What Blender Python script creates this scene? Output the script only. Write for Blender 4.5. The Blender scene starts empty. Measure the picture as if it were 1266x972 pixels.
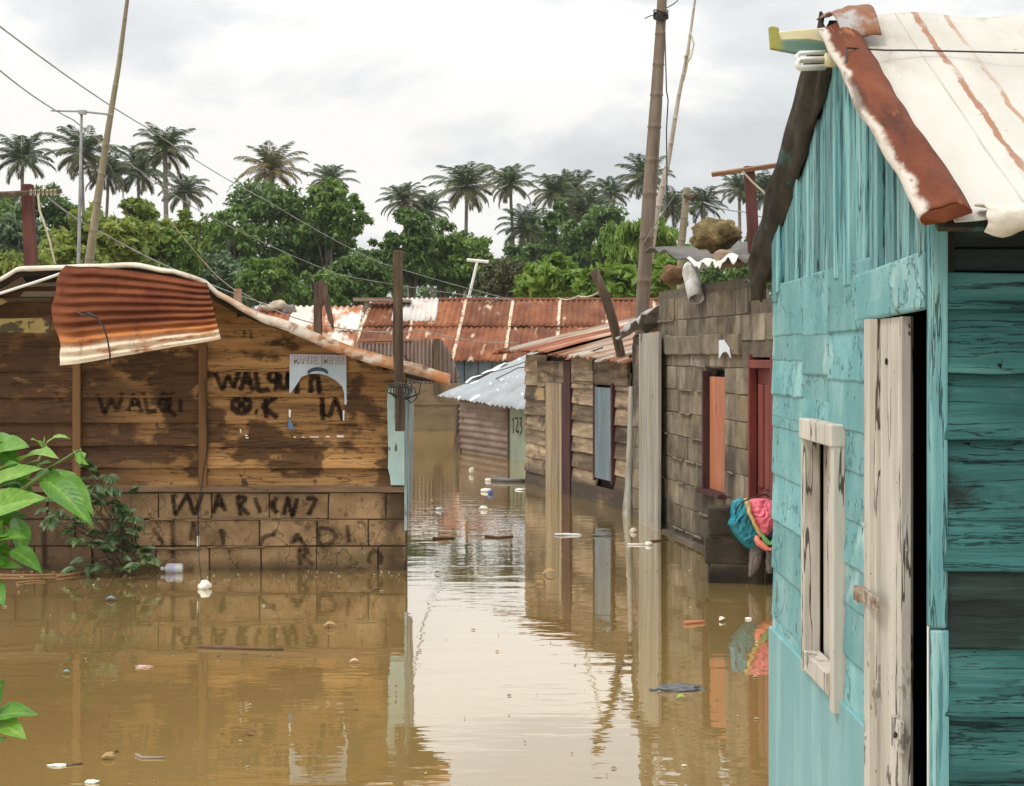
import bpy, math, random
import numpy as np
from mathutils import Vector, noise as mnoise

# ------------------------------------------------------------------ camera, sky, sun, exposure
scene = bpy.context.scene
col = scene.collection
R = math.radians
FPX, CX, HY, CAMH = 1800.0, 633.0, 440.0, 1.59      # focal length in photo pixels, vanishing point, eye height

cam_data = bpy.data.cameras.new("camera")
cam = bpy.data.objects.new("camera", cam_data)
col.objects.link(cam)
cam.location = (0, 0, CAMH)
cam.rotation_euler = (R(90), 0, 0)
cam_data.sensor_width = 36
cam_data.lens = 36 * FPX / 1266
cam_data.shift_y = (HY - 486) / 1266
cam_data.clip_start = 0.05
cam_data.clip_end = 3000
scene.camera = cam

SUN_EL, SUN_AZ = 58, 235                            # sun high behind the viewer's shoulder, veiled by cloud
world = bpy.data.worlds.new("World")
scene.world = world
world.use_nodes = True
wt = world.node_tree
wt.nodes.clear()
wo = wt.nodes.new("ShaderNodeOutputWorld")
sky = wt.nodes.new("ShaderNodeTexSky")
sky.sky_type = 'NISHITA'
sky.sun_disc = False
sky.sun_elevation = R(SUN_EL)
sky.sun_rotation = R(SUN_AZ)
bg_sky = wt.nodes.new("ShaderNodeBackground")
bg_sky.inputs[1].default_value = 0.1
wt.links.new(sky.outputs[0], bg_sky.inputs[0])
tc = wt.nodes.new("ShaderNodeTexCoord")
sep = wt.nodes.new("ShaderNodeSeparateXYZ")
wt.links.new(tc.outputs['Generated'], sep.inputs[0])
mp = wt.nodes.new("ShaderNodeMapping")
mp.inputs['Scale'].default_value = (1.0, 1.0, 2.2)
mp.inputs['Location'].default_value = (0.37, 0.0, 0.21)
wt.links.new(tc.outputs['Generated'], mp.inputs[0])
n1 = wt.nodes.new("ShaderNodeTexNoise")
n1.inputs['Scale'].default_value = 4.6
n1.inputs['Detail'].default_value = 7
n1.inputs['Roughness'].default_value = 0.52
n1.inputs['Distortion'].default_value = 0.3
wt.links.new(mp.outputs[0], n1.inputs['Vector'])
cr = wt.nodes.new("ShaderNodeValToRGB")
cr.color_ramp.elements[0].position = 0.40
cr.color_ramp.elements[0].color = (0.70, 0.72, 0.735, 1)
cr.color_ramp.elements[1].position = 0.585
cr.color_ramp.elements[1].color = (1.04, 1.025, .985, 1)
e = cr.color_ramp.elements.new(0.5)
e.color = (0.83, 0.845, 0.845, 1)
wt.links.new(n1.outputs['Fac'], cr.inputs[0])
bg_cl = wt.nodes.new("ShaderNodeBackground")
wt.links.new(cr.outputs[0], bg_cl.inputs[0])
mr = wt.nodes.new("ShaderNodeMapRange")             # a cloudy sky is about twice as bright overhead as at the horizon
mr.inputs['From Min'].default_value = 0.16
mr.inputs['From Max'].default_value = 0.85
mr.inputs['To Min'].default_value = 1.0
mr.inputs['To Max'].default_value = 2.25
wt.links.new(sep.outputs[2], mr.inputs['Value'])
wt.links.new(mr.outputs[0], bg_cl.inputs[1])
mixs = wt.nodes.new("ShaderNodeMixShader")
mixs.inputs[0].default_value = 0.94
wt.links.new(bg_sky.outputs[0], mixs.inputs[1])
wt.links.new(bg_cl.outputs[0], mixs.inputs[2])
wt.links.new(mixs.outputs[0], wo.inputs[0])

sun_data = bpy.data.lights.new("sun", 'SUN')
sun_data.energy = 1.9
sun_data.angle = R(12)
sun_data.color = (1.0, 0.96, 0.88)
sun = bpy.data.objects.new("sun", sun_data)
col.objects.link(sun)
_az = R(SUN_AZ)
_sd = Vector((math.sin(_az) * math.cos(R(SUN_EL)), math.cos(_az) * math.cos(R(SUN_EL)), math.sin(R(SUN_EL))))
sun.rotation_euler = _sd.to_track_quat('Z', 'Y').to_euler()

vs = scene.view_settings
vs.view_transform = 'Standard'
vs.look = 'None'
vs.exposure = 0.0
vs.gamma = 1.0
vs.use_curve_mapping = False
scene.cycles.max_bounces = 6
scene.cycles.transparent_max_bounces = 12

# ------------------------------------------------------------------ helpers
rng = random.Random(7)
nrg = np.random.default_rng(11)


def P(x, y, Y):
    """a photo pixel at a given distance, as a point of the place"""
    return Vector(((x - CX) * Y / FPX, Y, CAMH - (y - HY) * Y / FPX))


def WP(x, y):
    """a photo pixel on the water surface"""
    return P(x, y, CAMH * FPX / (y - HY))


class Frame:
    """a wall's own axes: x along the wall, y into the building, z up"""
    def __init__(s, ox, oy, ang):
        s.o = Vector((ox, oy, 0)); s.a = ang
        s.dx = Vector((math.cos(ang), math.sin(ang), 0)); s.dy = Vector((-math.sin(ang), math.cos(ang), 0))

    def loc(s, p):
        d = p - s.o
        return Vector((d.dot(s.dx), d.dot(s.dy), p.z))

    def wall(s, px, py, yo=0.0):
        d = Vector(((px - CX) / FPX, 1, -(py - HY) / FPX))
        t = (s.o + s.dy * yo).dot(s.dy) / d.dot(s.dy)
        q = s.loc(Vector((0, 0, CAMH)) + d * t)
        return q.x, q.z


def empty(name, frame=None, loc=None, label=None, cat=None, group=None, rz=0.0):
    o = bpy.data.objects.new(name, None)
    o.empty_display_size = 0.1
    col.objects.link(o)
    if frame:
        o.location = frame.o; o.rotation_euler = (0, 0, frame.a)
    else:
        o.location = loc or (0, 0, 0); o.rotation_euler = (0, 0, rz)
    return tag(o, label, cat, group)


def tag(o, label=None, cat=None, group=None, kind=None):
    if label: o["label"] = label
    if cat: o["category"] = cat
    if group: o["group"] = group
    if kind: o["kind"] = kind
    return o


def nz(x, y=0.0, z=0.0):
    return mnoise.noise(Vector((x, y, z)))


class MB:
    def __init__(s):
        s.v = []; s.f = []; s.t = []; s.uv = []; s.chunks = []

    def face(s, idx, t=0.5, uv=None):
        s.f.append(tuple(idx)); s.t.append(t); s.uv.append(uv)

    def quad(s, a, b, c, d, t=0.5, uv=None):
        i = len(s.v); s.v += [tuple(a), tuple(b), tuple(c), tuple(d)]
        s.face((i, i + 1, i + 2, i + 3), t, uv)

    def box(s, c, size, t=0.5, rz=0.0, jit=0.0, rot=None):
        i = len(s.v)
        for sx in (-.5, .5):
            for sy in (-.5, .5):
                for sz in (-.5, .5):
                    p = Vector((sx * size[0] + rng.uniform(-jit, jit), sy * size[1] + rng.uniform(-jit, jit), sz * size[2] + rng.uniform(-jit, jit)))
                    if rot is not None: p = rot @ p
                    elif rz: p = Vector((p.x * math.cos(rz) - p.y * math.sin(rz), p.x * math.sin(rz) + p.y * math.cos(rz), p.z))
                    s.v.append((c[0] + p.x, c[1] + p.y, c[2] + p.z))
        for f in ((0, 1, 3, 2), (4, 6, 7, 5), (0, 4, 5, 1), (2, 3, 7, 6), (0, 2, 6, 4), (1, 5, 7, 3)):
            s.face([i + k for k in f], t)

    def slab(s, xs, zb, zt, yfb, yft, th, t=0.5):
        """a board: column positions xs, bottom/top heights, front face y at bottom/top, thickness"""
        i = len(s.v); n = len(xs)
        for k, x in enumerate(xs):
            b = zb(x) if callable(zb) else zb
            tt = zt(x) if callable(zt) else zt
            if tt < b + .004: tt = b + .004
            s.v += [(x, yfb, b), (x, yft, tt), (x, yft + th, tt), (x, yfb + th, b)]
        for k in range(n - 1):
            a = i + 4 * k; c = a + 4
            s.face((a, c, c + 1, a + 1), t); s.face((a + 1, c + 1, c + 2, a + 2), t)
            s.face((a + 2, c + 2, c + 3, a + 3), t); s.face((a + 3, c + 3, c, a), t)
        s.face((i, i + 1, i + 2, i + 3), t)
        e = i + 4 * (n - 1)
        s.face((e, e + 3, e + 2, e + 1), t)

    def prism(s, poly, y0, y1, t=0.5):
        """polygon in x,z pushed from y0 to y1"""
        i = len(s.v); n = len(poly)
        for y in (y0, y1):
            s.v += [(p[0], y, p[1]) for p in poly]
        s.face([i + k for k in range(n)], t); s.face([i + n + k for k in reversed(range(n))], t)
        for k in range(n):
            s.face((i + k, i + n + k, i + n + (k + 1) % n, i + (k + 1) % n), t)

    def tube(s, pts, rad, n=8, t=0.5, cap=True):
        pts = [Vector(p) for p in pts]
        rad = rad if hasattr(rad, '__len__') else [rad] * len(pts)
        i = len(s.v)
        ref = Vector((0.13, 0.31, 0.94))
        u = None
        dist = 0; ds = []
        for k, p in enumerate(pts):
            if k: dist += (p - pts[k - 1]).length
            ds.append(dist)
            d = (pts[min(k + 1, len(pts) - 1)] - pts[max(k - 1, 0)]).normalized()
            if u is None:
                u = d.cross(ref if abs(d.dot(ref)) < .95 else Vector((1, 0, 0))).normalized()
            else:
                u = (u - d * u.dot(d)).normalized()
            w = d.cross(u)
            for j in range(n):
                a = 2 * math.pi * j / n
                q = p + (u * math.cos(a) + w * math.sin(a)) * rad[k]
                s.v.append(tuple(q))
        for k in range(len(pts) - 1):
            for j in range(n):
                a = i + k * n + j; b = i + k * n + (j + 1) % n
                s.face((a, b, b + n, a + n), t, ((j / n, ds[k]), ((j + 1) / n, ds[k]), ((j + 1) / n, ds[k + 1]), (j / n, ds[k + 1])))
        if cap:
            s.face([i + j for j in reversed(range(n))], t)
            e = i + (len(pts) - 1) * n
            s.face([e + j for j in range(n)], t)

    def grid(s, fn, nu, nv, t=0.5, uvs=(1, 1), closed=False):
        i = len(s.v)
        for b in range(nv + 1):
            for a in range(nu + 1):
                s.v.append(tuple(fn(a / nu, b / nv)))
        for b in range(nv):
            for a in range(nu):
                q = i + b * (nu + 1) + a
                tt = t(a / nu, b / nv) if callable(t) else t
                s.face((q, q + 1, q + nu + 2, q + nu + 1), tt,
                       [(c / nu * uvs[0], d / nv * uvs[1]) for c, d in ((a, b), (a + 1, b), (a + 1, b + 1), (a, b + 1))])

    def corr(s, p00, p10, p01, p11, waves, amp, nv=6, per=6, t=0.5, rag=0.0, sag=0.0, warp=0.0, uv0=(0, 0)):
        """corrugated sheet between four corners; ridges run along v"""
        p00, p10, p01, p11 = map(Vector, (p00, p10, p01, p11))
        nrm = (p10 - p00).cross(p01 - p00).normalized()
        lu, lv = (p10 - p00).length, (p01 - p00).length
        sd = rng.uniform(0, 99)
        nu = int(waves * per)

        def fn(u, v):
            vv = v
            if rag:
                e = rag * (nz(u * 9 + sd, 3.1) + .6 * nz(u * 31 + sd, 7.7))
                vv = v + e * (1 if v > .5 else -1) * (abs(v - .5) * 2) ** 4
            p = (p00 * (1 - u) + p10 * u) * (1 - vv) + (p01 * (1 - u) + p11 * u) * vv
            h = amp * math.cos(2 * math.pi * waves * u) + warp * nz(u * 3 + sd, v * 3, 1.7) + sag * 4 * v * (1 - v)
            return p + nrm * h
        i = len(s.v)
        for b in range(nv + 1):
            for a in range(nu + 1):
                s.v.append(tuple(fn(a / nu, b / nv)))
        for b in range(nv):
            for a in range(nu):
                q = i + b * (nu + 1) + a
                s.face((q, q + 1, q + nu + 2, q + nu + 1), t,
                       [(uv0[0] + c / nu * lu, uv0[1] + d / nv * lv) for c, d in ((a, b), (a + 1, b), (a + 1, b + 1), (a, b + 1))])

    def quads(s, V, T):
        """V: (N,4,3) array of loose leaf faces"""
        s.chunks.append((np.asarray(V, dtype=np.float32), np.asarray(T, dtype=np.float32)))

    def build(s, name, mat, parent=None, smooth=False, bevel=0.0, solid=0.0, label=None, cat=None, group=None, kind=None, loc=None):
        me = bpy.data.meshes.new(name)
        if s.chunks and not s.f:
            V = np.concatenate([c[0] for c in s.chunks]); T = np.concatenate([c[1] for c in s.chunks])
            n = len(V)
            me.vertices.add(n * 4); me.vertices.foreach_set('co', V.reshape(-1))
            me.loops.add(n * 4); me.loops.foreach_set('vertex_index', np.arange(n * 4, dtype=np.int32))
            me.polygons.add(n); me.polygons.foreach_set('loop_start', np.arange(0, n * 4, 4, dtype=np.int32))
            me.update(calc_edges=True)
            at = me.attributes.new('tint', 'FLOAT', 'FACE'); at.data.foreach_set('value', T)
        else:
            off = Vector(loc) if loc is not None else None
            vv = s.v if off is None else [(p[0] - off.x, p[1] - off.y, p[2] - off.z) for p in s.v]
            me.from_pydata(vv, [], s.f)
            me.update()
            at = me.attributes.new('tint', 'FLOAT', 'FACE'); at.data.foreach_set('value', [float(x) for x in s.t])
            if any(u is not None for u in s.uv):
                uvl = me.uv_layers.new(name='UVMap')
                k = 0
                for u, f in zip(s.uv, s.f):
                    for j in range(len(f)):
                        if u is not None: uvl.data[k].uv = u[j]
                        k += 1
        if smooth:
            me.polygons.foreach_set('use_smooth', [True] * len(me.polygons))
        me.materials.append(mat)
        o = bpy.data.objects.new(name, me)
        col.objects.link(o)
        if loc is not None: o.location = loc
        if parent is not None: o.parent = parent
        if solid:
            m = o.modifiers.new('solid', 'SOLIDIFY'); m.thickness = solid; m.offset = 0
        if bevel:
            m = o.modifiers.new('bevel', 'BEVEL'); m.width = bevel; m.segments = 2; m.limit_method = 'ANGLE'; m.angle_limit = R(40)
        return tag(o, label, cat, group, kind)


def blocks(mb, x0, x1, z0, rows, rh, bl, y, th, holes=(), gap=.012, jit=.012, top=None, dark=0.5):
    """courses of concrete blocks as boxes, open where the holes are"""
    for r in range(rows):
        zb, zt = z0 + r * rh, z0 + (r + 1) * rh - gap
        x = x0 - (bl * .5 if r % 2 else 0) - rng.uniform(0, .1)
        while x < x1:
            a, b = max(x, x0), min(x + bl * rng.uniform(.88, 1.1), x1)
            nx = b
            if b - a > .03:
                segs = [(a, b - gap)]
                for h in holes:
                    if zt > h[2] + .02 and zb < h[3] - .02:
                        ns = []
                        for p, q in segs:
                            if q <= h[0] or p >= h[1]: ns.append((p, q))
                            else:
                                if p < h[0]: ns.append((p, h[0]))
                                if q > h[1]: ns.append((h[1], q))
                        segs = ns
                for p, q in segs:
                    if q - p > .02 and (top is None or zt <= top((p + q) / 2) + .03):
                        d = rng.uniform(-jit, jit)
                        mb.box(((p + q) / 2, y + th / 2 + d, (zb + zt) / 2), (q - p, th, zt - zb), rng.random(), jit=.004)
            x = nx


# ------------------------------------------------------------------ materials
def MAT(name, stops, scale=(3, 3, 3), det=6, layers=(), bump=.25, bscale=None, rough=.85, coords='Object', tint=.5, metal=0.0, spec=.25, bdist=.01, rlo=None):
    m = bpy.data.materials.new(name); m.use_nodes = True
    nt = m.node_tree; nt.nodes.clear()
    L = nt.links.new

    def nd(t, **k):
        n = nt.nodes.new(t)
        for a, b in k.items(): setattr(n, a, b)
        return n
    out = nd("ShaderNodeOutputMaterial"); bs = nd("ShaderNodeBsdfPrincipled")
    L(bs.outputs[0], out.inputs[0])
    bs.inputs['Roughness'].default_value = rough
    bs.inputs['Metallic'].default_value = metal
    bs.inputs['Specular IOR Level'].default_value = spec
    tcn = nd("ShaderNodeTexCoord")
    att = nd("ShaderNodeAttribute", attribute_name='tint')

    def vec(cs, sc, ofs=0.0):
        mpn = nd("ShaderNodeMapping")
        mpn.inputs['Scale'].default_value = sc
        mpn.inputs['Location'].default_value = (ofs, ofs * 1.7, ofs * .6)
        L(tcn.outputs[cs], mpn.inputs[0])
        va = nd("ShaderNodeVectorMath", operation='ADD')      # each board or block reads its own part of the texture
        sm = nd("ShaderNodeVectorMath", operation='SCALE')
        cb = nd("ShaderNodeCombineXYZ")
        for q in range(3): L(att.outputs['Fac'], cb.inputs[q])
        L(cb.outputs[0], sm.inputs[0]); sm.inputs['Scale'].default_value = 13.0 if tint else 0.0
        L(mpn.outputs[0], va.inputs[0]); L(sm.outputs[0], va.inputs[1])
        return va.outputs[0], mpn.outputs[0]

    def noise(v, d, ro=.6, di=0.0):
        n = nd("ShaderNodeTexNoise")
        n.inputs['Scale'].default_value = 1; n.inputs['Detail'].default_value = d
        n.inputs['Roughness'].default_value = ro; n.inputs['Distortion'].default_value = di
        L(v, n.inputs['Vector'])
        return n.outputs['Fac']
    base = noise(vec(coords, scale)[0], det)
    rp = nd("ShaderNodeValToRGB")
    els = rp.color_ramp.elements
    while len(els) > len(stops): els.remove(els[-1])
    while len(els) < len(stops): els.new(1.0)
    for el, (p, c) in zip(els, stops):
        el.position = p; el.color = (*c, 1)
    L(base, rp.inputs[0])
    cur = rp.outputs[0]
    if tint:
        mrn = nd("ShaderNodeMapRange")
        mrn.inputs['To Min'].default_value = 1 - tint; mrn.inputs['To Max'].default_value = 1 + tint
        L(att.outputs['Fac'], mrn.inputs['Value'])
        vm = nd("ShaderNodeVectorMath", operation='SCALE')
        L(cur, vm.inputs[0]); L(mrn.outputs[0], vm.inputs['Scale'])
        cur = vm.outputs[0]
    hmask = None
    for i, ly in enumerate(layers):
        cs = ly.get('coords', coords)
        vt, vp = vec(cs, ly.get('scale', (2, 2, 2)), 3.7 * (i + 1))
        f = noise(vt if ly.get('own') else vp, ly.get('det', 5), ly.get('ro', .6), ly.get('di', 0.0))
        if ly.get('band'):
            b1 = nd("ShaderNodeMath", operation='SUBTRACT'); L(f, b1.inputs[0]); b1.inputs[1].default_value = .5
            b2 = nd("ShaderNodeMath", operation='ABSOLUTE'); L(b1.outputs[0], b2.inputs[0])
            b3 = nd("ShaderNodeMath", operation='SUBTRACT'); b3.inputs[0].default_value = 1.0; L(b2.outputs[0], b3.inputs[1]); f = b3.outputs[0]
        mk = nd("ShaderNodeMapRange", interpolation_type='SMOOTHSTEP')
        mk.inputs['From Min'].default_value = ly['lo']; mk.inputs['From Max'].default_value = ly['hi']
        L(f, mk.inputs['Value'])
        mask = mk.outputs[0]
        spx = None
        for key in ('grad', 'grad2'):
            if key in ly:
                ax, lo, hi = ly[key]
                if spx is None:
                    spx = nd("ShaderNodeSeparateXYZ"); L(tcn.outputs[cs], spx.inputs[0])
                wob = nd("ShaderNodeMath", operation='MULTIPLY_ADD')
                L(f, wob.inputs[0]); wob.inputs[1].default_value = ly.get('wob', 0.0); L(spx.outputs[ax], wob.inputs[2])
                g = nd("ShaderNodeMapRange", interpolation_type='SMOOTHSTEP')
                g.inputs['From Min'].default_value = min(lo, hi); g.inputs['From Max'].default_value = max(lo, hi)
                g.inputs['To Min'].default_value = 0 if lo < hi else 1; g.inputs['To Max'].default_value = 1 if lo < hi else 0
                L(wob.outputs[0], g.inputs['Value'])
                mu = nd("ShaderNodeMath", operation='MULTIPLY'); L(mask, mu.inputs[0]); L(g.outputs[0], mu.inputs[1]); mask = mu.outputs[0]
        if 'seam' in ly:
            ax, per, wd, ofs = ly['seam']
            sp2 = nd("ShaderNodeSeparateXYZ"); L(tcn.outputs[cs], sp2.inputs[0])
            wb = nd("ShaderNodeMath", operation='MULTIPLY_ADD'); L(f, wb.inputs[0]); wb.inputs[1].default_value = ly.get('wob', .1); L(sp2.outputs[ax], wb.inputs[2])
            ad = nd("ShaderNodeMath", operation='ADD'); L(wb.outputs[0], ad.inputs[0]); ad.inputs[1].default_value = ofs
            pp = nd("ShaderNodeMath", operation='PINGPONG'); L(ad.outputs[0], pp.inputs[0]); pp.inputs[1].default_value = per / 2
            g = nd("ShaderNodeMapRange", interpolation_type='SMOOTHSTEP')
            g.inputs['From Min'].default_value = wd * .6; g.inputs['From Max'].default_value = wd
            g.inputs['To Min'].default_value = 1; g.inputs['To Max'].default_value = 0
            L(pp.outputs[0], g.inputs['Value'])
            mu = nd("ShaderNodeMath", operation='MULTIPLY'); L(mask, mu.inputs[0]); L(g.outputs[0], mu.inputs[1]); mask = mu.outputs[0]
        st = nd("ShaderNodeMath", operation='MULTIPLY'); L(mask, st.inputs[0]); st.inputs[1].default_value = ly.get('st', 1.0)
        mx = nd("ShaderNodeMix", data_type='RGBA')
        mx.blend_type = ly.get('blend', 'MIX')
        L(st.outputs[0], mx.inputs[0]); L(cur, mx.inputs[6]); mx.inputs[7].default_value = (*ly['col'], 1)
        cur = mx.outputs[2]
        if ly.get('h'):
            hm = nd("ShaderNodeMath", operation='MULTIPLY'); L(mask, hm.inputs[0]); hm.inputs[1].default_value = ly['h']
            if hmask is None: hmask = hm.outputs[0]
            else:
                aa = nd("ShaderNodeMath", operation='ADD'); L(hmask, aa.inputs[0]); L(hm.outputs[0], aa.inputs[1]); hmask = aa.outputs[0]
    L(cur, bs.inputs['Base Color'])
    if bump:
        bv = noise(vec(coords, bscale or tuple(q * 4 for q in scale))[0], 5, .65)
        if hmask is not None:
            aa = nd("ShaderNodeMath", operation='ADD'); L(bv, aa.inputs[0]); L(hmask, aa.inputs[1]); bv = aa.outputs[0]
        bp = nd("ShaderNodeBump"); bp.inputs['Strength'].default_value = bump; bp.inputs['Distance'].default_value = bdist
        L(bv, bp.inputs['Height']); L(bp.outputs[0], bs.inputs['Normal'])
    return m


def LEAF(name, dark, mid, light, tr=.35, rough=.5, spec=.4, veins=False):
    m = bpy.data.materials.new(name); m.use_nodes = True
    nt = m.node_tree; nt.nodes.clear(); L = nt.links.new
    out = nt.nodes.new("ShaderNodeOutputMaterial"); bs = nt.nodes.new("ShaderNodeBsdfPrincipled")
    tl = nt.nodes.new("ShaderNodeBsdfTranslucent"); mx = nt.nodes.new("ShaderNodeMixShader")
    att = nt.nodes.new("ShaderNodeAttribute"); att.attribute_name = 'tint'
    rp = nt.nodes.new("ShaderNodeValToRGB")
    rp.color_ramp.elements[0].position = 0.0; rp.color_ramp.elements[0].color = (*dark, 1)
    rp.color_ramp.elements[1].position = 1.0; rp.color_ramp.elements[1].color = (*light, 1)
    e = rp.color_ramp.elements.new(.5); e.color = (*mid, 1)
    tcn = nt.nodes.new("ShaderNodeTexCoord")
    n = nt.nodes.new("ShaderNodeTexNoise"); n.inputs['Scale'].default_value = 12; n.inputs['Detail'].default_value = 4
    L(tcn.outputs['Object'], n.inputs['Vector'])
    ma = nt.nodes.new("ShaderNodeMath"); ma.operation = 'MULTIPLY_ADD'; ma.inputs[1].default_value = .3
    sb = nt.nodes.new("ShaderNodeMath"); sb.operation = 'SUBTRACT'; sb.inputs[1].default_value = .15
    L(n.outputs['Fac'], ma.inputs[0]); L(att.outputs['Fac'], ma.inputs[2]); L(ma.outputs[0], sb.inputs[0])
    last = sb
    if veins:                                            # side veins, pale spots and a few brown edges on the near leaves
        sx = nt.nodes.new("ShaderNodeSeparateXYZ"); L(tcn.outputs['UV'], sx.inputs[0])
        def mth(op, a, b=None, c=None):
            q = nt.nodes.new("ShaderNodeMath"); q.operation = op
            for i_, v_ in enumerate((a, b, c)):
                if v_ is None: continue
                if isinstance(v_, (int, float)): q.inputs[i_].default_value = v_
                else: L(v_, q.inputs[i_])
            return q.outputs[0]
        ab = mth('ABSOLUTE', mth('SUBTRACT', sx.outputs[0], .5))
        ln = mth('PINGPONG', mth('MULTIPLY_ADD', ab, -5.0, mth('MULTIPLY', sx.outputs[1], 11.0)), .5)
        vein = mth('LESS_THAN', ln, .07)
        mid_ = mth('LESS_THAN', ab, .035)
        n5 = nt.nodes.new("ShaderNodeTexNoise"); n5.inputs['Scale'].default_value = 60; n5.inputs['Detail'].default_value = 5; L(tcn.outputs['Object'], n5.inputs['Vector'])
        lastv = mth('ADD', sb.outputs[0], mth('MULTIPLY', vein, .10)); lastv = mth('ADD', lastv, mth('MULTIPLY', mid_, .22))
        lastv = mth('ADD', lastv, mth('MULTIPLY', mth('SUBTRACT', n5.outputs['Fac'], .5), .55))
        L(lastv, rp.inputs[0])
        bmp = nt.nodes.new("ShaderNodeBump"); bmp.inputs['Strength'].default_value = .5; bmp.inputs['Distance'].default_value = .002
        L(mth('ADD', mth('MULTIPLY', ln, 1.0), mth('MULTIPLY', n5.outputs['Fac'], .6)), bmp.inputs['Height']); L(bmp.outputs[0], bs.inputs['Normal'])
    else:
        L(sb.outputs[0], rp.inputs[0])
    L(rp.outputs[0], bs.inputs['Base Color']); L(rp.outputs[0], tl.inputs[0])
    bs.inputs['Roughness'].default_value = rough; bs.inputs['Specular IOR Level'].default_value = spec
    mx.inputs[0].default_value = tr
    L(bs.outputs[0], mx.inputs[1]); L(tl.outputs[0], mx.inputs[2]); L(mx.outputs[0], out.inputs[0])
    return m


M = {}
DK = (.018, .012, .008)
M['left_boards'] = MAT('weathered_orange_boards', [(.3, (.20, .10, .034)), (.5, (.35, .185, .068)), (.7, (.49, .275, .11))], scale=(1.2, 4, 16), det=8, tint=.22,
    layers=[dict(col=(.055, .024, .010), scale=(1.5, 2, 2.2), lo=.525, hi=.575, st=.85, det=5, ro=.55),
            dict(col=(.07, .032, .014), scale=(1.2, 2, 1.6), lo=.30, hi=.42, st=.9, det=4, grad=(0, -1.35, -2.1), wob=.5),
            dict(col=(.045, .028, .02), scale=(2.5, 3, 30), lo=.58, hi=.68, st=.5, det=6, own=1, h=-.4),
            dict(col=(.52, .30, .13), scale=(3, 3, 9), lo=.62, hi=.75, st=.5, det=6),
            dict(col=(.03, .018, .01), scale=(1.2, 3, 16), lo=.988, hi=.996, st=.8, det=6, band=1, own=1, h=-.9),
            dict(col=(.028, .02, .015), scale=(9, 9, 6), lo=.66, hi=.72, st=.8, det=3)],
    bump=.55, bscale=(4, 6, 70), rough=.8, bdist=.006)
M['batten'] = MAT('brown_batten_wood', [(.3, (.12, .06, .025)), (.7, (.27, .14, .06))], scale=(14, 14, 1.4), det=7, tint=.2, bump=.4,
    layers=[dict(col=DK, scale=(6, 6, 3), lo=.58, hi=.7, st=.6)])
M['sill'] = MAT('grey_brown_sill_wood', [(.3, (.09, .05, .03)), (.7, (.24, .15, .09))], scale=(1.4, 14, 14), det=7, tint=.1, bump=.4,
    layers=[dict(col=DK, scale=(3, 6, 10), lo=.58, hi=.7, st=.7)])
M['left_blocks'] = MAT('brown_concrete_blocks', [(.3, (.15, .09, .045)), (.5, (.26, .165, .085)), (.7, (.36, .24, .13))], scale=(5, 5, 5), det=8, tint=.18,
    layers=[dict(col=(.55, .44, .30), scale=(70, 70, 70), lo=.66, hi=.72, st=.8, det=2),
            dict(col=(.05, .065, .018), scale=(1.6, 1.6, 2.4), lo=.56, hi=.68, st=.7, grad=(2, .5, .12), wob=.3),
            dict(col=(.05, .03, .018), scale=(2, 2, 2), lo=.30, hi=.5, st=.75, grad=(0, -1.6, -2.3), wob=.4),
            dict(col=(.045, .028, .016), scale=(2, 2, 2), lo=.3, hi=.5, st=.85, grad=(0, -.20, -.04), wob=.1),
            dict(col=(.05, .035, .02), scale=(3, 3, 3), lo=.2, hi=.5, st=.75, grad=(2, .13, .03), wob=.06),
            dict(col=(.05, .033, .02), scale=(1.6, 1.6, 1.3), lo=.994, hi=.999, st=.6, det=5, band=1, h=-.8),
            dict(col=(.08, .052, .028), scale=(14, 14, 14), lo=.58, hi=.66, st=.7, det=7, h=-.5)],
    bump=.9, bscale=(60, 60, 60), rough=.95, bdist=.006)
M['mortar'] = MAT('mortar_beds', [(.3, (.12, .075, .04)), (.7, (.27, .18, .10))], scale=(8, 8, 8), tint=0, bump=.8, bscale=(40, 40, 40))
M['mortar_dark'] = MAT('dark_mortar_joints', [(.3, (.05, .035, .022)), (.7, (.13, .095, .06))], scale=(5, 5, 5), tint=0, bump=.8, bscale=(40, 40, 40))
M['blue_peel'] = MAT('peeling_pale_blue_paint', [(.3, (.26, .38, .36)), (.7, (.46, .60, .56))], scale=(5, 5, 3), tint=.1,
    layers=[dict(col=(.10, .09, .055), scale=(7, 7, 3.5), lo=.53, hi=.57, st=.95, det=7, h=-1.0)], bump=.4, bscale=(20, 20, 8))
M['rust_sheet'] = MAT('rusted_red_sheet', [(.3, (.080, .023, .010)), (.5, (.145, .042, .017)), (.72, (.24, .078, .030))], scale=(2.5, 6, 6), det=8, tint=0, coords='UV',
    layers=[dict(col=(.50, .19, .06), scale=(3, 9, 3), lo=.3, hi=.55, st=.9, coords='UV', grad=(1, .35, .43), wob=.08),
            dict(col=(.70, .60, .46), scale=(5, 16, 5), lo=.34, hi=.5, st=.95, coords='UV', grad=(1, .415, .47), wob=.06),
            dict(col=(.10, .022, .012), scale=(8, 4, 8), lo=.58, hi=.7, st=.6, coords='UV'),
            dict(col=(.40, .13, .05), scale=(2.5, 34, 2), lo=.60, hi=.74, st=.55, det=8, coords='UV'), dict(col=(.05, .014, .008), scale=(60, 60, 2), lo=.62, hi=.72, st=.6, det=4, coords='UV')],
    bump=.45, bscale=(60, 60, 30), rough=.78, spec=.15)
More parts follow.
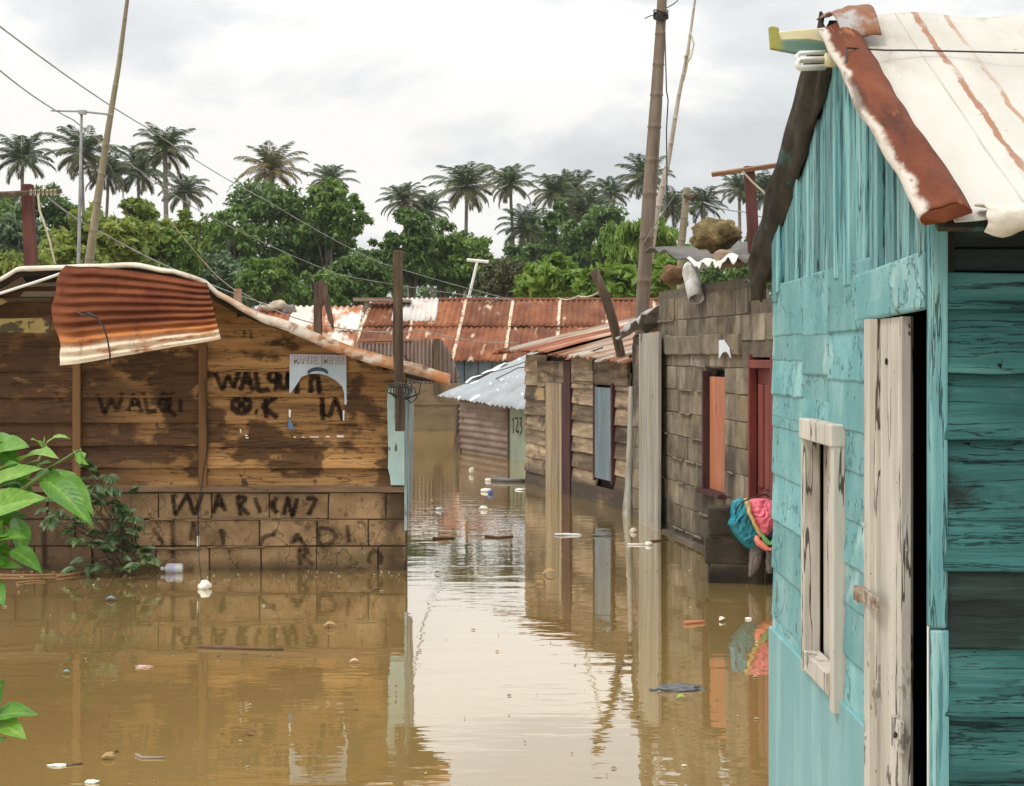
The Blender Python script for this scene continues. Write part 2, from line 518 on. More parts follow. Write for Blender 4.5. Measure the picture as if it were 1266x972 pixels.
M['roof_edge'] = MAT('white_rusting_roof_edge', [(.3, (.42, .36, .28)), (.7, (.72, .66, .55))], scale=(4, 4, 4), det=7, tint=0,
    layers=[dict(col=(.40, .15, .045), scale=(3.5, 3, 7), lo=.46, hi=.6, st=.9, det=7, grad=(0, -1.6, -.3), wob=.6),
            dict(col=(.17, .05, .02), scale=(6, 6, 9), lo=.56, hi=.66, st=.8, det=7, grad=(0, -2, -.3), wob=.6),
            dict(col=(.25, .18, .12), scale=(9, 9, 9), lo=.6, hi=.7, st=.5)],
    bump=.3, bscale=(20, 20, 20), rough=.65)
M['soffit'] = MAT('dark_soffit_wood', [(.3, (.02, .013, .009)), (.7, (.06, .04, .026))], scale=(3, 3, 3), tint=.2)
M['dark_inside'] = MAT('painted_interior_shade', [(.3, (.010, .008, .007)), (.7, (.02, .016, .012))], scale=(3, 3, 3), tint=0, bump=0)  # indoor shade put into a near-black colour, also used for the key holes
M['yellow_peel'] = MAT('peeling_yellow_paint', [(.3, (.36, .27, .10)), (.7, (.55, .42, .18))], scale=(3, 3, 5), tint=.1,
    layers=[dict(col=(.10, .085, .05), scale=(4, 4, 7), lo=.48, hi=.51, st=1, det=7, h=-1.2),
            dict(col=(.11, .05, .025), scale=(7, 7, 1.5), lo=.62, hi=.65, st=.9, det=3)], bump=.5, bscale=(14, 14, 24))
M['grey_board'] = MAT('bare_grey_board', [(.3, (.17, .13, .10)), (.7, (.33, .27, .21))], scale=(2, 8, 14), tint=.1)
M['post_wood'] = MAT('dark_weathered_post', [(.3, (.035, .022, .014)), (.6, (.11, .075, .05)), (.8, (.19, .14, .10))], scale=(22, 22, 2), det=8, tint=.1, bump=.6)
M['post_red'] = MAT('reddish_brown_post', [(.3, (.06, .02, .016)), (.7, (.13, .05, .04))], scale=(16, 16, 2), det=7, tint=.1, bump=.5)
M['bamboo_brown'] = MAT('brown_dry_bamboo', [(.3, (.10, .073, .05)), (.7, (.23, .18, .135))], scale=(10, 10, 1.2), det=8, tint=.1, bump=.4,
    layers=[dict(col=(.06, .035, .025), scale=(8, 8, 1), lo=.58, hi=.68, st=.7)], rough=.7)
M['bamboo_pale'] = MAT('pale_dry_bamboo', [(.3, (.26, .22, .17)), (.7, (.46, .41, .34))], scale=(10, 10, 1.5), det=6, tint=.1, bump=.3, rough=.7)
M['bamboo_olive'] = MAT('olive_yellow_bamboo', [(.3, (.15, .125, .075)), (.7, (.29, .25, .165))], scale=(8, 8, 1.5), det=6, tint=.1, bump=.3, rough=.6)
M['grey_metal'] = MAT('dull_grey_metal', [(.3, (.16, .16, .16)), (.7, (.34, .34, .33))], scale=(6, 6, 6), tint=.1, bump=.1, rough=.5)
M['white_paint'] = MAT('chalky_white_paint', [(.3, (.62, .60, .55)), (.7, (.80, .78, .73))], scale=(5, 5, 5), tint=.05, bump=.15,
    layers=[dict(col=(.35, .28, .2), scale=(6, 6, 6), lo=.6, hi=.72, st=.6)], rough=.6)
M['wire'] = MAT('grey_cable', [(.4, (.20, .20, .18)), (.6, (.32, .32, .29))], tint=0, bump=0, rough=.6)
M['wire_dark'] = MAT('dark_cable', [(.4, (.02, .02, .02)), (.6, (.05, .045, .04))], tint=0, bump=0, rough=.6)
M['rope'] = MAT('pale_rope', [(.4, (.35, .31, .2)), (.6, (.5, .45, .33))], tint=0, bump=0, rough=.9)

M['teal_wall'] = MAT('thick_turquoise_paint', [(.3, (.10, .265, .275)), (.5, (.15, .34, .345)), (.7, (.24, .43, .425))], scale=(5, 5, 3), det=7, tint=.20,
    layers=[dict(col=(.50, .66, .63), scale=(3.2, 3.2, 2.6), lo=.60, hi=.72, st=.65, det=3),
            dict(col=(.10, .29, .31), scale=(3, 3, 4), lo=.52, hi=.66, st=.7, det=7),
            dict(col=(.02, .045, .05), scale=(30, 30, 22), lo=.63, hi=.66, st=.95, det=7, ro=.7, h=-1.4),
            dict(col=(.03, .10, .11), scale=(1.3, 1.3, 1.1), lo=.9945, hi=.999, st=.6, det=7, ro=.65, band=1, own=1, h=-.9),
            dict(col=(.10, .10, .085), scale=(9, 9, 4), lo=.65, hi=.68, st=.8, det=7, h=-1.0)],
    bump=.75, bscale=(20, 20, 20), rough=.6, bdist=.007, spec=.35)
M['teal_plank'] = MAT('turquoise_gable_planks', [(.3, (.085, .235, .25)), (.5, (.15, .34, .345)), (.7, (.30, .48, .47))], scale=(22, 22, 1.6), det=8, tint=.30,
    layers=[dict(col=(.05, .16, .19), scale=(30, 30, 1.5), lo=.55, hi=.64, st=.85, det=7, h=-1.0),
            dict(col=(.02, .05, .06), scale=(26, 26, 1.1), lo=.986, hi=.995, st=.9, det=6, band=1, own=1, h=-1.2),
            dict(col=(.50, .66, .65), scale=(18, 18, 1.2), lo=.60, hi=.72, st=.6, det=6),
            dict(col=(.03, .05, .05), scale=(45, 45, 3), lo=.68, hi=.71, st=.9, det=6, h=-1.0)],
    bump=.7, bscale=(90, 90, 5), rough=.65, bdist=.006)
M['teal_panel'] = MAT('flat_turquoise_panel', [(.3, (.135, .31, .325)), (.7, (.20, .385, .39))], scale=(3, 3, 1.2), det=6, tint=0,
    layers=[dict(col=(.34, .54, .53), scale=(7, 7, .8), lo=.50, hi=.70, st=.35, det=8, ro=.68), dict(col=(.08, .19, .20), scale=(9, 9, 1.1), lo=.56, hi=.70, st=.3, det=8, ro=.7), dict(col=(.16, .15, .09), scale=(3, 3, 2), lo=.3, hi=.6, st=.55, grad=(2, .32, .02), wob=.3),
            dict(col=(.30, .36, .20), scale=(14, 14, .9), lo=.66, hi=.72, st=.5, det=3)], bump=.2, bscale=(30, 30, 10), rough=.5)
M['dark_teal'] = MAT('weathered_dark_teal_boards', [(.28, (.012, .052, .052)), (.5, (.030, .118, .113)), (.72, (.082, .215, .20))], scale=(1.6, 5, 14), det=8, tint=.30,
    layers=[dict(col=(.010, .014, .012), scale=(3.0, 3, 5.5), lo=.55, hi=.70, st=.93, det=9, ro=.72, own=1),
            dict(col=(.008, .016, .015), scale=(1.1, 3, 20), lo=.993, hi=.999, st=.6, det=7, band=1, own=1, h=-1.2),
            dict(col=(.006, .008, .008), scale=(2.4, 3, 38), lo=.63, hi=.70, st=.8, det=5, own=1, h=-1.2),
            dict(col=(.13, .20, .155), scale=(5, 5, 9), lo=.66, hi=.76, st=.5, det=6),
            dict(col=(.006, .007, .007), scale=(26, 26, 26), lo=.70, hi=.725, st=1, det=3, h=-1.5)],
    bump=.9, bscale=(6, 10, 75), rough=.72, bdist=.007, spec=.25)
M['bare_dark'] = MAT('bare_blackened_board', [(.3, (.009, .012, .011)), (.55, (.022, .036, .033)), (.75, (.055, .085, .075))], scale=(2, 5, 18), det=8, tint=.2,
    layers=[dict(col=(.03, .10, .09), scale=(3, 3, 6), lo=.56, hi=.7, st=.7, det=7)], bump=1.0, bscale=(6, 9, 70), rough=.85, bdist=.008)
M['cream_wood'] = MAT('worn_cream_paint', [(.3, (.38, .345, .29)), (.7, (.58, .54, .47))], scale=(14, 14, 1.6), det=7, tint=.12,
    layers=[dict(col=(.24, .20, .15), scale=(10, 10, 1.4), lo=.56, hi=.68, st=.6, det=6),
            dict(col=(.045, .03, .022), scale=(16, 16, 6), lo=.56, hi=.585, st=.95, det=8, ro=.7, h=-1.2, grad=(2, 1.3, .6), wob=.3),
            dict(col=(.03, .022, .018), scale=(34, 34, 20), lo=.68, hi=.70, st=.9, det=5, h=-1.2),
            dict(col=(.05, .035, .025), scale=(7, 7, .55), lo=.990, hi=.996, st=.9, det=5, band=1, own=1, h=-1.2)],
    bump=.5, bscale=(50, 50, 6), rough=.7, bdist=.005)
M['white_roof'] = MAT('white_painted_roof_sheets', [(.3, (.38, .355, .30)), (.5, (.50, .475, .42)), (.72, (.57, .55, .505))], scale=(2.4, 1.0, 2), det=6, tint=0, coords='UV',
    layers=[dict(col=(.27, .10, .04), scale=(9, 5, 4), lo=.30, hi=.50, st=.9, det=7, coords='UV', seam=(0, 2.9, .011, -.235), wob=.06),
            dict(col=(.33, .15, .07), scale=(9, 4, 4), lo=.32, hi=.54, st=.8, det=7, coords='UV', seam=(0, 2.9, .009, -.325), wob=.06),
            dict(col=(.26, .20, .14), scale=(5, 1.6, 3), lo=.54, hi=.72, st=.6, det=8, ro=.7, coords='UV'),
            dict(col=(.22, .13, .08), scale=(34, 34, 3), lo=.69, hi=.73, st=.8, det=3, coords='UV'),
            dict(col=(.26, .22, .17), scale=(3, 3, 3), lo=.3, hi=.6, st=.6, coords='UV', seam=(0, .42, .0035, -.16), wob=.012),
            dict(col=(.55, .32, .16), scale=(4, 9, 4), lo=.56, hi=.7, st=.7, det=7, coords='UV', grad=(1, .52, .44), grad2=(1, .30, .42), wob=.1)],
    bump=.3, bscale=(9, 9, 9), rough=.6, bdist=.01)
M['barge_rust'] = MAT('rust_brown_barge_sheet', [(.3, (.075, .020, .009)), (.5, (.14, .036, .014)), (.72, (.24, .075, .028))], scale=(5, 2.2, 5), det=7, tint=0, coords='UV',
    layers=[dict(col=(.55, .50, .43), scale=(14, 10, 5), lo=.25, hi=.35, st=.95, det=5, coords='UV', grad=(0, .088, .07), wob=.06),
            dict(col=(.05, .015, .008), scale=(16, 3, 5), lo=.52, hi=.66, st=.7, det=8, coords='UV'), dict(col=(.36, .14, .05), scale=(40, 9, 5), lo=.60, hi=.70, st=.6, det=6, coords='UV')], bump=.5, bscale=(60, 40, 30), rough=.7, spec=.15)
M['mossy_edge'] = MAT('dark_mossy_roof_edge', [(.3, (.018, .016, .012)), (.6, (.05, .043, .032)), (.8, (.09, .075, .05))], scale=(7, 7, 7), det=8, tint=0,
    layers=[dict(col=(.05, .13, .12), scale=(5, 5, 5), lo=.60, hi=.68, st=.7)], bump=.7, bscale=(30, 30, 30))
M['cream_beam'] = MAT('cream_painted_beam', [(.3, (.62, .55, .30)), (.7, (.74, .68, .45))], scale=(6, 6, 6), tint=0, bump=.1, rough=.5)
M['green_beam'] = MAT('olive_green_painted_beam', [(.3, (.09, .17, .13)), (.7, (.16, .25, .19))], scale=(6, 6, 6), tint=0, bump=.1, rough=.55,
    layers=[dict(col=(.34, .31, .06), scale=(8, 8, 8), lo=.3, hi=.5, st=.9, grad=(1, -.15, -.185), wob=.02)])
M['bulb_white'] = MAT('frosted_white_glass', [(.4, (.70, .70, .66)), (.6, (.76, .76, .72))], tint=0, bump=0, rough=.3, spec=.5)

M['grey_blocks'] = MAT('grey_brown_concrete_blocks', [(.3, (.095, .076, .052)), (.5, (.18, .148, .106)), (.72, (.29, .245, .185))], scale=(5, 5, 5), det=8, tint=.24,
    layers=[dict(col=(.045, .036, .027), scale=(2.2, 2, .9), lo=.50, hi=.66, st=.7, det=6),
            dict(col=(.32, .28, .22), scale=(3, 3, .8), lo=.62, hi=.72, st=.7, det=5, own=1),
            dict(col=(.27, .20, .115), scale=(1.6, 2, 1.6), lo=.52, hi=.66, st=.5, det=5),
            dict(col=(.05, .04, .03), scale=(3, 3, 3), lo=.2, hi=.5, st=.7, grad=(2, .55, .05), wob=.3)],
    bump=.9, bscale=(40, 40, 40), rough=.95, bdist=.008)
M['orange_paint'] = MAT('faded_orange_paint', [(.3, (.36, .125, .06)), (.7, (.48, .19, .10))], scale=(10, 10, 1.5), tint=.1, bump=.3, rough=.6,
    layers=[dict(col=(.20, .07, .035), scale=(9, 9, 4), lo=.62, hi=.72, st=.6)])
M['red_paint'] = MAT('dark_red_door_paint', [(.3, (.13, .027, .021)), (.7, (.215, .048, .036))], scale=(8, 8, 2), tint=.12, bump=.25, rough=.55)
M['old_boards'] = MAT('old_grey_brown_boards', [(.3, (.085, .057, .036)), (.5, (.195, .14, .092)), (.7, (.36, .275, .175))], scale=(2, 5, 14), det=8, tint=.62,
    layers=[dict(col=(.035, .026, .02), scale=(2.2, 3, 3), lo=.54, hi=.66, st=.75, det=6, own=1),
            dict(col=(.42, .29, .14), scale=(2, 3, 4), lo=.58, hi=.68, st=.7, det=5, own=1),
            dict(col=(.055, .042, .032), scale=(2, 2, 2), lo=.25, hi=.5, st=.8, grad=(2, .40, .2), wob=.15)], bump=.7, bscale=(6, 8, 60), rough=.85, bdist=.008)
M['pale_plank'] = MAT('pale_whitewashed_plank', [(.3, (.22, .20, .165)), (.7, (.43, .40, .34))], scale=(18, 18, 1.2), det=8, tint=.15,
    layers=[dict(col=(.33, .26, .13), scale=(12, 12, 1), lo=.56, hi=.68, st=.8), dict(col=(.06, .04, .03), scale=(14, 14, 4), lo=.66, hi=.7, st=.9)], bump=.5)
M['tan_plank'] = MAT('tan_vertical_planks', [(.3, (.17, .125, .08)), (.7, (.37, .285, .18))], scale=(18, 18, 1.2), det=8, tint=.3,
    layers=[dict(col=(.06, .04, .03), scale=(14, 14, 2), lo=.6, hi=.7, st=.8)], bump=.5)
M['slate_paint'] = MAT('slate_blue_paint', [(.3, (.10, .135, .155)), (.7, (.20, .25, .27))], scale=(24, 24, 1.4), det=7, tint=.1, bump=.4,
    layers=[dict(col=(.07, .08, .09), scale=(16, 16, 2), lo=.6, hi=.7, st=.7)])
M['maroon_wood'] = MAT('maroon_door_wood', [(.3, (.035, .013, .013)), (.7, (.085, .034, .032))], scale=(14, 14, 1.6), tint=.1, bump=.3)
M['zinc'] = MAT('silver_zinc_sheets', [(.3, (.235, .25, .265)), (.7, (.35, .37, .38))], scale=(3, 1.2, 3), det=6, tint=.1, coords='UV',
    layers=[dict(col=(.78, .78, .76), scale=(1.6, 3, 3), lo=.60, hi=.66, st=.8, coords='UV'), dict(col=(.25, .25, .25), scale=(9, 2, 3), lo=.6, hi=.72, st=.5, coords='UV')],
    bump=.15, rough=.5, metal=.15)
M['rust_roof'] = MAT('red_rust_roof_sheets', [(.3, (.10, .029, .012)), (.5, (.18, .058, .023)), (.72, (.28, .11, .046))], scale=(2.4, 1.4, 2), det=8, tint=.28, coords='UV',
    layers=[dict(col=(.62, .50, .36), scale=(3.4, 1.0, 3), lo=.60, hi=.70, st=.85, det=7, coords='UV', own=1),
            dict(col=(.66, .52, .38), scale=(6, 3, 3), lo=.34, hi=.52, st=.9, det=6, coords='UV', seam=(0, 1.24, .05, 0.0), wob=.08),
            dict(col=(.58, .36, .2), scale=(7, 6, 3), lo=.56, hi=.70, st=.8, det=6, coords='UV', grad=(1, .55, .3), wob=.2),
            dict(col=(.12, .032, .02), scale=(3, 5, 3), lo=.6, hi=.72, st=.6, coords='UV')], bump=.2, bscale=(20, 20, 20), rough=.75)
M['patch_roof'] = MAT('white_and_rust_roof_sheets', [(.42, (.27, .085, .042)), (.50, (.40, .19, .10)), (.55, (.66, .60, .52)), (.8, (.78, .74, .67))], scale=(1.1, .7, 2), det=6, tint=.15, coords='UV', bump=.2, rough=.7)
M['streak_roof'] = MAT('rust_and_silver_streaked_sheets', [(.36, (.15, .045, .022)), (.47, (.26, .10, .05)), (.54, (.36, .28, .21)), (.7, (.46, .43, .39))], scale=(2.6, .35, 2), det=6, tint=.25, coords='UV', bump=.2, rough=.65)
M['pink_brown_corr'] = MAT('dusty_brown_corrugated_wall', [(.3, (.14, .095, .075)), (.7, (.27, .20, .165))], scale=(3, 3, 1.2), det=6, tint=.2,
    layers=[dict(col=(.17, .06, .03), scale=(4, 4, 3), lo=.5, hi=.64, st=.8, grad=(2, 1.9, 2.25), wob=.4)], bump=.2)
M['rusty_corr'] = MAT('rusty_grey_corrugated_wall', [(.3, (.11, .07, .05)), (.7, (.24, .175, .135))], scale=(2, 2, 5), det=6, tint=.2, bump=.2)
M['green_panel'] = MAT('grey_green_panel', [(.3, (.155, .185, .13)), (.7, (.26, .29, .22))], scale=(4, 4, 1), tint=.1, bump=.2)
M['blue_wall'] = MAT('faded_blue_wall', [(.3, (.10, .14, .16)), (.7, (.19, .24, .265))], scale=(6, 6, 1.5), tint=.15, bump=.2)
M['mud_wall'] = MAT('muddy_block_wall', [(.3, (.115, .078, .042)), (.7, (.19, .135, .077))], scale=(2, 2, 2), tint=.06, bump=.5,
    layers=[dict(col=(.10, .07, .045), scale=(2, 2, 8), lo=.5, hi=.65, st=.6)])
M['tar_sheet'] = MAT('dark_grey_roof_sheet', [(.3, (.06, .055, .05)), (.7, (.14, .125, .11))], scale=(4, 4, 4), det=7, tint=0, bump=.4, rough=.6)
M['crumple'] = MAT('crumpled_grey_sheet', [(.3, (.22, .22, .21)), (.7, (.46, .45, .43))], scale=(5, 5, 5), tint=0, bump=.5, rough=.5)
M['rock'] = MAT('yellow_brown_porous_rock', [(.3, (.06, .045, .02)), (.5, (.18, .13, .055)), (.7, (.33, .25, .11))], scale=(9, 9, 9), det=8, tint=0, bump=1.0, bscale=(25, 25, 25), bdist=.03)
M['pvc'] = MAT('white_plastic_pipe', [(.35, (.40, .385, .35)), (.6, (.60, .59, .56))], scale=(9, 9, 4), tint=0, bump=.2, rough=.5, layers=[dict(col=(.22, .18, .13), scale=(7, 7, 3), lo=.54, hi=.66, st=.7, det=6)])
M['black_spray'] = None
M['trunk'] = MAT('grey_tree_bark', [(.3, (.08, .07, .055)), (.7, (.20, .175, .14))], scale=(6, 6, 1.5), tint=.1, bump=.5)
M['palm_trunk'] = MAT('pale_palm_bark', [(.3, (.14, .12, .10)), (.7, (.28, .25, .21))], scale=(3, 3, 6), tint=.1, bump=.4)
M['ground'] = MAT('muddy_earth', [(.3, (.09, .065, .035)), (.7, (.16, .12, .07))], scale=(.3, .3, .3), tint=0,
    layers=[dict(col=(.05, .09, .025), scale=(.12, .12, .12), lo=.45, hi=.6, st=.9)], bump=.4)


def water_mat():
    m = bpy.data.materials.new('muddy_flood_water'); m.use_nodes = True
    nt = m.node_tree; nt.nodes.clear(); L = nt.links.new
    out = nt.nodes.new("ShaderNodeOutputMaterial")
    df = nt.nodes.new("ShaderNodeBsdfDiffuse"); gl = nt.nodes.new("ShaderNodeBsdfGlossy"); mx = nt.nodes.new("ShaderNodeMixShader")
    tcn = nt.nodes.new("ShaderNodeTexCoord")

    def noi(sc, det, ofs=0):
        mp_ = nt.nodes.new("ShaderNodeMapping"); mp_.inputs['Scale'].default_value = sc; mp_.inputs['Location'].default_value = (ofs, ofs, 0)
        L(tcn.outputs['Object'], mp_.inputs[0])
        n = nt.nodes.new("ShaderNodeTexNoise"); n.inputs['Scale'].default_value = 1; n.inputs['Detail'].default_value = det
        L(mp_.outputs[0], n.inputs['Vector'])
        return n.outputs['Fac']
    rp = nt.nodes.new("ShaderNodeValToRGB")
    rp.color_ramp.elements[0].position = .35; rp.color_ramp.elements[0].color = (.245, .158, .052, 1)
    rp.color_ramp.elements[1].position = .65; rp.color_ramp.elements[1].color = (.320, .214, .078, 1)
    L(noi((.5, .22, 1), 4), rp.inputs[0]); L(rp.outputs[0], df.inputs[0])
    gl.inputs['Roughness'].default_value = .012
    gl.inputs[0].default_value = (1.0, .98, .94, 1)
    fr = nt.nodes.new("ShaderNodeFresnel"); fr.inputs['IOR'].default_value = 1.6
    a = noi((2.2, 6.0, 1), 3); b = noi((.5, 1.5, 1), 2, 5.0); c = noi((.22, .16, 1), 2, 9.0)
    bp = nt.nodes.new("ShaderNodeBump"); bp.inputs['Strength'].default_value = 1.0; bp.inputs['Distance'].default_value = 1.0
    # small ripples, stronger in patches
    mk = nt.nodes.new("ShaderNodeMapRange"); mk.inputs['From Min'].default_value = .42; mk.inputs['From Max'].default_value = .66
    mk.inputs['To Min'].default_value = .0014; mk.inputs['To Max'].default_value = .0040
    L(c, mk.inputs['Value'])
    m1 = nt.nodes.new("ShaderNodeMath"); m1.operation = 'MULTIPLY'; L(a, m1.inputs[0]); L(mk.outputs[0], m1.inputs[1])
    m2 = nt.nodes.new("ShaderNodeMath"); m2.operation = 'MULTIPLY_ADD'; L(b, m2.inputs[0]); m2.inputs[1].default_value = .0028; L(m1.outputs[0], m2.inputs[2])
    L(m2.outputs[0], bp.inputs['Height'])
    L(bp.outputs[0], gl.inputs['Normal'])
    fm = nt.nodes.new("ShaderNodeMapRange"); fm.inputs['From Min'].default_value = .05; fm.inputs['From Max'].default_value = .5
    fm.inputs['To Min'].default_value = .16; fm.inputs['To Max'].default_value = .84
    L(fr.outputs[0], fm.inputs['Value']); L(fm.outputs[0], mx.inputs[0]); L(df.outputs[0], mx.inputs[1]); L(gl.outputs[0], mx.inputs[2]); L(mx.outputs[0], out.inputs[0])
    return m


def spray_mat():
    m = bpy.data.materials.new('sprayed_black_letters'); m.use_nodes = True
    nt = m.node_tree; nt.nodes.clear(); L = nt.links.new
    out = nt.nodes.new("ShaderNodeOutputMaterial"); bs = nt.nodes.new("ShaderNodeBsdfDiffuse"); tr = nt.nodes.new("ShaderNodeBsdfTransparent"); mx = nt.nodes.new("ShaderNodeMixShader")
    bs.inputs[0].default_value = (.022, .015, .012, 1)
    tcn = nt.nodes.new("ShaderNodeTexCoord"); sp = nt.nodes.new("ShaderNodeSeparateXYZ"); L(tcn.outputs['UV'], sp.inputs[0])
    pp = nt.nodes.new("ShaderNodeMath"); pp.operation = 'PINGPONG'; pp.inputs[1].default_value = .5; L(sp.outputs[0], pp.inputs[0])
    n = nt.nodes.new("ShaderNodeTexNoise"); n.inputs['Scale'].default_value = 45; n.inputs['Detail'].default_value = 4; L(tcn.outputs['Object'], n.inputs['Vector'])
    ad = nt.nodes.new("ShaderNodeMath"); ad.operation = 'MULTIPLY_ADD'; L(n.outputs['Fac'], ad.inputs[0]); ad.inputs[1].default_value = .5; L(pp.outputs[0], ad.inputs[2])
    mr_ = nt.nodes.new("ShaderNodeMapRange"); mr_.interpolation_type = 'SMOOTHSTEP'
    mr_.inputs['From Min'].default_value = .24; mr_.inputs['From Max'].default_value = .60; mr_.inputs['To Max'].default_value = .95
    L(ad.outputs[0], mr_.inputs['Value'])
    at = nt.nodes.new("ShaderNodeAttribute"); at.attribute_name = 'tint'
    ml = nt.nodes.new("ShaderNodeMath"); ml.operation = 'MULTIPLY'; L(mr_.outputs[0], ml.inputs[0]); L(at.outputs['Fac'], ml.inputs[1])
    n2 = nt.nodes.new('ShaderNodeTexNoise'); n2.inputs['Scale'].default_value = 9; n2.inputs['Detail'].default_value = 5; L(tcn.outputs['Object'], n2.inputs['Vector'])
    m3 = nt.nodes.new('ShaderNodeMapRange'); m3.inputs['From Min'].default_value = .32; m3.inputs['From Max'].default_value = .6; m3.inputs['To Min'].default_value = .72; L(n2.outputs['Fac'], m3.inputs['Value'])
    m4 = nt.nodes.new('ShaderNodeMath'); m4.operation = 'MULTIPLY'; L(ml.outputs[0], m4.inputs[0]); L(m3.outputs[0], m4.inputs[1]); ml = m4
    L(ml.outputs[0], mx.inputs[0]); L(tr.outputs[0], mx.inputs[1]); L(bs.outputs[0], mx.inputs[2]); L(mx.outputs[0], out.inputs[0])
    return m


M['spray'] = spray_mat()


def PLAIN(name, c, rough=.7, spec=.3, var=.12):
    return MAT(name, [(.3, tuple(q * (1 - var) for q in c)), (.7, tuple(min(1, q * (1 + var)) for q in c))], scale=(12, 12, 12), tint=0, bump=.1, rough=rough, spec=spec)


# ------------------------------------------------------------------ ground and water
def sstep(a, b, x):
    t = max(0, min(1, (x - a) / (b - a)))
    return t * t * (3 - 2 * t)


g = MB()
ys = [-40, -10, 0, 10, 20, 30, 40, 46, 49, 52, 55, 58, 64, 80, 110, 160, 300, 800, 2000]
xs = [-2000, -600, -200, -90, -60, -40, -25, -15, -8, 0, 8, 15, 25, 40, 60, 90, 200, 600, 2000]
def gz(x, y):
    return -0.9 + 1.35 * max(sstep(47, 56, y), sstep(45, 70, abs(x))) + 1.2 * sstep(60, 160, y)
for j in range(len(ys) - 1):
    for i in range(len(xs) - 1):
        c = [(xs[i], ys[j]), (xs[i + 1], ys[j]), (xs[i + 1], ys[j + 1]), (xs[i], ys[j + 1])]
        g.quad(*[(x, y, gz(x, y)) for x, y in c])
g.build('ground', M['ground'], kind='structure')
w = MB()
w.quad((-75, -40, 0), (75, -40, 0), (75, 60, 0), (-75, 60, 0))
w.build('water', water_mat(), kind='structure')

# ------------------------------------------------------------------ brown plank house on a block base
LH = Frame((503 - CX) * 10.8 / FPX, 10.8, 0)
lh = empty('plank_house', LH, label='brown plank house on a concrete block base with black graffiti and a torn poster', cat='house')
S = 10.8 / FPX
def LX(px): return (px - 503) * S
def LZ(py): return CAMH - (py - HY) * S

roof_px = [(-170, 425), (-60, 372), (0, 347), (24, 333), (100, 330), (170, 328), (215, 336), (256, 350), (270, 363), (300, 379), (330, 392), (370, 405), (400, 418), (440, 432), (480, 444), (520, 454), (557, 466)]
roof_pts = [LH.loc(P(x, y, 10.45)) for x, y in roof_px]
def rz(lx):
    if lx <= roof_pts[0].x: return roof_pts[0].z
    for a, b in zip(roof_pts, roof_pts[1:]):
        if lx <= b.x:
            return a.z + (b.z - a.z) * (lx - a.x) / (b.x - a.x)
    return roof_pts[-1].z

rowz = [LZ(q) for q in (601, 577, 549.5, 520, 489, 457.5, 425, 392, 360, 330)]
def front_y(z):
    """how far the lapped boards stand out at height z"""
    for a, b in zip(rowz, rowz[1:]):
        if z < b:
            f = max(0, (z - a) / (b - a))
            return -.042 + .032 * f
    return -.01
mb = MB()
for k, (a, b) in enumerate(zip(rowz, rowz[1:])):
    cuts = [LX(-150), LX(97), LX(252), LX(503) - .01]
    for c0, c1 in zip(cuts, cuts[1:]):
        if c0 < LX(0) and k >= 6: c1 = LX(97)
        sd = rng.uniform(0, 50)
        dz = rng.uniform(-.008, .008)
        n = 18
        xs_ = [c0 + (c1 - c0) * i / n for i in range(n + 1)]
        run = []
        for x in xs_ + [None]:
            ok = x is not None and min(b, rz(x) - .05) > a + .03
            if ok: run.append(x)
            if not ok and len(run) > 1:
                mb.slab(run, lambda x: a - .012 + dz + .007 * nz(x * 3 + sd), lambda x: min(b + .004, rz(x) - .05), -.042, -.010, .02, rng.random())
            if not ok: run = []
mb.build('plank_wall', M['left_boards'], lh, bevel=.003)
for px, top in ((97, 448), (252, 424)):
    mb = MB()
    x0, x1 = LX(px - 4.5), LX(px + 5.5)
    z0, z1 = LZ(601), LZ(top)
    mb.slab([x0, x1], z0, z1, -.062, -.062, .05, rng.random())
    mb.build('batten', M['batten'], lh, bevel=.003)
mb = MB()
n = 30
xs_ = [LX(-150) + (LX(502) - LX(-150)) * i / n for i in range(n + 1)]
mb.slab(xs_, lambda x: LZ(608) + .004 * nz(x * 4, 9), lambda x: LZ(600.5) + .005 * nz(x * 3, 5), -.05, -.05, .09, .5)
mb.build('sill_beam', M['sill'], lh, bevel=.004)
# concrete block base
mb = MB()
bz1 = LZ(608)
blocks(mb, LX(-150), LX(503), bz1 - 5 * .199, 5, .199, .43, -.012, .16, gap=.010, jit=.009)
base_o = mb.build('block_base', M['left_blocks'], lh, bevel=.004)
mb = MB()
mb.box(((LX(-150) + LX(502)) / 2, .08, bz1 / 2 - .25), (LX(502) - LX(-150), .15, bz1 + .5), .5)
mb.build('mortar', M['mortar_dark'], base_o)
mb = MB()
for px0, px1, py in ((186, 215, 642), (218, 262, 643), (262, 338, 641.5), (336, 405, 642.5), (150, 186, 645), (255, 330, 676), (178, 250, 678)):
    pts = []
    for i in range(9):
        u = i / 8
        x = LX(px0 + (px1 - px0) * u)
        pts.append((x, -.020 - .008 * abs(nz(x * 9, 2)), LZ(py) + .010 * nz(x * 14, 4)))
    mb.tube(pts, [.006 + .014 * abs(nz(p[0] * 17, 8)) for p in pts], 7)
mb.build('mortar_squeeze', M['mortar'], base_o, smooth=True, kind='stuff')

# side and back walls close the house
mb = MB()
a, b, c, d = Vector((LX(503) - .02, .06, 0)), Vector((LX(503) - 1.05, 3.4, 0)), Vector((LX(-150), 3.4, 0)), Vector((LX(-150), .06, 0))
for p, q in ((a, b), (b, c), (c, d)):
    zt0, zt1 = rz(p.x) - .06, (rz(q.x) - .06)
    mb.quad((p.x, p.y, -.4), (q.x, q.y, -.4), (q.x, q.y, min(zt0, zt1)), (p.x, p.y, min(zt0, zt1)))
mb.build('side_wall', M['batten'], lh, solid=.03)
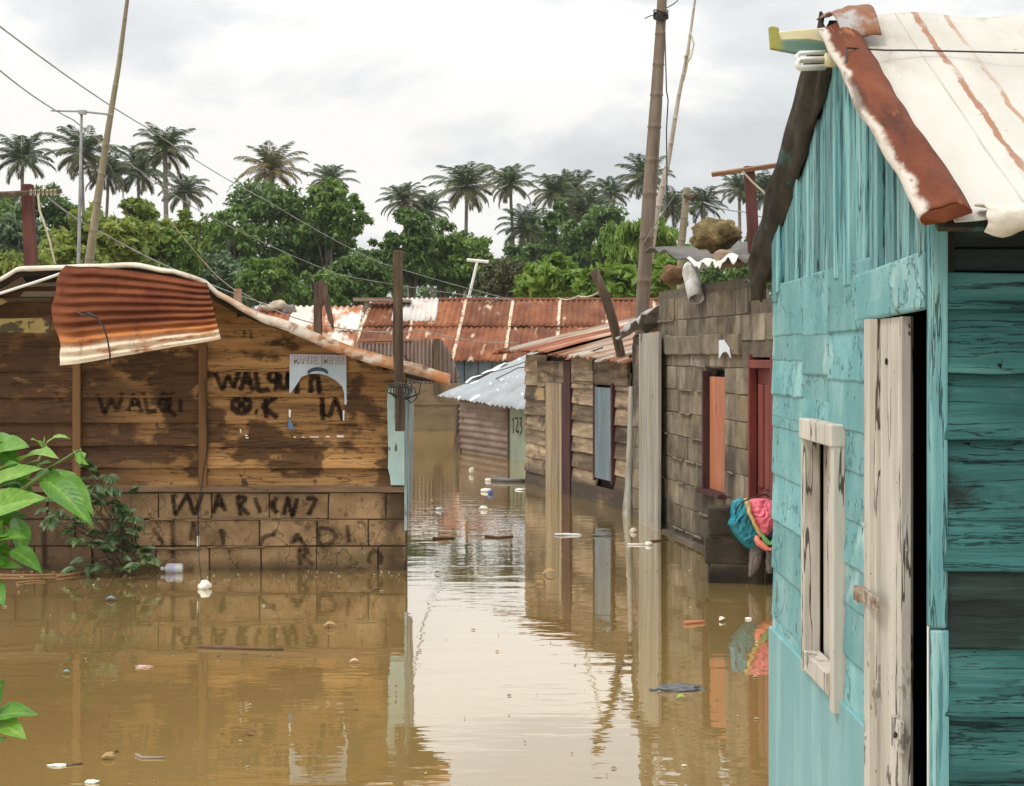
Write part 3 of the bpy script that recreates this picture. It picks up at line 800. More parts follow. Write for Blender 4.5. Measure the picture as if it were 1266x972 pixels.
# corner boards
mb = MB()
mb.prism([(LX(484), LZ(599)), (LX(501), LZ(599)), (LX(501), LZ(477)), (LX(480), LZ(477)), (LX(479.5), LZ(500)), (LX(481), LZ(560)), (LX(480.5), LZ(578)), (LX(483), LZ(588))], -.066, -.045)
mb.build('corner_board', M['blue_peel'], lh, bevel=.002)
mb = MB()
mb.quad((LX(502), -.05, LZ(655)), (LX(498), .9, LZ(622)), (LX(500.5), .9, LZ(480)), (LX(502.5), -.05, LZ(478)), .6)
mb.build('side_board', MAT('pale_blue_board', [(.3, (.22, .29, .30)), (.7, (.38, .46, .47))], scale=(9, 9, 1.5), tint=0, layers=[dict(col=(.12, .11, .08), scale=(9, 9, 3), lo=.54, hi=.6, st=.8, det=7)]), lh, solid=.02)

# roof
def roof_strip(mb, dz0, dz1, y0, y1, wob=0.0, ny=1, shift=-1.15):
    pts = []
    for k in range(len(roof_pts) - 1):
        for q in range(3):
            pts.append(roof_pts[k].lerp(roof_pts[k + 1], q / 3))
    pts.append(roof_pts[-1])
    i0 = len(mb.v)
    for j in range(ny + 1):
        for p in pts:
            f = j / ny
            sh = shift * f
            mb.v.append((p.x + sh, y0 + (y1 - y0) * f, p.z + dz0 + wob * nz(p.x * 5, f * 3)))
    for j in range(ny + 1):
        for p in pts:
            f = j / ny
            sh = shift * f
            mb.v.append((p.x + sh, y0 + (y1 - y0) * f, p.z + dz1 + wob * nz(p.x * 5, f * 3)))
    n = len(pts); m_ = n * (ny + 1)
    for j in range(ny):
        for k in range(n - 1):
            a = i0 + j * n + k
            mb.face((a, a + n, a + n + 1, a + 1)); mb.face((a + m_, a + 1 + m_, a + n + 1 + m_, a + n + m_))
    for k in range(n - 1):
        a = i0 + k; mb.face((a, a + 1, a + 1 + m_, a + m_))
        a = i0 + ny * n + k; mb.face((a + 1, a, a + m_, a + 1 + m_))
    for k in (0, n - 1):
        for j in range(ny):
            a = i0 + j * n + k; b = a + n
            mb.face((a, b, b + m_, a + m_))
mb = MB(); roof_strip(mb, -.045, -.012, -.33, 3.55, ny=3)
mb.build('roof', M['soffit'], lh)
mb = MB(); roof_strip(mb, -.010, .012, -.38, 3.6, .006, ny=6)
roof_o = mb.build('roof_sheet', M['roof_edge'], lh)
mb = MB()
prof = [(-.05, -.4), (-.045, .2)]
pts = []
for k in range(len(roof_pts) - 1):
    for q in range(4): pts.append(roof_pts[k].lerp(roof_pts[k + 1], q / 4))
pts.append(roof_pts[-1])
def edge_fn(u, v):
    f = u * (len(pts) - 1); k = min(int(f), len(pts) - 2); p = pts[k].lerp(pts[k + 1], f - k)
    wid = (.034 + .050 * sstep(-1.5, -.6, p.x)) + .010 * nz(p.x * 7, 3)
    ang = v * 2.6
    return Vector((p.x, -.37 - .022 * math.sin(ang) + .008 * nz(p.x * 6, 1), p.z + .016 - wid * v + .010 * nz(p.x * 4.3, 7)))
mb.grid(edge_fn, 120, 5, .5)
mb.build('roof_edge', M['roof_edge'], lh, smooth=True, solid=.006)
# opened gable end: bare boards, peeling yellow board, grey board, pole
mb = MB()
mb.slab([LX(-150), LX(-60), LX(0), LX(64)], LZ(413), LZ(368), -.028, -.022, .02)
mb.build('painted_board', M['yellow_peel'], lh, bevel=.003)
mb = MB()
mb.prism([(LX(26), LZ(367)), (LX(90), LZ(367)), (LX(90), LZ(348)), (LX(40), LZ(351))], -.03, -.01)
mb.build('gable_board', M['grey_board'], lh)
mb = MB(); mb.tube([LH.loc(P(-60, 386, 10.38)), LH.loc(P(0, 363, 10.38)), LH.loc(P(50, 347, 10.4)), LH.loc(P(88, 334, 10.42))], .011, 8)
mb.build('gable_pole', M['white_paint'], lh)
mb = MB()
q = [LH.loc(P(*t)) for t in ((-30, 362, 10.5), (24, 335, 10.5), (35, 354, 10.85), (-30, 376, 10.85))]
mb.quad(*q)
mb.build('bent_roof_sheet', M['grey_board'], lh, solid=.008)

# hanging corrugated sheet wired to the eave
bt = [(66, 392), (72, 352), (85, 330), (130, 331), (180, 338), (225, 344), (257, 350)]
mb = MB()
TOPL = [(84, 328), (120, 330), (170, 336), (215, 343), (256, 350)]
BOTL = [(74, 452), (120, 446), (170, 437), (220, 428), (273, 419)]
def lerp_list(Ls, u):
    f = u * (len(Ls) - 1); k = min(int(f), len(Ls) - 2); t = f - k
    return (Ls[k][0] * (1 - t) + Ls[k + 1][0] * t, Ls[k][1] * (1 - t) + Ls[k + 1][1] * t)
def hang(u, v):
    a, b = lerp_list(TOPL, u), lerp_list(BOTL, u)
    x = a[0] * (1 - v) + b[0] * v; y = a[1] * (1 - v) + b[1] * v
    x -= 16 * (1 - u) ** 3 * math.sin(math.pi * min(1, v * 1.15 + .06)) * (1 if v < .95 else .8)
    x += 5 * nz(u * 3, v * 5, 2) * (1 - u)
    damp = sstep(0, .16, u)
    Y = 10.40 - .30 * v - .05 * math.sin(math.pi * v) + .017 * math.sin(2 * math.pi * 10.0 * v + .6) * (.35 + .65 * damp) * sstep(1.0, .93, v)
    Y += .024 * nz(u * 6, v * 6, 5) * (1 - damp) + .012 * nz(u * 2.5, v * 4, 9)
    y += 2.0 * nz(u * 4, 0, 3)
    return LH.loc(P(x, y, Y))
mb.grid(hang, 60, 120, .5, uvs=(.9, .5))
mb.build('hanging_sheet', M['rust_sheet'], lh, smooth=True, solid=.004)
mb = MB(); mb.tube([LH.loc(P(*t)) for t in ((95, 386, 10.05), (104, 390, 10.0), (112, 387, 9.98), (118, 392, 9.97), (128, 404, 9.97), (133, 420, 9.97), (136, 438, 9.98), (136, 449, 10.05))], .006, 6)
mb.tube([LH.loc(P(*t)) for t in ((108, 385, 9.98), (113, 391, 9.97), (121, 393, 9.98))], .008, 6)
mb.build('tie_wire', M['wire_dark'], lh, smooth=True)

# graffiti
def ribbon(mb, pts_px, half, conv, yfun, t=1.0):
    """a sprayed stroke lying on the wall: photo pixels -> wall coordinates"""
    P2 = []
    for a, b in zip(pts_px, pts_px[1:]):
        n = max(2, int(math.hypot(b[0] - a[0], b[1] - a[1]) / 1.5))
        for k in range(n): P2.append((a[0] + (b[0] - a[0]) * k / n, a[1] + (b[1] - a[1]) * k / n))
    P2.append(pts_px[-1])
    for _ in range(2):
        P2 = [P2[0]] + [((P2[i - 1][0] + 2 * P2[i][0] + P2[i + 1][0]) / 4, (P2[i - 1][1] + 2 * P2[i][1] + P2[i + 1][1]) / 4) for i in range(1, len(P2) - 1)] + [P2[-1]]
    L_ = [conv(*p) for p in P2]
    off = rng.uniform(0, 1e-3)
    prev = None
    for k, p in enumerate(L_):
        a, b = L_[max(k - 1, 0)], L_[min(k + 1, len(L_) - 1)]
        dx, dz = b[0] - a[0], b[1] - a[1]
        l = math.hypot(dx, dz) or 1
        nx, nz_ = -dz / l * half, dx / l * half
        e = [(p[0] + nx * s_, yfun(p[1] + nz_ * s_) - .0035 - off, p[1] + nz_ * s_) for s_ in (-1, 0, 1)]
        if prev:
            for q, (ua, ub) in enumerate(((0, .5), (.5, 1))):
                mb.quad(prev[q], prev[q + 1], e[q + 1], e[q], t, ((ua, 0), (ub, 0), (ub, 0), (ua, 0)))
        prev = e

def circ(cx, cy, rx, ry, a0=0, a1=360, n=16):
    return [(cx + rx * math.cos(R(a0 + (a1 - a0) * i / n)), cy + ry * math.sin(R(a0 + (a1 - a0) * i / n))) for i in range(n + 1)]
def zs_(sc, ox, oy, pts): return [(ox + x / sc, oy + y / sc) for x, y in pts]
lconv = lambda x, y: (LX(x), LZ(y))
Z1 = lambda *p: zs_(3.7375, 0, 300, p)
Z2 = lambda *p: zs_(3.723, 240, 300, p)
Z3 = lambda *p: zs_(4.05, 0, 520, p)
Z4 = lambda *p: zs_(4.22, 280, 560, p)
mb = MB()
for s_ in (Z1((455, 700), (490, 792), (515, 720), (545, 775), (575, 690)), Z1((600, 778), (622, 698), (662, 778)), Z1((612, 748), (652, 748)),
           Z1((668, 692), (686, 782), (728, 776)), Z1(*circ(765, 738, 26, 40)), Z1((752, 700), (790, 760)), Z1((806, 690), (762, 750), (818, 802)), Z1((836, 722), (840, 782))):
    ribbon(mb, s_, .024, lconv, front_y, .72)
for s_ in (Z2((95, 592), (136, 676), (158, 612), (188, 668), (208, 588)), Z2((218, 680), (242, 588), (278, 682)), Z2((226, 645), (268, 645)), Z2((282, 588), (302, 682), (346, 676)),
           Z2(*circ(366, 615, 20, 22)), Z2((386, 600), (378, 682)), Z2((396, 606), (400, 668), (430, 670), (433, 598), (440, 672)), Z2((470, 610), (478, 695)),
           Z2((540, 692), (540, 616), (572, 622), (582, 692)), Z2((330, 718), (336, 806)), Z2((382, 708), (318, 752), (388, 806)), Z2((284, 776), (296, 780))):
    ribbon(mb, s_, .028, lconv, front_y, .95)
for s_ in (Z2(*circ(220, 745, 42, 40)), Z2((196, 720), (250, 775)), Z2((245, 715), (200, 770)), Z2((590, 712), (596, 822)), Z2((622, 806), (652, 718), (690, 818)), Z2((590, 740), (600, 800))):
    ribbon(mb, s_, .028, lconv, front_y, .85)
mb.build('graffiti', M['spray'], lh)
mb = MB()
bf = lambda z: -.020
for s_ in (Z3((868, 368), (880, 472), (942, 368), (978, 472), (1016, 366)), Z3((1070, 462), (1096, 368), (1132, 452)), Z3((1076, 420), (1122, 420)),
           Z4((58, 222), (76, 326)), Z4((58, 226), (104, 234), (74, 276), (122, 322)), Z4((150, 232), (180, 312)), Z4((268, 232), (232, 268), (268, 312)), Z4((236, 268), (262, 268)),
           Z4((300, 322), (322, 228), (346, 332), (372, 236)), Z4((418, 235), (472, 240), (428, 322))):
    ribbon(mb, s_, .024, lconv, bf, .85)
for s_ in (Z3((770, 536), (822, 612)), Z3((866, 490), (872, 690)), Z3((958, 600), (970, 500), (990, 600)), Z4((172, 496), (196, 436), (262, 418)), Z4((344, 472), (372, 420), (412, 482)), Z4((352, 452), (400, 452)),
           Z4((480, 398), (490, 482), (552, 466), (578, 430), (540, 394), (472, 390)), Z4((630, 374), (642, 464)), Z4((378, 496), (386, 582)), Z4((378, 500), (434, 508), (402, 542), (456, 580)),
           Z4(*circ(776, 552, 32, 44, 150, 400)), Z3((1110, 540), (1122, 620)), Z3((222, 520), (228, 740))):
    ribbon(mb, s_, .024, lconv, bf, .62)
mb.build('graffiti', M['spray'], base_o)

# torn poster
poster = empty('poster', LH, label='torn blue poster with a white printed name on the brown plank wall', cat='poster')
yp = -.047
m_post = MAT('faded_blue_poster_paper', [(.3, (.40, .50, .60)), (.7, (.60, .68, .74))], scale=(4, 4, 4), tint=0, bump=.1, coords='Object',
    layers=[dict(col=(.52, .38, .46), scale=(3, 3, 3), lo=.2, hi=.4, st=.6, grad=(2, LZ(450), LZ(440)), wob=.05)], rough=.5)
mb = MB()
arch = [(359, 487), (359.5, 438), (429, 439), (429.5, 500), (427, 500), (426.5, 486), (424, 478), (417, 471), (407, 465), (396, 462), (384, 462), (374, 466), (367, 477), (362, 484)]
mb.prism([(LX(x), LZ(y)) for x, y in arch], yp - .002, yp)
sheet = mb.build('paper', m_post, poster)
mb = MB()
mb.prism([(LX(x), LZ(y)) for x, y in circ(394, 461, 13, 7, 180, 360, 12) + circ(394, 463, 11, 4.2, 360, 180, 12)], yp - .0045, yp - .0025)
mb.build('printed_hair', PLAIN('printed_dark_blue', (.05, .075, .09)), poster)
mb = MB()
for pl in ([(358, 516), (361, 520), (365, 530), (357.5, 531)], ):
    mb.prism([(LX(x), LZ(y)) for x, y in pl], yp - .002, yp)
mb.build('paper_scrap', PLAIN('printed_blue', (.10, .2, .32)), poster)
for x0, y0, x1, y1 in ((358, 506, 361, 516), (424.5, 507, 427, 520), (364, 539, 367, 541), (374, 539.5, 378, 541), (384, 539, 395, 540.5), (404, 538.5, 409, 540.5), (417, 537.5, 426, 540.5), (298, 530, 300, 535), (304, 537, 308, 539), (305, 540, 309, 542)):
    yy0 = -.0465; mb = MB()
    mb.prism([(LX(x0), LZ(y0)), (LX(x1), LZ(y0 + .4)), (LX(x1 - .5), LZ(y1)), (LX(x0 + .4), LZ(y1 - .3))], yy0 - .001, yy0)
    mb.build('paper_remnant', M['white_paint'], poster)
def text(body, name, size, loc, rot, mat, parent, sx=1.0, ext=.0008, bold=0.0):
    cu = bpy.data.curves.new(name, 'FONT'); cu.body = body; cu.size = size; cu.extrude = ext; cu.offset = bold
    cu.align_x = 'CENTER'; cu.align_y = 'CENTER'
    o = bpy.data.objects.new(name, cu); col.objects.link(o)
    o.location = loc; o.rotation_euler = rot; o.scale = (sx, 1, 1); o.parent = parent
    cu.materials.append(mat)
    bpy.context.view_layer.update()
    me = bpy.data.meshes.new_from_object(o.evaluated_get(bpy.context.evaluated_depsgraph_get()))
    m_ = bpy.data.objects.new(name, me); col.objects.link(m_)
    m_.location, m_.rotation_euler, m_.scale, m_.parent = loc, rot, (sx, 1, 1), parent
    bpy.data.objects.remove(o); bpy.data.curves.remove(cu)
    return m_
text('MANUEL JIMENEZ', 'printed_name', .076, (LX(395), yp - .0035, LZ(446)), (R(90), 0, 0), PLAIN('printed_grey', (.06, .09, .12)), sheet, .62, .0006, .0022)
text('MANUEL JIMENEZ', 'printed_name', .076, (LX(394.6), yp - .0052, LZ(445.7)), (R(90), 0, 0), M['white_paint'], sheet, .62, .0006)

# corner post with wires
mb = MB()
pp_ = [LH.loc(P(*t)) for t in ((492, 310, 10.28), (492, 380, 10.30), (492, 436, 10.33), (492.5, 440, 10.33), (493.5, 480, 10.33), (494.5, 533, 10.33))]
def sq(mb, pts, w, d, t=.5):
    i = len(mb.v)
    for p, ww, dd in zip(pts, w, d):
        for sx, sy in ((-1, -1), (1, -1), (1, 1), (-1, 1)):
            mb.v.append((p[0] + sx * ww / 2 + rng.uniform(-.002, .002), p[1] + sy * dd / 2, p[2]))
    for k in range(len(pts) - 1):
        for j in range(4):
            a = i + 4 * k + j; b = i + 4 * k + (j + 1) % 4
            mb.face((a, b, b + 4, a + 4), t)
    mb.face((i + 3, i + 2, i + 1, i), t); e = i + 4 * (len(pts) - 1); mb.face((e, e + 1, e + 2, e + 3), t)
post = empty('wooden_post', LH, label='squared dark post rising past the eave end of the brown plank house', cat='post')
sq(mb, pp_, [.062, .066, .074, .066, .062, .066], [.07] * 6)
mb.build('upright', M['post_wood'], post, bevel=.006)
mb = MB()
for k in range(7):
    a0 = rng.uniform(0, 6)
    mb.tube([LH.loc(P(494 + (8 + 4 * (k % 3)) * math.cos(a0 + q * .9), 483 + (7 + 3 * (k % 2)) * math.sin(a0 + q * .9), 10.24 - .012 * (k % 3) )) for q in range(6)], .005, 5)
mb.tube([LH.loc(P(*t)) for t in ((505, 470, 10.3), (512, 480, 10.3), (516, 492, 10.3), (508, 498, 10.3), (500, 490, 10.28))], .005, 5)
mb.tube([LH.loc(P(*t)) for t in ((500, 468, 10.3), (520, 474, 10.3), (518, 487, 10.3), (500, 494, 10.28))], .007, 5)
mb.build('wire_tangle', M['wire_dark'], post, smooth=True)

# wire that runs down the batten to the float
wr = MB()
wr.tube([LH.loc(P(*t)) for t in ((253, 470, 10.72), (255, 520, 10.72), (258, 545, 10.72), (252, 580, 10.72), (250, 596, 10.7), (248, 610, 10.66), (245, 640, 10.66), (246, 690, 10.5), (249, 718, 10.36))], .004, 5)
o = wr.build('string', M['wire_dark'], None, smooth=True, label='thin dark string trailing down the graffiti wall to a white foam cup', cat='string')
o.location = LH.o

# ------------------------------------------------------------------ turquoise house
XW = .928
TH = Frame(XW, 5.08, -math.pi / 2)
th = empty('turquoise_house', TH, label='turquoise board house with a white roof and rusty barge sheet close to the viewer', cat='house')
W = TH.wall
LT = 5.08 - 3.20                                           # length of the gable wall
YPK = 5.08 - 4.07
ZPK, ZEN, ZEF = 2.455, 1.915, 1.98
def gz_top(x):
    return ZEF + (ZPK - ZEF) * x / YPK if x < YPK else ZPK - (ZPK - ZEN) * (x - YPK) / (LT - YPK)
mb = MB()
x = 0.0; k = 0
while x < LT - .035:
    wdt = rng.uniform(.045, .085)
    x1 = min(x + wdt, LT - .028)
    zb = 1.792 + rng.uniform(-.018, .02)
    yo = rng.choice([-.002, -.008, -.014, -.022])
    mb.slab([x + .001, (x + x1) / 2, x1 - rng.choice([.001, .003, .005, .009])], zb, lambda q: gz_top(q), yo, yo + rng.uniform(-.004, .004), .03, rng.random())
    x = x1; k += 1
mb.build('gable_planks', M['teal_plank'], th, bevel=.003)
# horizontal siding, short lapped boards around the openings
wx0, _ = W(990, 600, -.047); wx1, _ = W(1030, 600, -.047); wz1 = 1.40; wz0 = .635
dx0, _ = W(1075, 600, -.02); dx1, _ = W(1117, 600, -.012)
def pz(px, py): return W(px, py)[1]
A = [pz(980, q) for q in (775, 712, 648, 588, 527, 485, 441, 410, 352)]
B = [1.40, 1.465, 1.545, 1.665, 1.83]
C = [pz(1055, q) for q in (872, 805, 742, 690, 637, 576, 518, 465, 404, 330)]
mb = MB()
def siding(x0, x1, zsn):
    zsn = sorted(zsn)
    for a, b in zip(zsn, zsn[1:]):
        sd = rng.uniform(0, 99); sl = rng.uniform(-.006, .006); lip = rng.uniform(.004, .012)
        n = 10
        xs_ = [x0 + (x1 - x0) * i / n for i in range(n + 1)]
        mb.slab(xs_, lambda q: a - .010 + sl * (q - x0) + .006 * nz(q * 12 + sd, 1) - .004, lambda q: b + .012, -.012 - lip, -.012 - .004 * rng.random(), .03 + lip * .5, rng.random())
ax1, _ = W(999, 400); bx1, _ = W(1031, 400); ax2 = wx0 - .005
siding(-.02, ax2, [.61] + [z for z in A if z <= 1.39] + [1.40])
siding(-.015, ax1 - .004, [1.395] + [z for z in A if z > 1.43] )
siding(ax1, bx1 - .004, B)
siding(bx1, dx0 - .012, [1.40] + [z for z in C if z > 1.43])
siding(wx1 + .004, dx0 - .012, [.62] + [z for z in C if .66 < z < 1.38] + [1.40])
mb.build('siding', M['teal_wall'], th, bevel=.006)
mb = MB()
mb.slab([-.02, .3, .6, .9, dx0 - .012], lambda q: -.5, lambda q: .645 + .004 * nz(q * 9), -.030, -.030, .03)
mb.build('lower_panel', M['teal_panel'], th, bevel=.004)
mb = MB()                                                   # big board over the door
l0 = W(1067, 360)[0]; l1 = LT - .031
mb.prism([(l0, pz(1067, 399)), (l1, pz(1144, 384)), (l1, pz(1143, 312)), (l0, pz(1066, 340))], -.024, -.004)
mb.build('door_lintel', M['teal_wall'], th, bevel=.008)
# inner walls that close the house, indoor shade painted in as near-black
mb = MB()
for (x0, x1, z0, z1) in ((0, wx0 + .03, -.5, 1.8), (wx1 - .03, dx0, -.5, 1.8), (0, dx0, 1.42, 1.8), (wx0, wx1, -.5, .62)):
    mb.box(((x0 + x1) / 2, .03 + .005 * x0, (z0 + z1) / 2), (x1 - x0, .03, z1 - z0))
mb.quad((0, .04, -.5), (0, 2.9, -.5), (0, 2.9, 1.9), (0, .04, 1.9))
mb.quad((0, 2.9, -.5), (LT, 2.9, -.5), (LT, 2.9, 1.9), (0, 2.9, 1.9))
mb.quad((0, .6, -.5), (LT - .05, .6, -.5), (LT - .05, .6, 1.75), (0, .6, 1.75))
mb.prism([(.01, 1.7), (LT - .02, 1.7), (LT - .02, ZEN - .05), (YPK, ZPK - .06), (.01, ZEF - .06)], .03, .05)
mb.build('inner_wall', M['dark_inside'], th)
# window: frame and closed shutter
win = MB()
fw = .047
win.box((wx0 + fw / 2, -.022, (wz0 + wz1) / 2), (fw, .05, wz1 - wz0), .4)
win.box((wx1 - fw / 2, -.022, (wz0 + wz1) / 2 - .015), (fw, .05, wz1 - wz0 + .03), .6)
win.box(((wx0 + wx1) / 2, -.027, wz1 - .03), (wx1 - wx0 + .004, .052, .062), .8)
win.box(((wx0 + wx1) / 2 - .02, -.022, wz0 + .035), (wx1 - wx0 - 2 * fw, .05, .06), .5)
wo_ = win.build('window', M['cream_wood'], th, bevel=.004)
mb = MB()
xm = wx0 + fw + (wx1 - wx0 - 2 * fw) * .48
mb.slab([wx0 + fw, xm - .0005], wz0 + .02, wz1 - .04, .012, .012, .02, .3)
mb.slab([xm + .0005, wx1 - fw], wz0 + .02, wz1 - .04, .012, .012, .02, .55)
mb.build('shutter', M['cream_wood'], wo_, bevel=.003)
# door: worn cream leaf standing ajar
dz1 = pz(1076, 396)
door = MB()
for a, b, yo, t in ((dx0, dx0 + .055, -.034, .62), (dx0 + .055, dx0 + .075, -.022, .4), (dx0 + .077, dx0 + .275, -.012, .5), (dx0 + .277, dx1 - .012, -.008, .42), (dx1 - .012, dx1 + .006, -.018, .3)):
    door.slab([a, b], -.5, dz1, yo, yo, .022, t)
do = door.build('door', M['cream_wood'], th, bevel=.003)
mb = MB()
hz = pz(1090, 738)
mb.box((dx0 + .065, -.039, hz), (.20, .006, .034)); mb.box((dx0 - .005, -.045, hz), (.05, .02, .038))
mb.build('strap_hinge', MAT('rusty_hinge', [(.35, (.14, .08, .05)), (.6, (.42, .36, .28))], scale=(30, 30, 30), tint=0), do, bevel=.002)
mb = MB()
lx_, lz_ = W(1123, 909)
mb.box((lx_ - .01, -.022, lz_), (.075, .012, .075)); 
mb.build('latch_plate', M['cream_wood'], do, bevel=.002)
mb = MB(); mb.tube([(lx_, -.029, lz_ + .005), (lx_, -.027, lz_ + .004)], .012, 12)
kx, kz = W(1103, 447)
mb.build('key_hole', M['dark_inside'], do)
mb = MB(); mb.tube([(kx, -.016, kz), (kx, -.013, kz)], .008, 12)
mb.build('key_hole', M['dark_inside'], do)
mb = MB()
cx_, cz_ = W(1132, 664)
mb.tube([(cx_, -.02, cz_ + .05), (cx_ + .02, -.03, cz_), (cx_ + .01, -.02, cz_ - .03), (cx_ - .01, -.018, cz_ - .03), (cx_ - .015, -.02, cz_ + .03)], .003, 6)
mb.build('hook', M['grey_metal'], do)
# corner post and its white edge strip
mb = MB()
mb.slab([LT - .030, LT + .003], 0.99, 1.95, -.010, -.009, .04, .5)
mb.slab([LT - .028, LT + .001], -.5, 0.988, -.005, -.006, .04, .62)
mb.build('corner_post', M['teal_plank'], th, bevel=.006)
mb = MB(); mb.slab([LT - .044, LT - .032], -.5, 1.43, -.004, -.004, .03, .8); mb.build('door_jamb', M['white_paint'], th, bevel=.002)

# long side wall: built on its own axes, boards facing the viewer
side = empty('side_frame_tmp')
bpy.data.objects.remove(side)
def side_part(mb, name, mat, **k):
    o = mb.build(name, mat, th, **k)
    o.location = (LT, 0, 0); o.rotation_euler = (0, 0, math.pi / 2)
    return o
ps = 3.2 / FPX
def SX(px): return (px - 633) * ps - XW
def SZ(py): return CAMH - (py - HY) * ps
SF = .012
mb = MB()
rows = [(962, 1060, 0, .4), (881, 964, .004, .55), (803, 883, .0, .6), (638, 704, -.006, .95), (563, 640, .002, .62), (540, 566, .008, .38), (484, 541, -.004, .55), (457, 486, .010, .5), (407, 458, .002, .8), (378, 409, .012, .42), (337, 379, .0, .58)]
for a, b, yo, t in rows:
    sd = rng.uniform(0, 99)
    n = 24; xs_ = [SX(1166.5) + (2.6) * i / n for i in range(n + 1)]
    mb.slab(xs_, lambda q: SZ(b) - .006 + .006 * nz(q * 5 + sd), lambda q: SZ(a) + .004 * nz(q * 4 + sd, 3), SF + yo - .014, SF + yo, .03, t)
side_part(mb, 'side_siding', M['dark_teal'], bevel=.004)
mb = MB()
n = 24; xs_ = [SX(1164.5) + (2.6) * i / n for i in range(n + 1)]
mb.slab(xs_, lambda q: SZ(803) + .006 * nz(q * 7), lambda q: SZ(704) + .004 * nz(q * 4), SF - .010, SF - .004, .03, .5)
mb.slab(xs_, lambda q: SZ(334), lambda q: SZ(306), SF + .02, SF + .022, .02, .3)
mb.slab(xs_, lambda q: SZ(304), lambda q: SZ(262), SF + .03, SF + .03, .02, .15)
side_part(mb, 'bare_board', M['bare_dark'], bevel=.004)
mb = MB()
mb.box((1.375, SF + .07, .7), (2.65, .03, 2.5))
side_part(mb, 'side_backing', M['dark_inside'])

# roof: near slope towards the viewer, far slope behind
RX0, RX1 = -.035, 2.75
rr = (5.08 - 4.10, 2.55); en = (5.08 - 3.03, 1.875); ef = (5.08 - 5.42, 1.885)
mb = MB()
mb.corr((rr[0], RX0 + .03, rr[1]), (rr[0], RX1, rr[1]), (en[0], RX0 + .03, en[1]), (en[0], RX1, en[1]), 7, .010, nv=24, per=8, warp=.012)
mb.build('roof', M['white_roof'], th, smooth=True, solid=.003)
mb = MB()
mb.corr((rr[0] - .02, RX0, rr[1] - .035), (rr[0] - .02, RX1, rr[1] - .035), (ef[0], RX0, ef[1]), (ef[0], RX1, ef[1]), 14, .012, nv=6, warp=.01)
mb.build('roof', M['white_roof'], th, smooth=True, solid=.006)
# ragged dark edge on the far slope
def far_edge(u, v):
    p = Vector((rr[0] + .02, RX0 - .035, rr[1] - .03)).lerp(Vector((ef[0], RX0 - .02, ef[1] + .02)), u)
    d = .095 + .035 * u + .03 * nz(u * 4, 5) + .012 * nz(u * 13, 2)
    return p + Vector((.012 * nz(u * 6, v * 3), .006 + .05 * v * v + .018 * nz(u * 7, v * 4, 3), .035 - d * v * 1.15))
mb = MB(); mb.grid(far_edge, 60, 8)
mb.build('roof_edge', M['mossy_edge'], th, smooth=True, solid=.008)
# soffit board seen between edge and wall
mb = MB()
mb.quad((rr[0], RX0, rr[1] - .02), (ef[0], RX0, ef[1] - .01), (ef[0], .06, ef[1] - .01), (rr[0], .06, rr[1] - .02))
mb.quad((rr[0], RX0, rr[1] - .02), (en[0] - .02, RX0, en[1] - .02), (en[0] - .02, .06, en[1] - .02), (rr[0], .06, rr[1] - .02))
mb.build('soffit', M['mossy_edge'], th, solid=.01)
# rusty half-round barge sheet
def barge(u, v):
    p = Vector((rr[0] + .10, 0, rr[1] - .075)).lerp(Vector((en[0] + .045, 0, en[1] - .005)), u)
    ang = R(200 - 165 * v)
    r_ = (.050 + .004 * u) * (1 + .10 * math.cos(ang * 4 + .6))
    up = Vector((.55, 0, .83))
    q = p + Vector((0, -.030 + .010 * nz(u * 3, 1), 0)) + Vector((0, math.cos(ang) * r_ * 1.05, 0)) + up * (math.sin(ang) * r_ * .62)
    return q + Vector((0, .006 * nz(u * 9, v * 3), .007 * nz(u * 8, v * 4, 4)))
mb = MB(); mb.grid(barge, 70, 14, .5, uvs=(1.2, .16))
for q in range(0):
    pass
# uv: x across, y along
mb.uv = [[(b * 1.0, a) for a, b in u] for u in mb.uv]
bo = mb.build('barge_sheet', M['barge_rust'], th, smooth=True, solid=.005)
mb = MB()
ring = [Vector(barge(1, j / 14)) for j in range(15)]
cen = sum(ring, Vector()) / 15 - Vector((0, 0, .012))
i0 = len(mb.v)
mb.v += [tuple(r + Vector((.006, 0, -.002))) for r in ring] + [tuple(cen + Vector((.012, 0, -.012)))]
for j in range(14): mb.face((i0 + j, i0 + j + 1, i0 + 15), uv=((.1, .1),) * 3)
mb.build('end_cap', M['barge_rust'], bo, solid=.004)
# bent cap sheet over the ridge
CAPQ = [TH.loc(P(*t)) for t in ((1016, 19, 4.06), (1066, 7, 4.10), (1042, 46, 3.93), (1090, 43, 3.90))]
def cap(u, v):
    p = CAPQ[0].lerp(CAPQ[1], u).lerp(CAPQ[2].lerp(CAPQ[3], u), v)
    if v < .2: p += Vector((-.35 * (.2 - v), 0, .02 * (.2 - v)))
    return p + Vector((.020 * math.sin(math.pi * v), -.012 * math.sin(math.pi * u), .026 * math.sin(math.pi * v) + .008 * nz(u * 4, v * 3, 8)))
mb = MB(); mb.grid(cap, 16, 10, .5, uvs=(.22, .22))
mb.build('ridge_cap', MAT('half_rusted_ridge_sheet', [(.44, (.34, .33, .32)), (.50, (.22, .09, .04)), (.6, (.13, .036, .016))], scale=(3.2, 3.2, 3.2), det=6, tint=0, bump=.15, rough=.55), th, smooth=True, solid=.005)
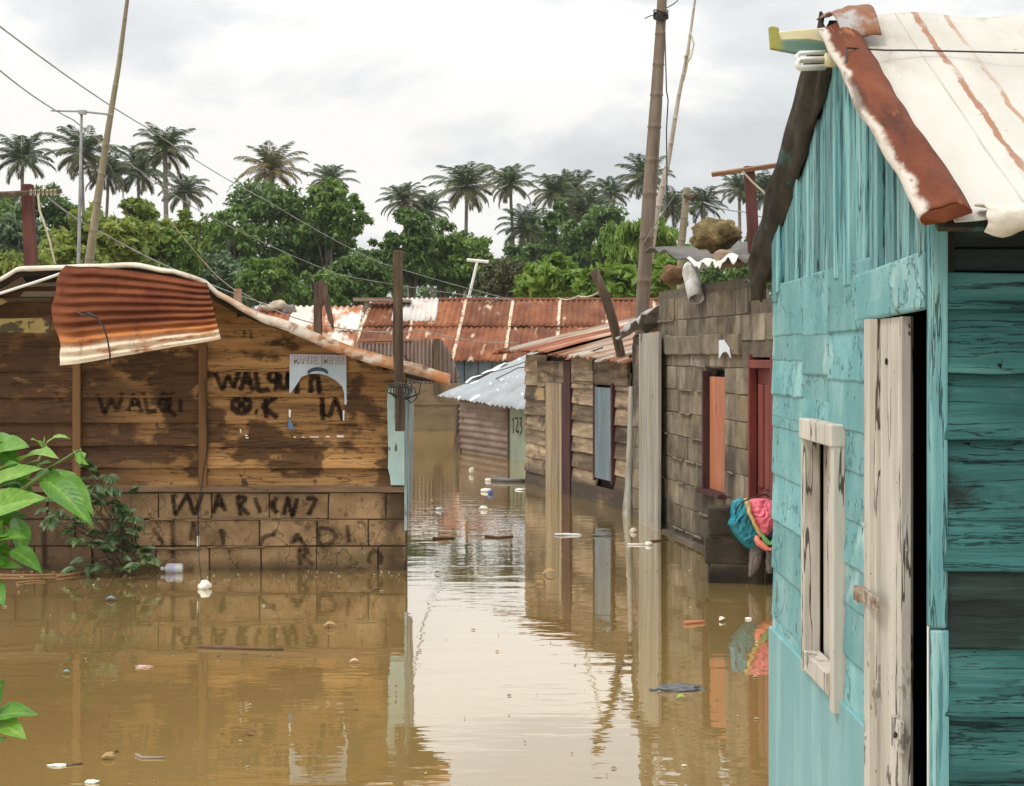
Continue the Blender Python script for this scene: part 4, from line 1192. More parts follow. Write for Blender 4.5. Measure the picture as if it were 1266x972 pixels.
# ragged eave of the white roof
def eave(u, v):
    p = Vector((en[0] - .03, .05 + (RX1 - .05) * u, en[1] + .02))
    d = .055 + .03 * nz(u * 14, 2) + .02 * nz(u * 40, 5)
    return p + Vector((.055 * math.sin(v * 2.2) + .015 * nz(u * 30, v * 4), .02 * nz(u * 20, v * 3, 6), .012 - d * v * v * 1.1 + .012 * nz(u * 28, v * 5, 9)))
mb = MB(); mb.grid(eave, 160, 9, .5, uvs=(2.7, .1))
mb.build('eave_fold', MAT('torn_white_roof_covering', [(.3, (.45, .40, .32)), (.55, (.72, .68, .60)), (.75, (.80, .77, .70))], scale=(7, 7, 7), det=6, tint=0,
    layers=[dict(col=(.10, .06, .035), scale=(9, 9, 14), lo=.5, hi=.6, st=.9, grad=(2, 1.84, 1.81), wob=.02)], bump=.5, bscale=(25, 25, 25)), th, smooth=True, solid=.005)
# wire across the white roof
mb = MB()
def roofpt(f, y): return Vector((rr[0] + (en[0] - rr[0]) * f, y, rr[1] + (en[1] - rr[1]) * f + .022))
mb.tube([roofpt(.34, -.03) + Vector((.05, -.05, -.06)), roofpt(.30, -.06) + Vector((0, 0, .02)), roofpt(.27, .05), roofpt(.27, .12), roofpt(.285, .4), roofpt(.29, .8), roofpt(.28, 1.4), roofpt(.28, 2.6)], .0025, 6)
mb.build('tie_wire', M['wire_dark'], th)

# painted beam end and lamp under the ridge
def thp(x, y, Y): return TH.loc(P(x, y, Y))
beam = empty('ridge_beam', TH, label='cream and green painted beam end jutting out under the turquoise house ridge', cat='beam')
ybm = YPK
def beam_poly(pts, Y0, Y1, mat, name):
    mb = MB()
    a = [thp(x, y, Y0) for x, y in pts]; b = [Vector((q.x - (Y1 - Y0), q.y, q.z)) for q in a]
    i = len(mb.v); mb.v += [tuple(q) for q in a + b]; n = len(a)
    mb.face(list(range(n))); mb.face(list(reversed(range(n, 2 * n))))
    for k in range(n): mb.face((k, n + k, n + (k + 1) % n, (k + 1) % n))
    return mb.build(name, mat, beam, bevel=.003)
beam_poly([(951, 33), (957, 32), (963, 40), (964, 49), (1000, 50), (1036, 54), (1036, 67), (985, 66), (953, 60)], 4.05, 4.07, M['green_beam'], 'lower_board')
beam_poly([(962, 39), (1030, 33), (1040, 40), (1040, 56), (1000, 49), (963, 50)], 4.06, 4.13, M['cream_beam'], 'upper_board')
beam_poly([(957, 32), (963, 34), (965, 50), (962, 52), (958, 44)], 4.071, 4.10, M['green_beam'], 'end_board')
lamp = empty('bulb', TH, label='white compact fluorescent bulb under the painted beam end at the gable', cat='bulb')
mb = MB()
for dy, dz in ((0, 0), (.022, .0), (.011, .019)):
    pts = []
    a = thp(987, 71.5, 4.03) + Vector((-dy, 0, dz - .004)); b = thp(1022, 70.5, 4.03) + Vector((-dy, 0, dz - .004))
    lo = Vector((0, 0, -.022))
    mb.tube([b, a + Vector((0, .006, 0)), a + Vector((0, 0, -.006)), a + lo * .75, a + lo + Vector((0, .006, 0)), b + lo], .0065, 8)
mb.build('glass_tube', M['bulb_white'], lamp, smooth=True)
mb = MB()
mb.tube([thp(1020, 74, 4.02), thp(1028, 74, 4.02), thp(1036, 73, 4.02), thp(1048, 72, 4.02)], [.019, .021, .019, .017], 14)
mb.build('socket', M['cream_beam'], lamp, smooth=True)

# ------------------------------------------------------------------ concrete block house
BH = Frame(1.209, 14.51, math.atan2(-1.0, .158))
bh = empty('block_house', BH, label='grey concrete block house with an orange shutter and a red door', cat='house')
Wb = BH.wall
LB = 5.3
BX1, BX2 = Wb(815, 400)[0], Wb(926, 400)[0]
def btop(x):
    return 1.82 if x < BX1 else (2.24 if x < BX2 else 2.05)
sx0, _ = Wb(873.5, 500); sx1, _ = Wb(897.5, 500); sz0, sz1 = .47, 1.47
ddx0, _ = Wb(929, 500); ddx1 = ddx0 + .62; ddz1 = 1.56
mb = MB()
holes = [(sx0, sx1, sz0, sz1), (ddx0, ddx1, -1, ddz1)]
blocks(mb, 0, LB, -.33, 14, .2035, .30, -.01, .15, holes, gap=.009, jit=.0035, top=btop)
wallb = mb.build('block_wall', M['grey_blocks'], bh, bevel=.004)
mb = MB()
for (a, b, z0, z1) in ((0, BX1, -.4, 1.78), (BX1, sx0, -.4, 2.18), (sx0, sx1, -.4, sz0 - .02), (sx0, sx1, sz1 + .02, 2.18), (sx1, ddx0, -.4, 2.18), (ddx0, BX2, ddz1 + .02, 2.18), (BX2, ddx1, ddz1 + .02, 2.0), (ddx1, LB, -.4, 2.0)):
    if b - a > .01: mb.box(((a + b) / 2, .0555, (z0 + z1) / 2), (b - a, .12, z1 - z0))
M['mortar_grey'] = MAT('grey_brown_mortar', [(.3, (.07, .056, .038)), (.7, (.155, .127, .09))], scale=(6, 6, 6), tint=0, bump=.9, bscale=(40, 40, 40))
mb.build('mortar', M['mortar_grey'], wallb)
mb = MB()
for k in range(60):
    r = rng.randrange(1, 13); x = rng.uniform(.1, 3.2); z = -.33 + r * .2035 - .005
    if sx0 - .15 < x < sx1 + .1 and sz0 - .05 < z < sz1 + .05: continue
    if x > ddx0 - .3 and z < ddz1: continue
    if z > btop(x) - .1 or (x < BX1 and z > 1.65): continue
    pts = [(x + q * .07, -.022 - .010 * abs(nz(x + q, k)), z + .012 * nz(x * 3 + q, k)) for q in range(rng.randrange(3, 7))]
    mb.tube(pts, [.008 + .012 * abs(nz(k * 3.3, q)) for q in range(len(pts))], 6)
mb.build('mortar_squeeze', MAT('grey_mortar', [(.3, (.11, .09, .06)), (.7, (.24, .20, .145))], scale=(8, 8, 8), tint=0, bump=.8, bscale=(40, 40, 40)), wallb, smooth=True, kind='stuff')
mb = MB()
mb.quad((0, .02, -.4), (0, 3, -.4), (0, 3, 1.8), (0, .02, 1.8)); mb.quad((0, 3, -.4), (LB, 3, -.4), (LB, 3, 1.8), (0, 3, 1.8)); mb.quad((LB, .02, -.4), (LB, 3, -.4), (LB, 3, 1.8), (LB, .02, 1.8))
mb.build('side_wall', M['mud_wall'], bh, solid=.1)
# base ledge at the water
mb = MB()
mb.slab([.6, 1.5, 2.4, 3.3, 4.2], -.3, lambda x: .022 + .012 * nz(x * 5), -.10, -.07, .12)
mb.build('footing', M['grey_blocks'], bh, bevel=.01)
# raised concrete beam band over the openings
mb = MB()
n = 30
xs_ = [.75 + 2.75 * i / n for i in range(n + 1)]
mb.slab(xs_, lambda x: 1.60 + .02 * nz(x * 5, 1), lambda x: 1.76 + .025 * nz(x * 4, 6), -.040, -.046, .06, .62)
mb.build('ring_beam', M['grey_blocks'], bh, bevel=.008)
# orange shutter
mb = MB()
n = 3
for k in range(n):
    a = sx0 + .05 + (sx1 - sx0 - .06) * k / n; b = sx0 + .05 + (sx1 - sx0 - .06) * (k + 1) / n - .004
    mb.slab([a, b], sz0 + .03, sz1 - .05, .012, .012, .03, rng.random())
sh = mb.build('shutter', M['orange_paint'], bh, bevel=.003)
mb = MB()
mb.box((sx0 + .02, -.012, (sz0 + sz1) / 2), (.04, .06, sz1 - sz0 - .01)); mb.box(((sx0 + sx1) / 2, -.03, sz0 + .012), (sx1 - sx0 + .1, .10, .035))
mb.build('shutter_frame', M['maroon_wood'], sh, bevel=.003)
mb = MB(); mb.box(((sx0 + sx1) / 2, .10, (sz0 + sz1) / 2), (sx1 - sx0, .02, sz1 - sz0)); mb.box(((ddx0 + ddx1) / 2, .12, .6), (ddx1 - ddx0, .02, 2.0)); mb.build('painted_opening_shade', M['dark_inside'], bh)  # near-black panels paint the shade behind shutter and door
# red panelled door with frame
mb = MB()
mb.box((ddx0 + .02, .0, .6), (.04, .06, 2.0), .1); mb.box((ddx1 - .03, -.01, .6), (.06, .08, 2.0), .3); mb.box(((ddx0 + ddx1) / 2, -.008, ddz1 - .03), (ddx1 - ddx0 - .12, .07, .06), .4)
mb.slab([ddx0 + .06, ddx1 - .06], -.4, ddz1 - .06, .03, .03, .03, .5)
dr = mb.build('door', M['red_paint'], bh, bevel=.004)
mb = MB()
wd = (ddx1 - ddx0 - .12)
for c in (0, 1, 2):
    a = ddx0 + .06 + wd * (.10 + .29 * c); b = a + wd * .22
    for z0, z1 in ((.62, 1.38), (-.2, .5)):
        mb.prism([(a, z0), (b, z0), (b, z1), (a, z1)], .012, .03, .6)
mb.build('door_panel', M['red_paint'], dr, bevel=.008)
# loose roof sheets, crumpled flashing
mb = MB()
def top_sheet(u, v):
    a = Wb(812, 309)[0]; b = Wb(944, 309)[0]
    x = a + (b - a) * u
    return Vector((x, -.12 + 1.5 * v + .05 * nz(u * 5, 1) * (1 - v), 2.55 - .17 * u + .02 * math.sin(30 * u) + .10 * v + .05 * nz(u * 4, v * 2) - .10 * sstep(.3, .55, u) * sstep(.5, 0, v) + .09 * sstep(.2, 0, u) * sstep(.3, 0, v) * nz(u * 9, 3)))
mb.grid(top_sheet, 40, 10)
mb.build('roof_sheet', M['tar_sheet'], bh, smooth=True, solid=.012)
mb = MB()
def ragged(u, v):
    u = .52 + .48 * u
    a = Wb(812, 309)[0]; b = Wb(935, 309)[0]
    x = a + (b - a) * u
    p = top_sheet(u * .93, 0)
    return Vector((x, p.y - .015 - .02 * v, p.z + .015 - v * (.012 + .07 * sstep(.5, .7, u) * (.5 + .9 * nz(u * 26, 2)) + .012 * abs(nz(u * 14, 8)))))
mb.grid(ragged, 60, 4); mb.build('torn_edge', M['white_paint'], bh, smooth=True, solid=.004)
mb = MB()
def flash(u, v):
    a = Wb(779, 400)[0] - .1; b = Wb(816, 390)[0]
    x = a + (b - a) * u
    return Vector((x, -.13 + .7 * v + .05 * nz(u * 5, v * 4), 1.84 + .20 * u + .06 * nz(u * 6, v * 4, 2) + .04 * nz(u * 15, v * 9, 7) - .07 * sstep(.15, 0, v)))
mb.grid(flash, 30, 16); mb.build('flashing', M['crumple'], bh, smooth=True, solid=.01)
mb = MB()
def pads(u, v):
    a = Wb(928, 360)[0]; b = a + 1.2
    return Vector((a + (b - a) * u, -.06 + 1.2 * v, 2.14 + .10 * v + .03 * nz(u * 9, v * 5)))
mb.grid(pads, 20, 8); mb.build('roof_sheet', M['tar_sheet'], bh, smooth=True, solid=.01)
# white drain elbow
mb = MB()
def bp(x, y, yo): 
    q = Wb(x, y, yo); return Vector((q[0], yo, q[1]))
mb.tube([bp(862, 326, .30), bp(857, 330, .02), bp(855, 333, -.06), bp(854, 337, -.085), bp(857, 352, -.09), bp(861, 370, -.09)], [.066, .068, .07, .069, .066, .064], 18, cap=False)
mb.build('drain_pipe', M['pvc'], bh, smooth=True, solid=.006)
# pale paper scrap on the wall
mb = MB()
mb.prism([Wb(897, 444), Wb(897, 421), Wb(903, 420), Wb(910, 430), Wb(912, 443), Wb(907, 435), Wb(902, 436)], -.056, -.052)
mb.build('paper_scrap', PLAIN('torn_pale_paper', (.58, .62, .66)), bh)

mb = MB()
z_ = .02
mb.slab([Wb(790, 500, -.10)[0], Wb(814, 500, -.10)[0]], -.3, lambda x: 1.80, -.105, -.10, .03, .5)
pl = mb.build('plank', M['pale_plank'], None, bevel=.004, label='wide pale whitewashed plank standing at the corner of the grey block house', cat='plank')
pl.location = BH.o; pl.rotation_euler = (0, 0, BH.a)

# stub wall of blocks at the door with clothes thrown over it
PR = Frame(*P(889, 700, 10.17).xy, R(-6))
pier = empty('block_pier', PR, label='low dark concrete block pier beside the red door, clothes piled on it', cat='pier')
mb = MB()
for r in range(4):
    zb = -.28 + r * .205
    for k in range(2):
        mb.box((.10 + .0 + k * .40 + (.02 if r % 2 else 0), .10 + rng.uniform(-.01, .01), zb + .098), (.39, .20, .195), rng.random() * .5, jit=.006)
mb.build('blocks', MAT('damp_dark_blocks', [(.3, (.022, .017, .012)), (.7, (.085, .066, .044))], scale=(6, 6, 6), tint=.25, bump=1.0, bscale=(40, 40, 40),
    layers=[dict(col=(.01, .008, .006), scale=(2, 2, 2), lo=.2, hi=.5, st=.8, grad=(2, .12, .04))]), pier, bevel=.012)
mb = MB(); mb.box((.30, .10, .09), (.72, .17, .7)); mb.build('core', M['mortar_dark'], pier)

# clothes
def puff(mb, rows, depth, wr=.3, Y=10.0, nseg=36, sd=0.0, frame=None, fr=1.0, t=None, wf=8):
    """a soft body: rows of (photo y, left x, right x); swells towards and away from the viewer"""
    nv = (len(rows) - 1) * 7; nseg = nseg * 2
    def fn(u, v):
        f = v * (len(rows) - 1); k = min(int(f), len(rows) - 2); q = f - k
        y = rows[k][0] * (1 - q) + rows[k + 1][0] * q; l = rows[k][1] * (1 - q) + rows[k + 1][1] * q; r_ = rows[k][2] * (1 - q) + rows[k + 1][2] * q
        a = 2 * math.pi * u
        c, s_ = math.cos(a), math.sin(a)
        x = (l + r_) / 2 + (r_ - l) / 2 * c
        th_ = depth * (math.sin(math.pi * min(max(v, .04), .96)) ** .5)
        dp = -s_ * th_ * (1 if s_ > 0 else .6)
        q1 = (x * .9 + y * .35) * .11 * fr + 2.2 * nz(x * .05, y * .05 + sd)
        n = .5 * nz(x * .07 * fr + sd, y * .05 * fr, s_) + 1.1 * (1 - 2 * abs(nz(q1 * 2.0, y * .035 + sd, 2))) - .7 + .55 * (1 - 2 * abs(nz(x * .22 + sd, y * .12, 5))) - .3
        p = P(x + 2 * nz(y * .1 + sd, 1), y, Y + dp * (1 + wr * n) + (.35 * wr * depth * n if s_ > 0 else 0))
        return frame.loc(p) if frame else p
    mb.grid(fn, nseg, nv, t if t is not None else .5)

Yc = 10.12
jk = empty('jacket', PR, label='teal and pink jacket bundled over the low block pier by the red door', cat='jacket')
mb = MB(); puff(mb, [(616, 911, 926), (620, 905, 932), (630, 903, 938), (640, 903, 940), (648, 900, 944), (660, 906, 946), (670, 914, 946), (676, 921, 944), (680, 928, 936)], .10, .45, Yc, 40, 1.0, PR)
mb.build('teal_body', PLAIN('teal_nylon', (.012, .20, .26), .45, .5), jk, smooth=True)
mb = MB(); puff(mb, [(616, 926, 946), (620, 924, 958), (630, 925, 962), (640, 928, 963), (650, 932, 961), (660, 938, 955), (666, 942, 950)], .13, .4, Yc - .03, 40, 5.0, PR)
mb.build('pink_lining', PLAIN('pink_nylon', (.72, .15, .21), .5, .4), jk, smooth=True)
mb = MB(); puff(mb, [(640, 952, 964), (650, 946, 965), (660, 942, 965), (668, 941, 965), (674, 944, 962)], .09, .3, Yc - .01, 30, 8.0, PR)
mb.build('navy_panel', PLAIN('navy_nylon', (.015, .05, .075), .5, .4), jk, smooth=True)
for nm, rows, c, sd in (('yellow_band', [(616, 919, 926), (624, 921, 928), (636, 925, 931), (648, 930, 936), (658, 935, 941), (664, 939, 943)], (.62, .45, .17), 2.0),
                        ('green_band', [(656, 938, 943), (664, 940, 947), (670, 943, 953), (674, 947, 958), (668, 953, 962), (656, 960, 965)], (.13, .33, .12), 3.0),
                        ('coral_band', [(662, 934, 938), (668, 932, 941), (674, 935, 950), (681, 945, 957), (675, 955, 960), (668, 959, 964)], (.75, .22, .15), 4.0)):
    mb = MB(); puff(mb, rows, .05, .25, Yc - .105, 24, sd, PR)
    mb.build(nm, PLAIN(nm + '_nylon', c, .5, .4), jk, smooth=True)
rg = empty('grey_trousers', PR, label='wet grey cloth hanging below the teal and pink jacket', cat='cloth')
mb = MB(); puff(mb, [(668, 927, 944), (680, 927, 944), (692, 926, 942), (702, 925, 939), (708, 925, 934), (713, 926, 930)], .035, .5, 10.09, 30, 9.0, PR)
mb.build('trouser_leg', PLAIN('damp_grey_cotton', (.17, .145, .125), .95, .1), rg, smooth=True)
mb = MB(); puff(mb, [(668, 945, 957), (680, 946, 957), (695, 947, 957), (704, 947, 956), (709, 949, 955)], .03, .5, 10.09, 30, 11.0, PR)
mb.build('trouser_leg', PLAIN('damp_grey_cotton_pale', (.20, .175, .155), .95, .1), rg, smooth=True)
mb = MB(); mb.tube([PR.loc(P(*t)) for t in ((909, 636, 10.0), (911, 628, 9.98), (917, 621, 9.97), (926, 617, 9.96), (936, 614, 9.98), (946, 611, 10.02), (950, 614, 10.05))], .006, 6)
o = mb.build('bent_wire', M['wire_dark'], None, smooth=True, label='bent black wire loop arching over the bundled jacket', cat='wire')
o.location = PR.o; o.rotation_euler = (0, 0, PR.a)

# rock and brick on the block house roof
def blob(rad, sc, sd, n=28, f=1.6, amp=.35):
    mb = MB()
    def fn(u, v):
        a, b = 2 * math.pi * u, math.pi * v
        d = Vector((math.sin(b) * math.cos(a), math.sin(b) * math.sin(a), math.cos(b)))
        q = 1 + amp * nz(d.x * f + sd, d.y * f, d.z * f) + amp * .45 * nz(d.x * f * 3 + sd, d.y * f * 3, d.z * f * 3) + amp * .15 * nz(d.x * f * 9 + sd, d.y * f * 9, d.z * f * 9)
        return Vector((d.x * sc[0], d.y * sc[1], d.z * sc[2])) * rad * q
    mb.grid(fn, n, n // 2)
    return mb
o = blob(1, (.19, .19, .125), 4.2, 48).build('rock', M['rock'], None, smooth=True, label='big yellowish porous rock weighing down the block house roof', cat='rock')
o.location = P(883, 291, 11.75); o.rotation_euler = (0, R(-12), .4)
mb = MB(); i = 0
mb.prism([(-.11, -.06), (.12, -.06), (.125, .0), (.05, .015), (.02, .06), (-.06, .075), (-.105, .07)], -.09, .09)
o = mb.build('broken_block', MAT('pinkish_broken_block', [(.3, (.24, .17, .115)), (.7, (.38, .28, .20))], scale=(9, 9, 9), tint=0, bump=.8, bscale=(30, 30, 30)), None, bevel=.02, label='broken pinkish block on the dark roof sheet below the porous rock', cat='block')
o.location = P(901, 321, 11.35)
o = blob(1, (.13, .12, .10), 9.2, 30).build('rock', MAT('rusty_brown_rock', [(.3, (.10, .05, .025)), (.7, (.24, .14, .07))], scale=(8, 8, 8), tint=0, bump=.8), None, smooth=True, label='rust brown rock tucked under the torn roof sheet edge of the block house', cat='rock')
o.location = P(834, 340, 14.0)

# ------------------------------------------------------------------ old wooden shack
WS = Frame(.192, 18.2, math.atan2(-3.3, 1.025))
ws = empty('timber_shack', WS, label='old grey brown timber shack with a slate blue shutter and streaked roof sheets', cat='shack')
Ww = WS.wall
LW = 3.46
def wx(px): return Ww(px, 520)[0]
mb = MB()
rowsz = [-.3, -.02, .17, .35, .53, .70, .88, 1.06, 1.24, 1.41, 1.60]
def wrow(x0, x1, k0=0, k1=99, skew=0):
    for k, (a, b) in enumerate(zip(rowsz, rowsz[1:])):
        if k < k0 or k > k1: continue
        sd = rng.uniform(0, 99); tl = rng.uniform(-.02, .02)
        mid = (x0 + x1) / 2
        n = 5; xs_ = [x0 + (x1 - x0) * i / n for i in range(n + 1)]
        mb.slab(xs_, lambda q: a - .012 + tl * (q - mid) + .008 * nz(q * 4 + sd), lambda q: b + .004, -.030 - rng.uniform(0, .012), -.012, .025, rng.random())
wrow(-.02, wx(677)); mb.build('plank_wall', M['old_boards'], ws, bevel=.004); mb = MB()
wrow(wx(709), wx(740), 2); wrow(wx(762), LW, 2)
mb.slab([wx(711), wx(740), wx(762), LW], -.3, .18, -.05, -.045, .03, .12)
mb.build('plank_wall', M['old_boards'], ws, bevel=.004)
mb = MB()
xx = [677, 683, 687, 694, 697]
for a, b in zip(xx, xx[1:]):
    mb.slab([wx(a) + .004, wx(b)], -.3, 1.29 + rng.uniform(-.06, .03), -.025 - rng.uniform(0, .02), -.03, .03, rng.random())
mb.build('plank_door', M['tan_plank'], ws, bevel=.004)
mb = MB()
mb.slab([wx(697), wx(701)], -.3, 1.55, -.03, -.03, .03, .2); mb.slab([wx(701.5), wx(710)], -.3, 1.53, -.055, -.055, .06, .6)
mb.build('door_post', M['maroon_wood'], ws, bevel=.004)
mb = MB()
a, b = wx(740), wx(761)
n = 5
for k in range(n): mb.slab([a + (b - a) * k / n + .002, a + (b - a) * (k + 1) / n], .27, 1.25, -.045, -.045, .03, rng.random())
shw = mb.build('shutter', M['slate_paint'], ws, bevel=.002)
mb = MB(); mb.slab([b + .004, b + .05], .24, 1.3, -.06, -.06, .05, .4); mb.slab([a - .05, a - .004], .24, 1.3, -.05, -.05, .04, .2); mb.build('shutter_frame', M['maroon_wood'], shw, bevel=.003)
mb = MB()
mb.slab([wx(668), wx(715), LW], 1.28, 1.53, -.040, -.045, .02, .35)
mb.slab([wx(712), wx(738)], 1.31, 1.58, -.052, -.058, .02, .72)
mb.build('head_board', M['old_boards'], ws, bevel=.004)
mb = MB()
mb.box((LW / 2, .06, .65), (LW - .02, .05, 1.9)); mb.quad((0, .05, -.3), (0, 2.2, -.3), (0, 2.2, 2.2), (0, .05, 1.6)); mb.quad((LW, .05, -.3), (LW, 2.2, -.3), (LW, 2.2, 2.2), (LW, .05, 1.6))
mb.quad((0, 2.2, -.3), (LW, 2.2, -.3), (LW, 2.2, 2.2), (0, 2.2, 2.2))
mb.build('backing_wall', M['soffit'], ws)
ev = lambda x: 1.655 - .035 * x
mb = MB(); k = 0; x = -.30
while x < LW + .05:
    x1 = min(x + .80, LW + .1)
    lift = .012 * (k % 2) + rng.uniform(-.01, .01)
    fr = -.14 - rng.uniform(0, .10)
    mb.corr((x - .06, 2.35, ev(x) + .62 + lift), (x1, 2.35, ev(x1) + .62 + lift), (x - .06, fr, ev(x) + lift), (x1, fr, ev(x1) + lift), 8, .014, nv=10, per=6, t=rng.random(), rag=.03, warp=.03, uv0=(x, k * 3.1))
    x = x1; k += 1
mb.build('roof', M['streak_roof'], ws, smooth=True, solid=.005)
mb = MB()
mb.corr((-.42, .9, ev(0) + .27), (.1, .9, ev(0) + .25), (-.42, -.30, ev(0) + .0), (.1, -.24, ev(0) - .02), 5, .02, nv=8, per=6, rag=.12, warp=.07)
mb.build('bent_roof_sheet', M['rust_roof'], ws, smooth=True, solid=.006)

# poles leaning at the shack's near end
def pole(name, pts, rad, mat, label, cat, n=8, nodes=0, group=None):
    pts = [Vector(p) for p in pts]
    o_ = pts[-1].copy()
    mb = MB()
    if nodes:
        tot = len(pts) - 1; PP, RR = [], []
        N = 60
        for i in range(N + 1):
            f = i / N * tot; k = min(int(f), tot - 1); q = f - k
            PP.append(pts[k].lerp(pts[k + 1], q)); r_ = (rad[k] * (1 - q) + rad[k + 1] * q) if hasattr(rad, '__len__') else rad
            RR.append(r_)
        out_p, out_r = [], []
        for i in range(N + 1):
            out_p.append(PP[i]); out_r.append(RR[i] * (1.13 if (i % (N // nodes)) == 0 and 0 < i < N else 1))
            if (i % (N // nodes)) == 0 and 0 < i < N:
                d = (PP[min(i + 1, N)] - PP[i]) * .12
                out_p.append(PP[i] + d); out_r.append(RR[i] * .98)
        pts, rad = out_p, out_r
    mb.tube([p - o_ for p in pts], rad, n)
    return mb.build(name, mat, None, smooth=True, label=label, cat=cat, group=group, loc=None) , o_
def put(r):
    r[0].location = r[1]; return r[0]
put(pole('leaning_pole', [P(734, 334, 15.0), P(748, 366, 15.0), P(758, 398, 15.05), (P(768, 440, 15.1)), P(779, 474, 15.15)], [.045, .05, .05, .048, .045], M['post_wood'], 'dark crooked pole leaning from the timber shack roof towards the pale plank', 'pole', 6))
put(pole('thin_plank', [P(781, 478, 14.85), P(780, 540, 14.8), P(778, 600, 14.7), P(776, 640, 14.6), WP(776, 655) + Vector((0, 0, -.3))], [.03, .04, .045, .06, .06], M['pale_plank'], 'narrow grey slat standing in the water between the timber shack and the wide pale plank', 'plank', 4))

# ------------------------------------------------------------------ zinc roofed shack further along
ZS = Frame(-.924, 24.46, math.atan2(-2.61, 1.13))
zs = empty('zinc_roof_shack', ZS, label='small sunken shack with a sloping silver zinc roof and the number 123', cat='shack')
LZs = 2.84
mb = MB()
mb.corr((.05, .0, .35), (.05, .0, 1.05), (2.45, .0, .35), (2.45, .0, 1.05), 1, .0, nv=1)
mb = MB()
zsx1 = ZS.wall(631, 540)[0]
mb.corr((.18, -.02, -.3), (.15, -.02, .86), (zsx1, -.02, -.3), (zsx1, -.02, .86), 11, .014, nv=2, per=6)
mb.build('corrugated_wall', M['rusty_corr'], zs, smooth=True)
mb = MB(); mb.slab([zsx1 + .03, LZs + .3], -.3, .86, -.03, -.03, .03)
gp = mb.build('side_panel', M['green_panel'], zs)
mb = MB(); mb.slab([zsx1 - .02, zsx1 + .04], -.3, .86, -.05, -.05, .05, .2); mb.build('door_post', M['post_wood'], zs)
n123 = MB()
cz = lambda px, py: ZS.wall(px, py, -.03)
zo = lambda *p: zs_(4.86, 480, 400, p)
for st_ in (zo((748, 580), (752, 565), (753, 660)), zo((764, 570), (778, 566), (782, 590), (766, 650), (786, 652)), zo((790, 568), (804, 570), (800, 598), (792, 606), (804, 620), (804, 655), (790, 668))):
    n123 = MB(); ribbon(n123, st_, .014 * 1.4, cz, lambda z: -.03, .95)
    n123.build('painted_digit', M['spray'], gp)
mb = MB()
mb.quad((0, .03, -.3), (LZs + .3, .03, -.3), (LZs + .3, .03, .82), (0, .03, .82)); mb.quad((0, .03, -.3), (0, 1.4, -.3), (0, 1.4, 1.3), (0, .03, .82)); mb.quad((0, 1.4, -.3), (LZs, 1.4, -.3), (LZs, 1.4, 1.3), (0, 1.4, 1.3)); mb.quad((LZs + .3, .03, -.3), (LZs + .3, 1.4, -.3), (LZs + .3, 1.4, 1.3), (LZs + .3, .03, .82))
mb.build('backing_wall', M['soffit'], zs)
mb = MB()
A0, B0 = ZS.loc(P(541, 490, 25.2)), ZS.loc(P(653, 508, 20.8))
C0, D0 = ZS.loc(P(655, 438, 26.4)), ZS.loc(P(735, 432, 22.2))
mb.corr(C0, D0, A0, B0, 22, .018, nv=8, per=6, rag=.035, warp=.04)
mb.build('roof', M['zinc'], zs, smooth=True, solid=.006)
mb = MB()
e0 = A0.lerp(C0, .28) + Vector((0, 0, .05)); e1 = A0.lerp(C0, .72) + Vector((0, 0, .05))
mb.corr(e0, e1, e0.lerp(B0, .04), e1.lerp(D0, .07), 3, .01, nv=2, warp=.03)
mb.build('ridge_flashing', M['white_paint'], zs, solid=.006)
post1 = MB()
post1.tube([P(568, 500, 24.4), P(567, 530, 24.4), WP(567, 558) + Vector((0, 0, -.2))], [.07, .075, .09], 7)
o = post1.build('porch_post', M['post_wood'], None, smooth=False, label='dark rough post under the low corner of the zinc roof', cat='post')
post2 = MB()
post2.tube([P(575, 515, 24.2), P(577, 530, 24.2), P(580, 545, 24.1), P(578, 556, 24.1)], [.06, .05, .045, .04], 6)
o = post2.build('hanging_stick', M['post_wood'], None, label='short bent dark stick beside the porch post of the zinc shack', cat='stick')

# ------------------------------------------------------------------ houses at the end of the water lane
RR_ = Frame(*P(436, 460, 35).xy, 0)
rh = empty('long_rust_roof_house', RR_, label='long low house with a rust red sheet roof across the end of the lane', cat='house')
Lr = (850 - 436) * 35 / FPX
mb = MB()
e_z, r_z, dyr = 1.47, 3.05, 3.5
x = -.1; k = 0
while x < Lr:
    x1 = min(x + 1.24, Lr)
    f0, f1 = x, x1
    m0 = .45
    for (v0, v1, lift) in ((0, m0 + .02, .03), (m0, 1, 0)):
        q = lambda xx, v: (xx + .22 * (1 - v), -.25 + (dyr + .25) * (1 - v), r_z + (e_z - r_z) * v + lift)
        mb.corr(q(f0 - .04, v0), q(f1, v0), q(f0 - .04, v1), q(f1, v1), 9, .022, nv=6, per=5, t=rng.random(), rag=.02, warp=.03, uv0=(f0 - .04 + .04, v0 * 4.5))
    x = x1; k += 1
mb.build('roof', M['rust_roof'], rh, smooth=True, solid=.008)
mb = MB()
mb.box((Lr / 2, dyr + .05, r_z + .05), (Lr + .3, .25, .05)); mb.build('ridge_cap', M['rust_roof'], rh)
mb = MB()
mb.corr((.75, dyr * .98, r_z + .06), (1.9, dyr * .98, r_z + .06), (.75, dyr * .57, r_z - .58), (1.9, dyr * .57, r_z - .58), 9, .02, nv=3, per=5)
mb.build('pale_roof_sheet', MAT('pale_pinkish_sheet', [(.3, (.45, .40, .36)), (.7, (.62, .57, .53))], scale=(3, 1, 3), tint=0, coords='UV',
    layers=[dict(col=(.33, .13, .07), scale=(4, 2, 3), lo=.58, hi=.66, st=.8, coords='UV')]), rh, smooth=True, solid=.008)
mb = MB()
n = 24
for k in range(n):
    mb.slab([.05 + (Lr - .1) * k / n, .05 + (Lr - .1) * (k + 1) / n - .02], -.4, 1.5, 0.0 - .02 * (k % 2), -.02 * (k % 2), .05, rng.random())
